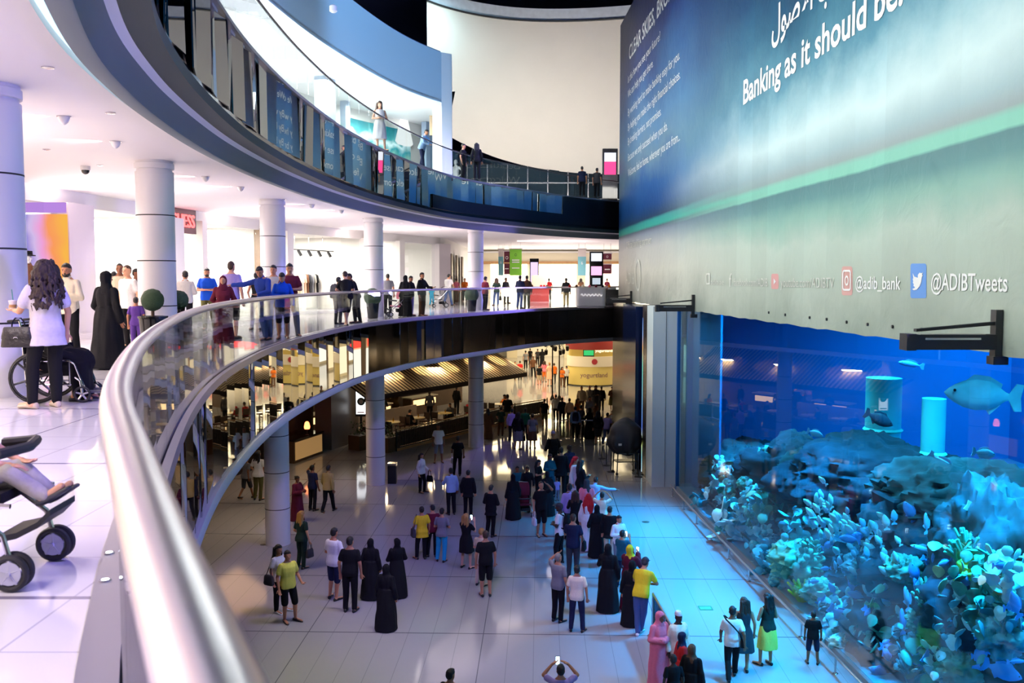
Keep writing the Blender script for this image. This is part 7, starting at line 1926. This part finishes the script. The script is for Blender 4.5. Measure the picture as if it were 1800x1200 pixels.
struct(MB().box((c.x, c.y, ZU + 1.9), (.9, .5, 3.8), hd).build('wall_upper_pier', mat('pier_blue', (.30, .38, .50), .3), smooth=False))
for k, x in enumerate((612, 752, 764)):
    _, c, hd = up_pt(x, -6.2, 160)
    struct(MB().box((c.x, c.y, ZU + 1.9), (.35, .3, 3.8), hd).build('wall_upper_pier_%d' % (k + 2), mat('pier_blue', (.30, .38, .50), .3), smooth=False))
for k, x in enumerate((560, 635, 690, 735)):
    _, c, hd = up_pt(x, -5.0, 230)
    t = thing('lounge_chair', (c.x, c.y, ZU), 'pale lounge chair inside the topmost shop, %s from the left' % ['first', 'second', 'third', 'fourth'][k], 'chair', hd, 'lounge chairs on the topmost balcony')
    MB().box((0, 0, .40), (.6, .6, .14)).build('seat', cloth(*C['stone']), t); MB().box((0, .27, .68), (.6, .10, .46)).build('backrest', cloth(*C['stone']), t)
    for sx in (-1, 1):
        for sy in (-1, 1): MB().cyl((sx * .25, sy * .25, 0), (sx * .25, sy * .25, .34), .02).build('leg', steel, t)
for k, (x, lab) in enumerate([(785, 'white mannequin in the opening before the pale drum wall, the left one'), (801, 'white mannequin in the opening before the pale drum wall, the right one')]):
    p = at_d(x, 240, 51 - k * .6)
    me = body_mesh('hip' if k else 'stand', 'f', False).copy(); o = bpy.data.objects.new('mannequin', me); COL.objects.link(o)
    me.materials.clear(); me.materials.append(man_white); o.location = (p.x, p.y, ZU); o.rotation_euler.z = R(-30); o.scale = (1.25,) * 3
    tag(o, lab, 'mannequin', 'mannequins on the topmost balcony')
p0, p1 = at_d(797, 161, 48), at_d(785, 219, 48)
t = thing('blade_sign', (p1.x, 48, p1.z), 'slanting black blade sign beside the drum wall', 'sign')
MB().rings([[Vector((dx, dy, 0)) for dx, dy in ((-.09, -.05), (.09, -.05), (.09, .05), (-.09, .05))], [Vector((dx + p0.x - p1.x, dy, p0.z - p1.z)) for dx, dy in ((-.09, -.05), (.09, -.05), (.09, .05), (-.09, .05))]]).build('blade', black_gloss, t, False)
MB().cyl((-.5, .6, .6), (.05, 0, .6), .02, n=6).cyl((-.3, .6, 1.4), (.2, 0, 1.4), .02, n=6).build('bracket', steel, t)
a = at_d(768, 215, 46.5)
tag(MB().box((a.x, 46.5, a.z), (.75, .08, 1.3), R(20)).build('poster', mat('poster_peach', (.80, .58, .36), .5), smooth=False), 'peach coloured poster panel beside the slanting blade sign', 'poster')
a = at_d(1072, 296, 53)
t = thing('totem_sign', (a.x, 53, ZU), 'black totem with pink picture on the topmost balcony', 'sign')
MB().box((0, 0, 1.55), (.86, .25, 3.1)).build('totem_body', black_gloss, t, False)
MB().box((0, -.14, 2.62), (.66, .02, .5)).build('screen', emit_mat('screen_white', (.9, .92, 1), 1.2), t, False)
MB().box((0, -.14, 2.0), (.66, .02, .72)).build('screen', emit_mat('screen_rose', (1, .08, .30), 1.3), t, False)
p = at_d(586, 16, 26.6)
tag(MB().lathe(p, [(.05, -.1), (.11, -.06), (.11, .08), (.05, .12)], 14).build('band_spot', white_paint), 'small white lamp at the top of the blue band', 'light')

# ------------------------------------------------------------------ ground floor: cafe terrace behind its fence
FA, FB, FC, FD = at_z(697, 793, 0), at_z(830, 759, 0), at_z(905, 741, 0), at_z(962, 730, 0)
def v2(p): return Vector((p.x, p.y, 0))
fence_pts = [v2(FA), v2(FB), v2(FC), v2(FD)]
iron = mat('wrought_iron', (.02, .018, .018), .4, .5)
fence = thing('cafe_fence', (0, 0, 0), 'dark railing with planters and pale top rail round the cafe terrace', 'fence')
for k, (a, b) in enumerate(zip(fence_pts, fence_pts[1:])):
    if k == 1: a = a.lerp(b, .35)       # gap: the way in
    d = b - a; n = max(3, int(d.length / .14)); m = MB()
    for i in range(n):
        q = a + d * (i + .5) / n
        m.cyl((q.x, q.y, .18), (q.x, q.y, .95), .012, n=5)
        if i % 3 == 0: m.tube([(q.x + .06 * math.cos(t_), q.y + .03 * math.cos(t_), .58 + .14 * math.sin(t_)) for t_ in [2 * math.pi * j / 10 for j in range(11)]], .008, 5)
    m.build('railing_bars', iron, fence)
    MB().tube([a + Vector((0, 0, 1.0)), b + Vector((0, 0, 1.0))], .035, 8).build('top_rail', mat('pale_brass', (.75, .60, .38), .25, .9), fence)
    MB().tube([a + Vector((0, 0, .16)), b + Vector((0, 0, .16))], .025, 6).build('bottom_rail', iron, fence)
    rz = math.atan2(d.y, d.x); mid = (a + b) / 2
    struct(MB().box((mid.x - .12, mid.y + .1, .06), (d.length, .34, .12), rz).build('trim_%d' % (30 + k), wood_warm, smooth=False))
    for q in (a, b): MB().cyl(q, q + Vector((0, 0, 1.08)), .03, n=8).build('post', iron, fence)
    MB().box((mid.x - .14, mid.y + .10, .52), (d.length - .2, .05, .7), rz).build('screen_panel', mat('terrace_screen', (.05, .025, .012), .4, var=.5, scale=5), fence, False)
# planter boxes at the corner
for k, (x, y, w, lab) in enumerate([(632, 791, 1.0, 'brown planter box with shrubs left of the terrace corner'), (681, 795, .9, 'brown planter box with shrubs at the terrace corner')]):
    p = at_z(x, y, 0)
    t = thing('planter_box', (p.x, p.y + .4, 0), lab, 'planter', R(58))
    MB().box((0, 0, .35), (w, .7, .7)).build('box', wood_dark, t, False)
    rd = random.Random(k); m = MB()
    for i in range(90):
        q = Vector((rd.uniform(-w * .45, w * .45), rd.uniform(-.3, .3), .68 + rd.random() ** 1.5 * .6)); a = rd.uniform(0, 6.3)
        e_ = q + Vector((math.cos(a) * .14, math.sin(a) * .14, rd.uniform(.02, .18)))
        sd = Vector((-math.sin(a), math.cos(a), 0)) * .035
        m.add([q, q.lerp(e_, .5) + sd, e_, q.lerp(e_, .5) - sd, q + Vector((0, 0, -.012)), q.lerp(e_, .5) + Vector((0, 0, .014))], [(0, 1, 5), (1, 2, 5), (2, 3, 5), (3, 0, 5), (0, 4, 1), (1, 4, 2), (2, 4, 3), (3, 4, 0)])
    m.build('leaves', mat('shrub_leaf', (.07, .12, .04), .6, var=.4, scale=9), t)
# awning
def stripes():
    m = bpy.data.materials.new('striped_canvas'); n, l = nodes_of(m); b = n['Principled BSDF']; b.inputs['Roughness'].default_value = .8
    tc = n.new('ShaderNodeTexCoord'); sp = n.new('ShaderNodeSeparateXYZ'); l.new(tc.outputs['Object'], sp.inputs[0])
    a = n.new('ShaderNodeMath'); a.operation = 'PINGPONG'; a.inputs[1].default_value = .14; l.new(sp.outputs[0], a.inputs[0])
    c = n.new('ShaderNodeMath'); c.operation = 'GREATER_THAN'; c.inputs[1].default_value = .075; l.new(a.outputs[0], c.inputs[0])
    x = n.new('ShaderNodeMix'); x.data_type = 'RGBA'; x.inputs['A'].default_value = (.05, .022, .012, 1); x.inputs['B'].default_value = (.72, .58, .34, 1)
    l.new(c.outputs[0], x.inputs['Factor']); l.new(x.outputs['Result'], b.inputs['Base Color']); return m
canvas = stripes()
EA, EB = at_z(640, 697, 2.5), at_z(926, 654, 2.5)
dirv = (v2(EB) - v2(EA)); LEN = dirv.length; az = math.atan2(dirv.y, dirv.x)
aw = thing('striped_awning', (EA.x, EA.y, 2.5), 'long brown and gold striped awning over the cafe terrace', 'awning', az)
MB().rings([[Vector((x, 0, 0)), Vector((x + .0, 2.9, 1.45)), Vector((x, 2.9, 1.41)), Vector((x, 0.02, -.04))] for x in (0, LEN)]).build('canopy', canvas, aw, False)
MB().box((LEN / 2, -.02, -.13), (LEN, .03, .26)).build('valance', mat('valance_dark', (.03, .014, .01), .7), aw, False)
MB().rings([[Vector((LEN, 0, 0)), Vector((LEN, 2.9, 1.45)), Vector((LEN, 2.9, 1.41)), Vector((LEN, .02, -.04))], [Vector((LEN + 1.6, 1.4, .0)), Vector((LEN + .0, 2.95, 1.45)), Vector((LEN, 2.95, 1.41)), Vector((LEN + 1.6, 1.42, -.04))]]).build('hip_end', canvas, aw, False)
for k in range(7):
    MB().cyl((LEN * k / 6, .05, 0), (LEN * k / 6, 2.85, 1.38), .02, n=6).build('rafter', iron, aw)
perp = Vector((-math.sin(az), math.cos(az), 0)); u_ = Vector((math.cos(az), math.sin(az), 0))
def terrace(s, t, z=0.0):
    p = v2(EA) + u_ * s + perp * t
    return Vector((p.x, p.y, z))
for k in range(6):
    p = terrace(LEN * (k + .55) / 6, .9)
    spot('awning_lamp', (p.x + .3, p.y - .3, 4.75), (terrace(LEN * (k + .55) / 6, 1.5).x, terrace(LEN * (k + .55) / 6, 1.5).y, 3.1), 420, (1, .78, .40), 44, .05)
# back of the cafe: dark wall, lit shelves, counter
p = terrace(LEN / 2, 6.6)
struct(MB().box((p.x, p.y, 2.4), (LEN + 4, .2, 4.8), az).build('wall_cafe_back', mat('cafe_wall', (.10, .055, .03), .5, var=.4, scale=1.5), smooth=False))
for k, (s, t, w, lab) in enumerate([(2.0, 5.2, 3.0, 'dark cafe counter with glowing glass front under the awning'), (6.0, 5.0, 2.4, 'second cafe counter with lit bottles under the awning'), (10.6, 5.4, 2.4, 'third cafe counter near the awning corner')]):
    t_ = thing('cafe_counter', terrace(s, t), lab, 'counter', az)
    MB().box((0, 0, .5), (w, .7, 1.0)).build('body', wood_dark, t_, False)
    MB().box((0, 0, 1.03), (w + .1, .8, .06)).build('worktop', cream, t_, False)
    MB().box((0, -.36, .72), (w - .3, .02, .34)).build('lit_front', emit_mat('amber_front', (1, .62, .25), 2.2), t_, False)
    MB().box((0, .9, 2.45), (w, .06, .30)).build('menu_light', emit_mat('menu_glow', (1, .9, .6), 3.2), t_, False)
    MB().box((0, .95, 1.75), (w, .25, .05)).build('shelf', wood_warm, t_, False)
    rd = random.Random(k)
    for j in range(8):
        q = terrace(s - w * .42 + j * w * .12, t + .95, 1.775); c_ = rd.choice([(.5, .2, .05), (.1, .25, .08), (.6, .5, .3), (.35, .05, .04)])
        tag(MB().lathe(q, [(.035, 0), (.037, .16), (.014, .22), (.014, .28)], 10).build('bottle', mat('bottle_%d' % int(c_[0] * 100), c_, .15)), 'bottle on the shelf behind the %s' % ['glowing dark counter', 'second cafe counter', 'third cafe counter'][k], 'bottle', 'bottles behind cafe counter %s' % 'abc'[k])
bench = thing('banquette', terrace(4.4, 2.4), 'long grey upholstered bench along the middle of the terrace', 'bench', az)
MB().box((0, 0, .25), (5.2, .55, .42)).build('seat', cloth(150, 136, 124), bench, False); MB().box((0, .30, .70), (5.2, .14, .85)).build('backrest', cloth(150, 136, 124), bench, False)
brass = mat('table_brass', (.55, .42, .16), .25, .7)
wood_chair = mat('chair_wood', (.05, .028, .018), .4)
def cafe_table(s, t, lab, r=.45):
    o = thing('cafe_table', terrace(s, t), lab, 'table', group='cafe terrace tables')
    MB().lathe((0, 0, 0), [(r, .72), (r, .75), (r - .03, .755), (.02, .755)], 26).build('table_top', mat('table_gold', (.62, .48, .20), .3), o)
    MB().cyl((0, 0, .02), (0, 0, .72), .035).build('pedestal', iron, o)
    MB().lathe((0, 0, 0), [(.22, 0), (.22, .02), (.04, .05)], 18).build('foot', iron, o)
    q = terrace(s, t, .755)
    tag(MB().lathe(q + Vector((.08, .05, 0)), [(.035, 0), (.04, .10), (.02, .16), (.012, .2)], 10).build('carafe', glass_mat('amber_glass', (.9, .7, .3))), 'small carafe on the ' + lab, 'carafe', 'carafes on the cafe tables')
    return o
def chair_proto():
    o = thing('cafe_chair', (0, 0, 0), 'x', 'chair', group='cafe terrace chairs')
    MB().box((0, 0, .45), (.42, .42, .05)).build('seat', cloth(70, 44, 34), o, False)
    MB().rings([[Vector((x, .19 + .03 * k, .55 + .36 * k)) for x in (-.2, .2)] + [Vector((x, .215 + .03 * k, .55 + .36 * k)) for x in (.2, -.2)] for k in (0, 1)]).build('backrest', wood_chair, o, False)
    for sx in (-1, 1):
        for sy in (-1, 1): MB().cyl((sx * .19, sy * .19, 0), (sx * .18, sy * .18, .93 if sy > 0 else .44), .018, n=6).build('leg', wood_chair, o)
    return o
chair0 = chair_proto(); first = True
def place_chair(s, t, rz, lab):
    global first
    o = chair0 if first else copy_tree(chair0)
    first = False
    o.location = terrace(s, t); o.rotation_euler.z = rz; o['label'] = lab
tabs = [(1.5, .6, 'round gold table nearest the terrace corner'), (3.3, 1.2, 'round gold table in front of the grey bench'), (5.2, 1.1, 'round gold table at the right half of the grey bench'), (7.4, 1.0, 'round gold table under the middle of the awning'), (10.2, .9, 'round gold table near the way in'), (12.2, .6, 'round gold table at the awning corner')]
for k, (s, t, lab) in enumerate(tabs):
    cafe_table(s, t, lab)
    for j, (ds_, dt, rr) in enumerate([(-.72, -.1, 90), (.72, .05, -90)]):
        place_chair(s + ds_, t + dt, az + R(rr), 'dark cafe chair at the %s, %s side' % (lab.replace('round gold table', 'table'), ['left', 'right'][j]))
seat = [('s1', 0, 1, 90, 'f', 'hijab', 'gown', 'black', None, 'black', 'seated woman in pale headscarf at the terrace corner table', {'headc': 'beige'}), ('s2', 0, 0, -90, 'f', 'hijab', 'gown', 'stone', None, 'black', 'seated woman in cream and black at the terrace corner table', {'headc': 'cream'}),
        ('s3', 2, 0, -90, 'm', 'short', 'tee', 'black', 'trousers', 'black', 'seated man in black at the right half of the grey bench', {}), ('s4', 3, 1, 90, 'm', 'short', 'shirt', 'dgrey', 'trousers', 'black', 'seated man in charcoal under the middle of the awning', {}),
        ('s5', 4, 0, -90, 'm', 'short', 'tee', 'red', 'trousers', 'black', 'seated person in red near the cafe way in', {}), ('s6', 5, 1, 90, 'f', 'long', 'tee', 'orange', 'trousers', 'brown', 'seated woman in orange at the awning corner', {})]
for key, ti, sd, fc, sx, hr, tp, tc_, bt, bc_, lab, ex in seat:
    s, t, _ = tabs[ti]; q = terrace(s + (.64 if sd else -.64), t, 0)
    # a sitter faces the table
    v = (terrace(s, t) - q); f = math.degrees(math.atan2(v.x, -v.y))
    person(key, (q.x, q.y, 0), f, lab, 'sit', sx, 1.66, 't', hr, 'k', tp, tc_, bt, bc_, group='people at the cafe', **ex)
for key, s, t, f, pose, sx, top, tc_, lab in [('w1', 2.4, 4.4, 170, 'fwd', 'm', 'tee', 'red', 'waiter in red at the glowing counter'), ('w2', 5.6, 3.9, 20, 'chest', 'm', 'shirt', 'black', 'waiter in black standing beside the second counter'), ('w3', 8.6, 3.0, 200, 'stand', 'f', 'shirt', 'dgrey', 'waitress in charcoal near the middle of the terrace'), ('w4', 11.4, 3.2, 150, 'stand', 'm', 'shirt', 'black', 'waiter in black by the third counter')]:
    q = terrace(s, t); person(key, (q.x, q.y, 0), f, lab, pose, sx, 1.72, 'b', 'short', 'k', top, tc_, 'trousers', 'black', group='people at the cafe')
# wavy brass panel added in place of golden mirrored light behind the column
rg = [[terrace(8.2 + .5 * math.sin(z * 1.7 + .5) * .18 + x, 6.35 + .06 * math.sin(z * 9 + x * 5), z) for x in (0, .35, .7, 1.05, 1.4)] for z in [.2 + 4.2 * k / 30 for k in range(31)]]
m = MB().rings(rg, cap=False, closed=False); mb2 = MB().rings([[p_ + perp * .04 for p_ in r_] for r_ in rg], cap=False, closed=False); m.add(mb2.v, [f_[::-1] for f_ in mb2.f])
tag(m.build('brass_panel', mat('rippled_brass', (.95, .74, .30), .12, 1.0)), 'tall rippled brass panel standing in for golden mirrored light behind the far column', 'panel')
for s in (3.0, 8.5):
    p = terrace(s, 3.4); 
# ------------------------------------------------------------------ dark bar front to the left
B0, B1, B2 = at_z(470, 825, 0), at_z(562, 792, 0), at_z(600, 782, 0)
bd = v2(B1) - v2(B0); baz = math.atan2(bd.y, bd.x)
mid = (v2(B0) - bd * 1.0 + v2(B1)) / 2
struct(MB().box((mid.x - .5, mid.y + .6, 2.4), ((v2(B1) - v2(B0)).length * 2, .2, 4.8), baz).build('wall_bar', mat('bar_panel', (.035, .022, .018), .2), smooth=False))
struct(MB().box((B1.x + .55, B1.y + 1.6, 2.4), (.9, 2.6, 4.8), R(-20)).build('wall_bar_pier', mat('bar_pier', (.20, .17, .16), .3), smooth=False))
p = at_z(535, 806, 0)
t = thing('bar_counter', (p.x - .1, p.y + .2, 0), 'dark bar counter with glowing ochre front left of the columns', 'counter', baz)
MB().box((0, 0, .5), (2.6, .6, 1.0)).build('body', wood_dark, t, False); MB().box((0, -.31, .52), (2.4, .02, .8)).build('lit_front', mat('ochre_front', (.6, .38, .12), .5, emit=(1, .55, .2), estr=.25), t, False); MB().box((0, 0, 1.03), (2.7, .7, .06)).build('worktop', black_gloss, t, False)
p2 = Vector((p.x + .1, p.y + .2, 1.06))
t = thing('table_lamp', p2, 'small red glowing lamp on the bar counter', 'lamp')
MB().lathe((0, 0, 0), [(.08, 0), (.08, .02), (.015, .03), (.015, .3)], 14).build('base', black_matte, t); MB().lathe((0, 0, .28), [(.12, 0), (.14, .1), (.10, .28), (.05, .34)], 16).build('lamp_shade', emit_mat('red_glow', (1, .20, .06), 6), t)
p = at_d(634, 703, 45.5)
t = thing('poster_light_box', (p.x, 45.5, 0), 'upright light box with a food plate picture beside the dark bar', 'sign')
MB().box((0, .08, 2.1), (.55, .14, 1.5)).build('frame', black_matte, t, False); MB().box((0, .08, .7), (.10, .10, 1.4)).build('pole', black_matte, t, False)
MB().box((0, 0, 2.12), (.46, .02, 1.3)).build('lit_poster', emit_mat('poster_white', (.95, .97, 1), 2.2), t, False)
MB().lathe((0, 0, 0), [(.20, 0), (.19, .02), (.16, .03), (0, .03)], 22).xf(Matrix.Translation((.02, -.012, 2.1)) @ Matrix.Rotation(R(90), 4, 'X')).build('printed_plate', mat('print_plate', (.10, .16, .14), .5, var=.6, scale=9), t)
MB().lathe((0, 0, 0), [(.11, .0), (.10, .05), (0, .05)], 18).xf(Matrix.Translation((.02, -.012, 2.1)) @ Matrix.Rotation(R(90), 4, 'X')).build('printed_food', mat('print_food', (.75, .62, .5), .5, var=.5, scale=14), t)
MB().box((0, -.012, 1.56), (.34, .01, .05)).build('printed_strip', mat('print_red', (.6, .04, .03), .5), t, False)
p = at_z(689, 850, 0)
t = thing('litter_bin', (p.x, p.y + .15, 0), 'black litter bin with steel top beside the round column', 'bin')
MB().box((0, 0, .36), (.34, .34, .72)).build('bin_body', black_matte, t, False)
MB().box((0, 0, .79), (.36, .36, .05)).box((-.16, 0, .74), (.03, .34, .08)).box((.16, 0, .74), (.03, .34, .08)).build('lid', steel, t, False)

# ------------------------------------------------------------------ yoghurt kiosk in the bright far passage
KX, KY = at_d(1041, 660, 71.6).x, 71.6
k_yel = mat('kiosk_yellow', (.72, .58, .20), .45)
t = thing('dessert_kiosk', (KX, KY, 0), 'round yellow dessert kiosk with white band and green screen', 'kiosk')
def arc(r, z0, z1, th=.12, a0=-172, a1=-8, n=36):
    rg = []
    for i in range(n + 1):
        q = R(a0 + (a1 - a0) * i / n)
        rg.append([Vector((rr * math.cos(q), rr * .85 * math.sin(q), z)) for rr, z in ((r, z0), (r, z1), (r - th, z1), (r - th, z0))])
    return MB().rings(rg)
arc(1.95, .06, 1.5).build('lower_front', k_yel, t); arc(1.98, 0, .08).build('plinth', black_matte, t)
arc(2.02, 1.5, 2.28).build('white_band', mat('kiosk_white', (.80, .74, .66), .4), t)
MB().box((0, .6, 2.3), (3.6, .2, 1.2)).build('back_wall', k_yel, t, False)
MB().box((-.3, -.15, 2.42), (.86, .10, .56)).build('screen_frame', black_matte, t, False); MB().box((-.3, -.21, 2.46), (.76, .02, .40)).build('screen', emit_mat('screen_green', (.05, .55, .16), 1.2), t, False)
arc(2.12, 2.80, 3.45, .3).build('roof_fascia', mat('kiosk_red', (.28, .03, .03), .4), t); arc(2.1, 3.45, 3.55, 2.0).build('roof', mat('kiosk_brown', (.06, .03, .02), .5), t)
for sx in (-1, 1): MB().cyl((sx * 1.7, .3, 1.4), (sx * 1.7, .3, 2.9), .06).build('post', k_yel, t)
def wrap(txt, r, z, h, m, a_mid=-90, nm='lettering', sx=1.0):
    me = text_mesh(txt, h / .7, 0); w = max(v.co.x for v in me.vertices)
    vs = []
    for v in me.vertices:
        q = R(a_mid) + (v.co.x - w / 2) * sx / r
        vs.append(Vector((r * math.cos(q), r * .85 * math.sin(q) - .01, z + v.co.y)))
    o = MB().add(vs, [tuple(p_.vertices) for p_ in me.polygons]).build(nm, m, t, False); bpy.data.meshes.remove(me)
wrap('yogurtland', 1.97, .70, .36, mat('kiosk_letter', (.22, .10, .16), .5), -90)
wrap('G', 2.14, 2.92, .40, mat('letter_white', (.9, .9, .88), .4, emit=(1, 1, 1), estr=1.0), -40)
sign_text('yogurtland', (.95, .46, 2.48), 0, .22, mat('letter_white', (.9, .9, .88), .4), t)
MB().lathe((0, 0, 0), [(.22, 0), (.22, .02), (0, .02)], 20).xf(Matrix.Translation((.02, -1.74, 1.9)) @ Matrix.Rotation(R(90), 4, 'X')).build('round_badge', mat('badge_red', (.42, .04, .06), .4), t)
# black lamp standards hung with baskets
for k, (x, lab) in enumerate([(971, 'black lamp standard left of the kiosk, the left one of two'), (983, 'black lamp standard left of the kiosk, the right one of two')]):
    p = at_z(x, 703, 0)
    t = thing('lamp_standard', (p.x, p.y, 0), lab, 'lamp', group='black lamp standards')
    MB().cyl((0, 0, 0), (0, 0, 4.5), .055, .04, 10).build('pole', iron, t)
    MB().lathe((0, 0, 0), [(.16, 0), (.16, .1), (.08, .3), (.055, .35)], 14).build('foot', iron, t)
    rd = random.Random(k)
    for j in range(5):
        a = j * 1.26 + k; z = 3.2 + .25 * (j % 3)
        q = Vector((math.cos(a) * .55, math.sin(a) * .45, z))
        MB().tube([(0, 0, z + .35), (q.x * .6, q.y * .6, z + .55), (q.x, q.y, z + .3)], .018, 6).build('arm', iron, t)
        MB().lathe(q, [(.02, .3), (.12, .2), (.10, -.08), (.03, -.12)], 10).build('lantern', iron, t)
        MB().lathe(q, [(.08, .17), (.075, -.06)], 10).build('bulb_glass', emit_mat('lantern_glow', (1, .85, .55), 5), t)
# ------------------------------------------------------------------ far shops of the ground floor (also what the mirrored fascia shows)
struct(MB().box((2, 98, 2.45), (60, .3, 4.9)).build('wall_ground_far', bright_white, smooth=False))
for k, x in enumerate(range(-24, 30, 6)):
    struct(MB().box((x, 96.5, 2.45), (1.1, 1.2, 4.9)).build('wall_ground_pier_%d' % (k + 1), cream, smooth=False))
red_glow = emit_mat('sign_red', (1, .05, .03), 2.5)
for k, x in enumerate((-21, -9, 3, 15)):
    t = thing('shop_sign', (x, 97.79, 3.0), 'red lit shop sign on the far ground floor wall, %s from the left' % ['first', 'second', 'third', 'fourth'][k], 'sign', group='red signs on the far wall')
    MB().box((0, 0, 0), (2.6, .1, .9)).build('sign_board', bright_white, t, False)
    sign_text('H&M', (0, -.06, -.3), 0, .6, red_glow, t)
# side shops along the right of the far passage (seen in the mirrors)
struct(MB().box((15, 74, 2.45), (.3, 44, 4.9)).build('wall_ground_right', cream, smooth=False))
for k, y in enumerate((56, 62, 68, 74, 80, 86)):
    struct(MB().box((14.7, y, 2.0), (.3, .9, 4.0)).build('wall_ground_pilaster_%d' % (k + 1), [wood_dark, wood_warm][k % 2], smooth=False))
    tag(MB().box((14.81, y + 3, 1.4), (.1, 4.0, 2.3)).build('shop_window_display', emit_mat('display_%d' % (k % 3), [(1, .85, .55), (1, .75, .42), (1, .92, .75)][k % 3], 1.4), smooth=False), 'lit shop window on the right of the far passage, %s from the hall' % ['first', 'second', 'third', 'fourth', 'fifth', 'sixth'][k], 'window', 'lit windows of the far passage')
    if k % 2 == 0: tag(MB().box((14.8, y + 3, 3.0), (.12, 3.4, .6)).build('shop_sign', red_glow, smooth=False), 'red sign band above the %s lit window of the far passage' % ['first', '', 'third', '', 'fifth'][k], 'sign', 'red sign bands')

# ------------------------------------------------------------------ barriers, posts, the covered cart
def barrier(p0, p1, h, lab, panel):
    t = thing('crowd_barrier', (0, 0, 0), lab, 'barrier')
    d = p1 - p0
    for f in (0, .5, 1):
        q = p0 + d * f
        MB().cyl(q, q + Vector((0, 0, h)), .022, n=8).lathe(q, [(.12, 0), (.12, .015), (.03, .03)], 14).build('post', steel, t)
    MB().tube([p0 + Vector((0, 0, h)), p1 + Vector((0, 0, h))], .026, 8).build('top_rail', rail_steel, t)
    n = d.cross(Vector((0, 0, 1))).normalized() * .006
    MB().rings([[q + n + Vector((0, 0, .1)), q - n + Vector((0, 0, .1)), q - n + Vector((0, 0, h - .06)), q + n + Vector((0, 0, h - .06))] for q in (p0 + d * .02, p0 + d * .98)]).build('panel', panel, t, False)
smoke = glass_mat('smoked_glass', (.35, .36, .38), 1.45)
barrier(v2(at_z(1147, 1118, 0)), v2(at_z(1196, 1216, 0)), 1.0, 'glass crowd barrier beside the yellow polo man and the pink robe', smoke)
barrier(v2(at_z(984, 774, 0)), v2(at_z(1012, 768, 0)), 1.0, 'glass crowd barrier before the pale backpack man', glass_mat('barrier_glass', (.7, .75, .7), 1.45))
barrier(v2(at_z(1022, 772, 0)), v2(at_z(1078, 772, 0)), .98, 'dark railing behind the long haired woman in shorts', smoke)
for k, (x, y) in enumerate([(1058, 806), (1066, 818), (1074, 829), (1122, 838), (1134, 834)]):
    p = at_z(x, y, 0)
    t = thing('queue_post', (p.x, p.y, 0), 'slim dark queue post near the covered cart, %s from the left' % ['first', 'second', 'third', 'fourth', 'fifth'][k], 'post', group='queue posts')
    MB().cyl((0, 0, .02), (0, 0, .98), .025, n=10).build('pole', dark_steel, t); MB().lathe((0, 0, 0), [(.17, 0), (.17, .02), (.04, .05)], 18).build('base', black_matte, t); MB().lathe((0, 0, .9), [(.035, 0), (.035, .09), (.0, .1)], 12).build('cap', dark_steel, t)
p = at_z(1099, 832, 0)
t = thing('covered_cart', (p.x, p.y, 0), 'bulky cart under a dark sheet beside the navy panel', 'cart', R(10))
mb = MB().ell((0, 0, 1.55), (.74, .6, .80), 44, 30)
mb.v = [(x * (1.0 + .10 * math.sin(7 * math.atan2(y, x)) * (2.2 - z) + .22 * mnoise.noise(Vector((x, y, z)) * 1.9)), y * (1.0 + .10 * math.sin(7 * math.atan2(y, x)) * (2.2 - z)), z + .16 * mnoise.noise(Vector((x, y, z)) * 1.7)) for x, y, z in mb.v]
mb.build('sheet', mat('dark_sheet', (.020, .020, .024), .55, bump=.3, scale=6), t)
for sx in (-1, 1):
    for sy in (-1, 1): MB().cyl((sx * .45, sy * .3, .06), (sx * .4, sy * .28, 1.1), .025, n=8).build('leg', iron, t); MB().cyl((sx * .45, sy * .3 - .02, .06), (sx * .45, sy * .3 + .02, .06), .06, n=12).build('wheel', black_matte, t)
MB().box((0, 0, .55), (.9, .6, .04)).box((0, 0, .9), (.9, .6, .04)).build('tray', dark_steel, t, False)
MB().box((-.42, -.62, 1.35), (.14, .01, .09)).build('tag', white_paint, t, False)
p = at_z(1240, 1068.5, 0)
t = thing('floor_sign', (p.x, p.y, 0), 'small green floor sign sticker in the blue lit hall floor', 'sign')
MB().box((0, 0, .002), (.34, .30, .004)).build('sticker', mat('sticker_green', (.02, .16, .06), .4), t, False)
MB().box((0, 0, .0045), (.28, .20, .002)).box((0, 0, .0055), (.10, .08, .002)).build('printed_mark', mat('sticker_pale', (.12, .34, .16), .4), t, False)
p = at_z(1135, 917, 0)
tag(MB().lathe((p.x, p.y, 0), [(.13, 0), (.13, .008), (.10, .012), (0, .012)], 20).build('floor_cover', mat('floor_cover', (.12, .14, .10), .4, .5)), 'round metal floor cover in the blue lit floor', 'cover')
p = at_z(463, 957, 0)
tag(MB().lathe((p.x, p.y, 0), [(.10, 0), (.10, .006), (0, .006)], 18).build('floor_cover', black_matte), 'tiny dark floor cover beside the pale round column', 'cover')

bpy.data.scenes.remove(LAB)
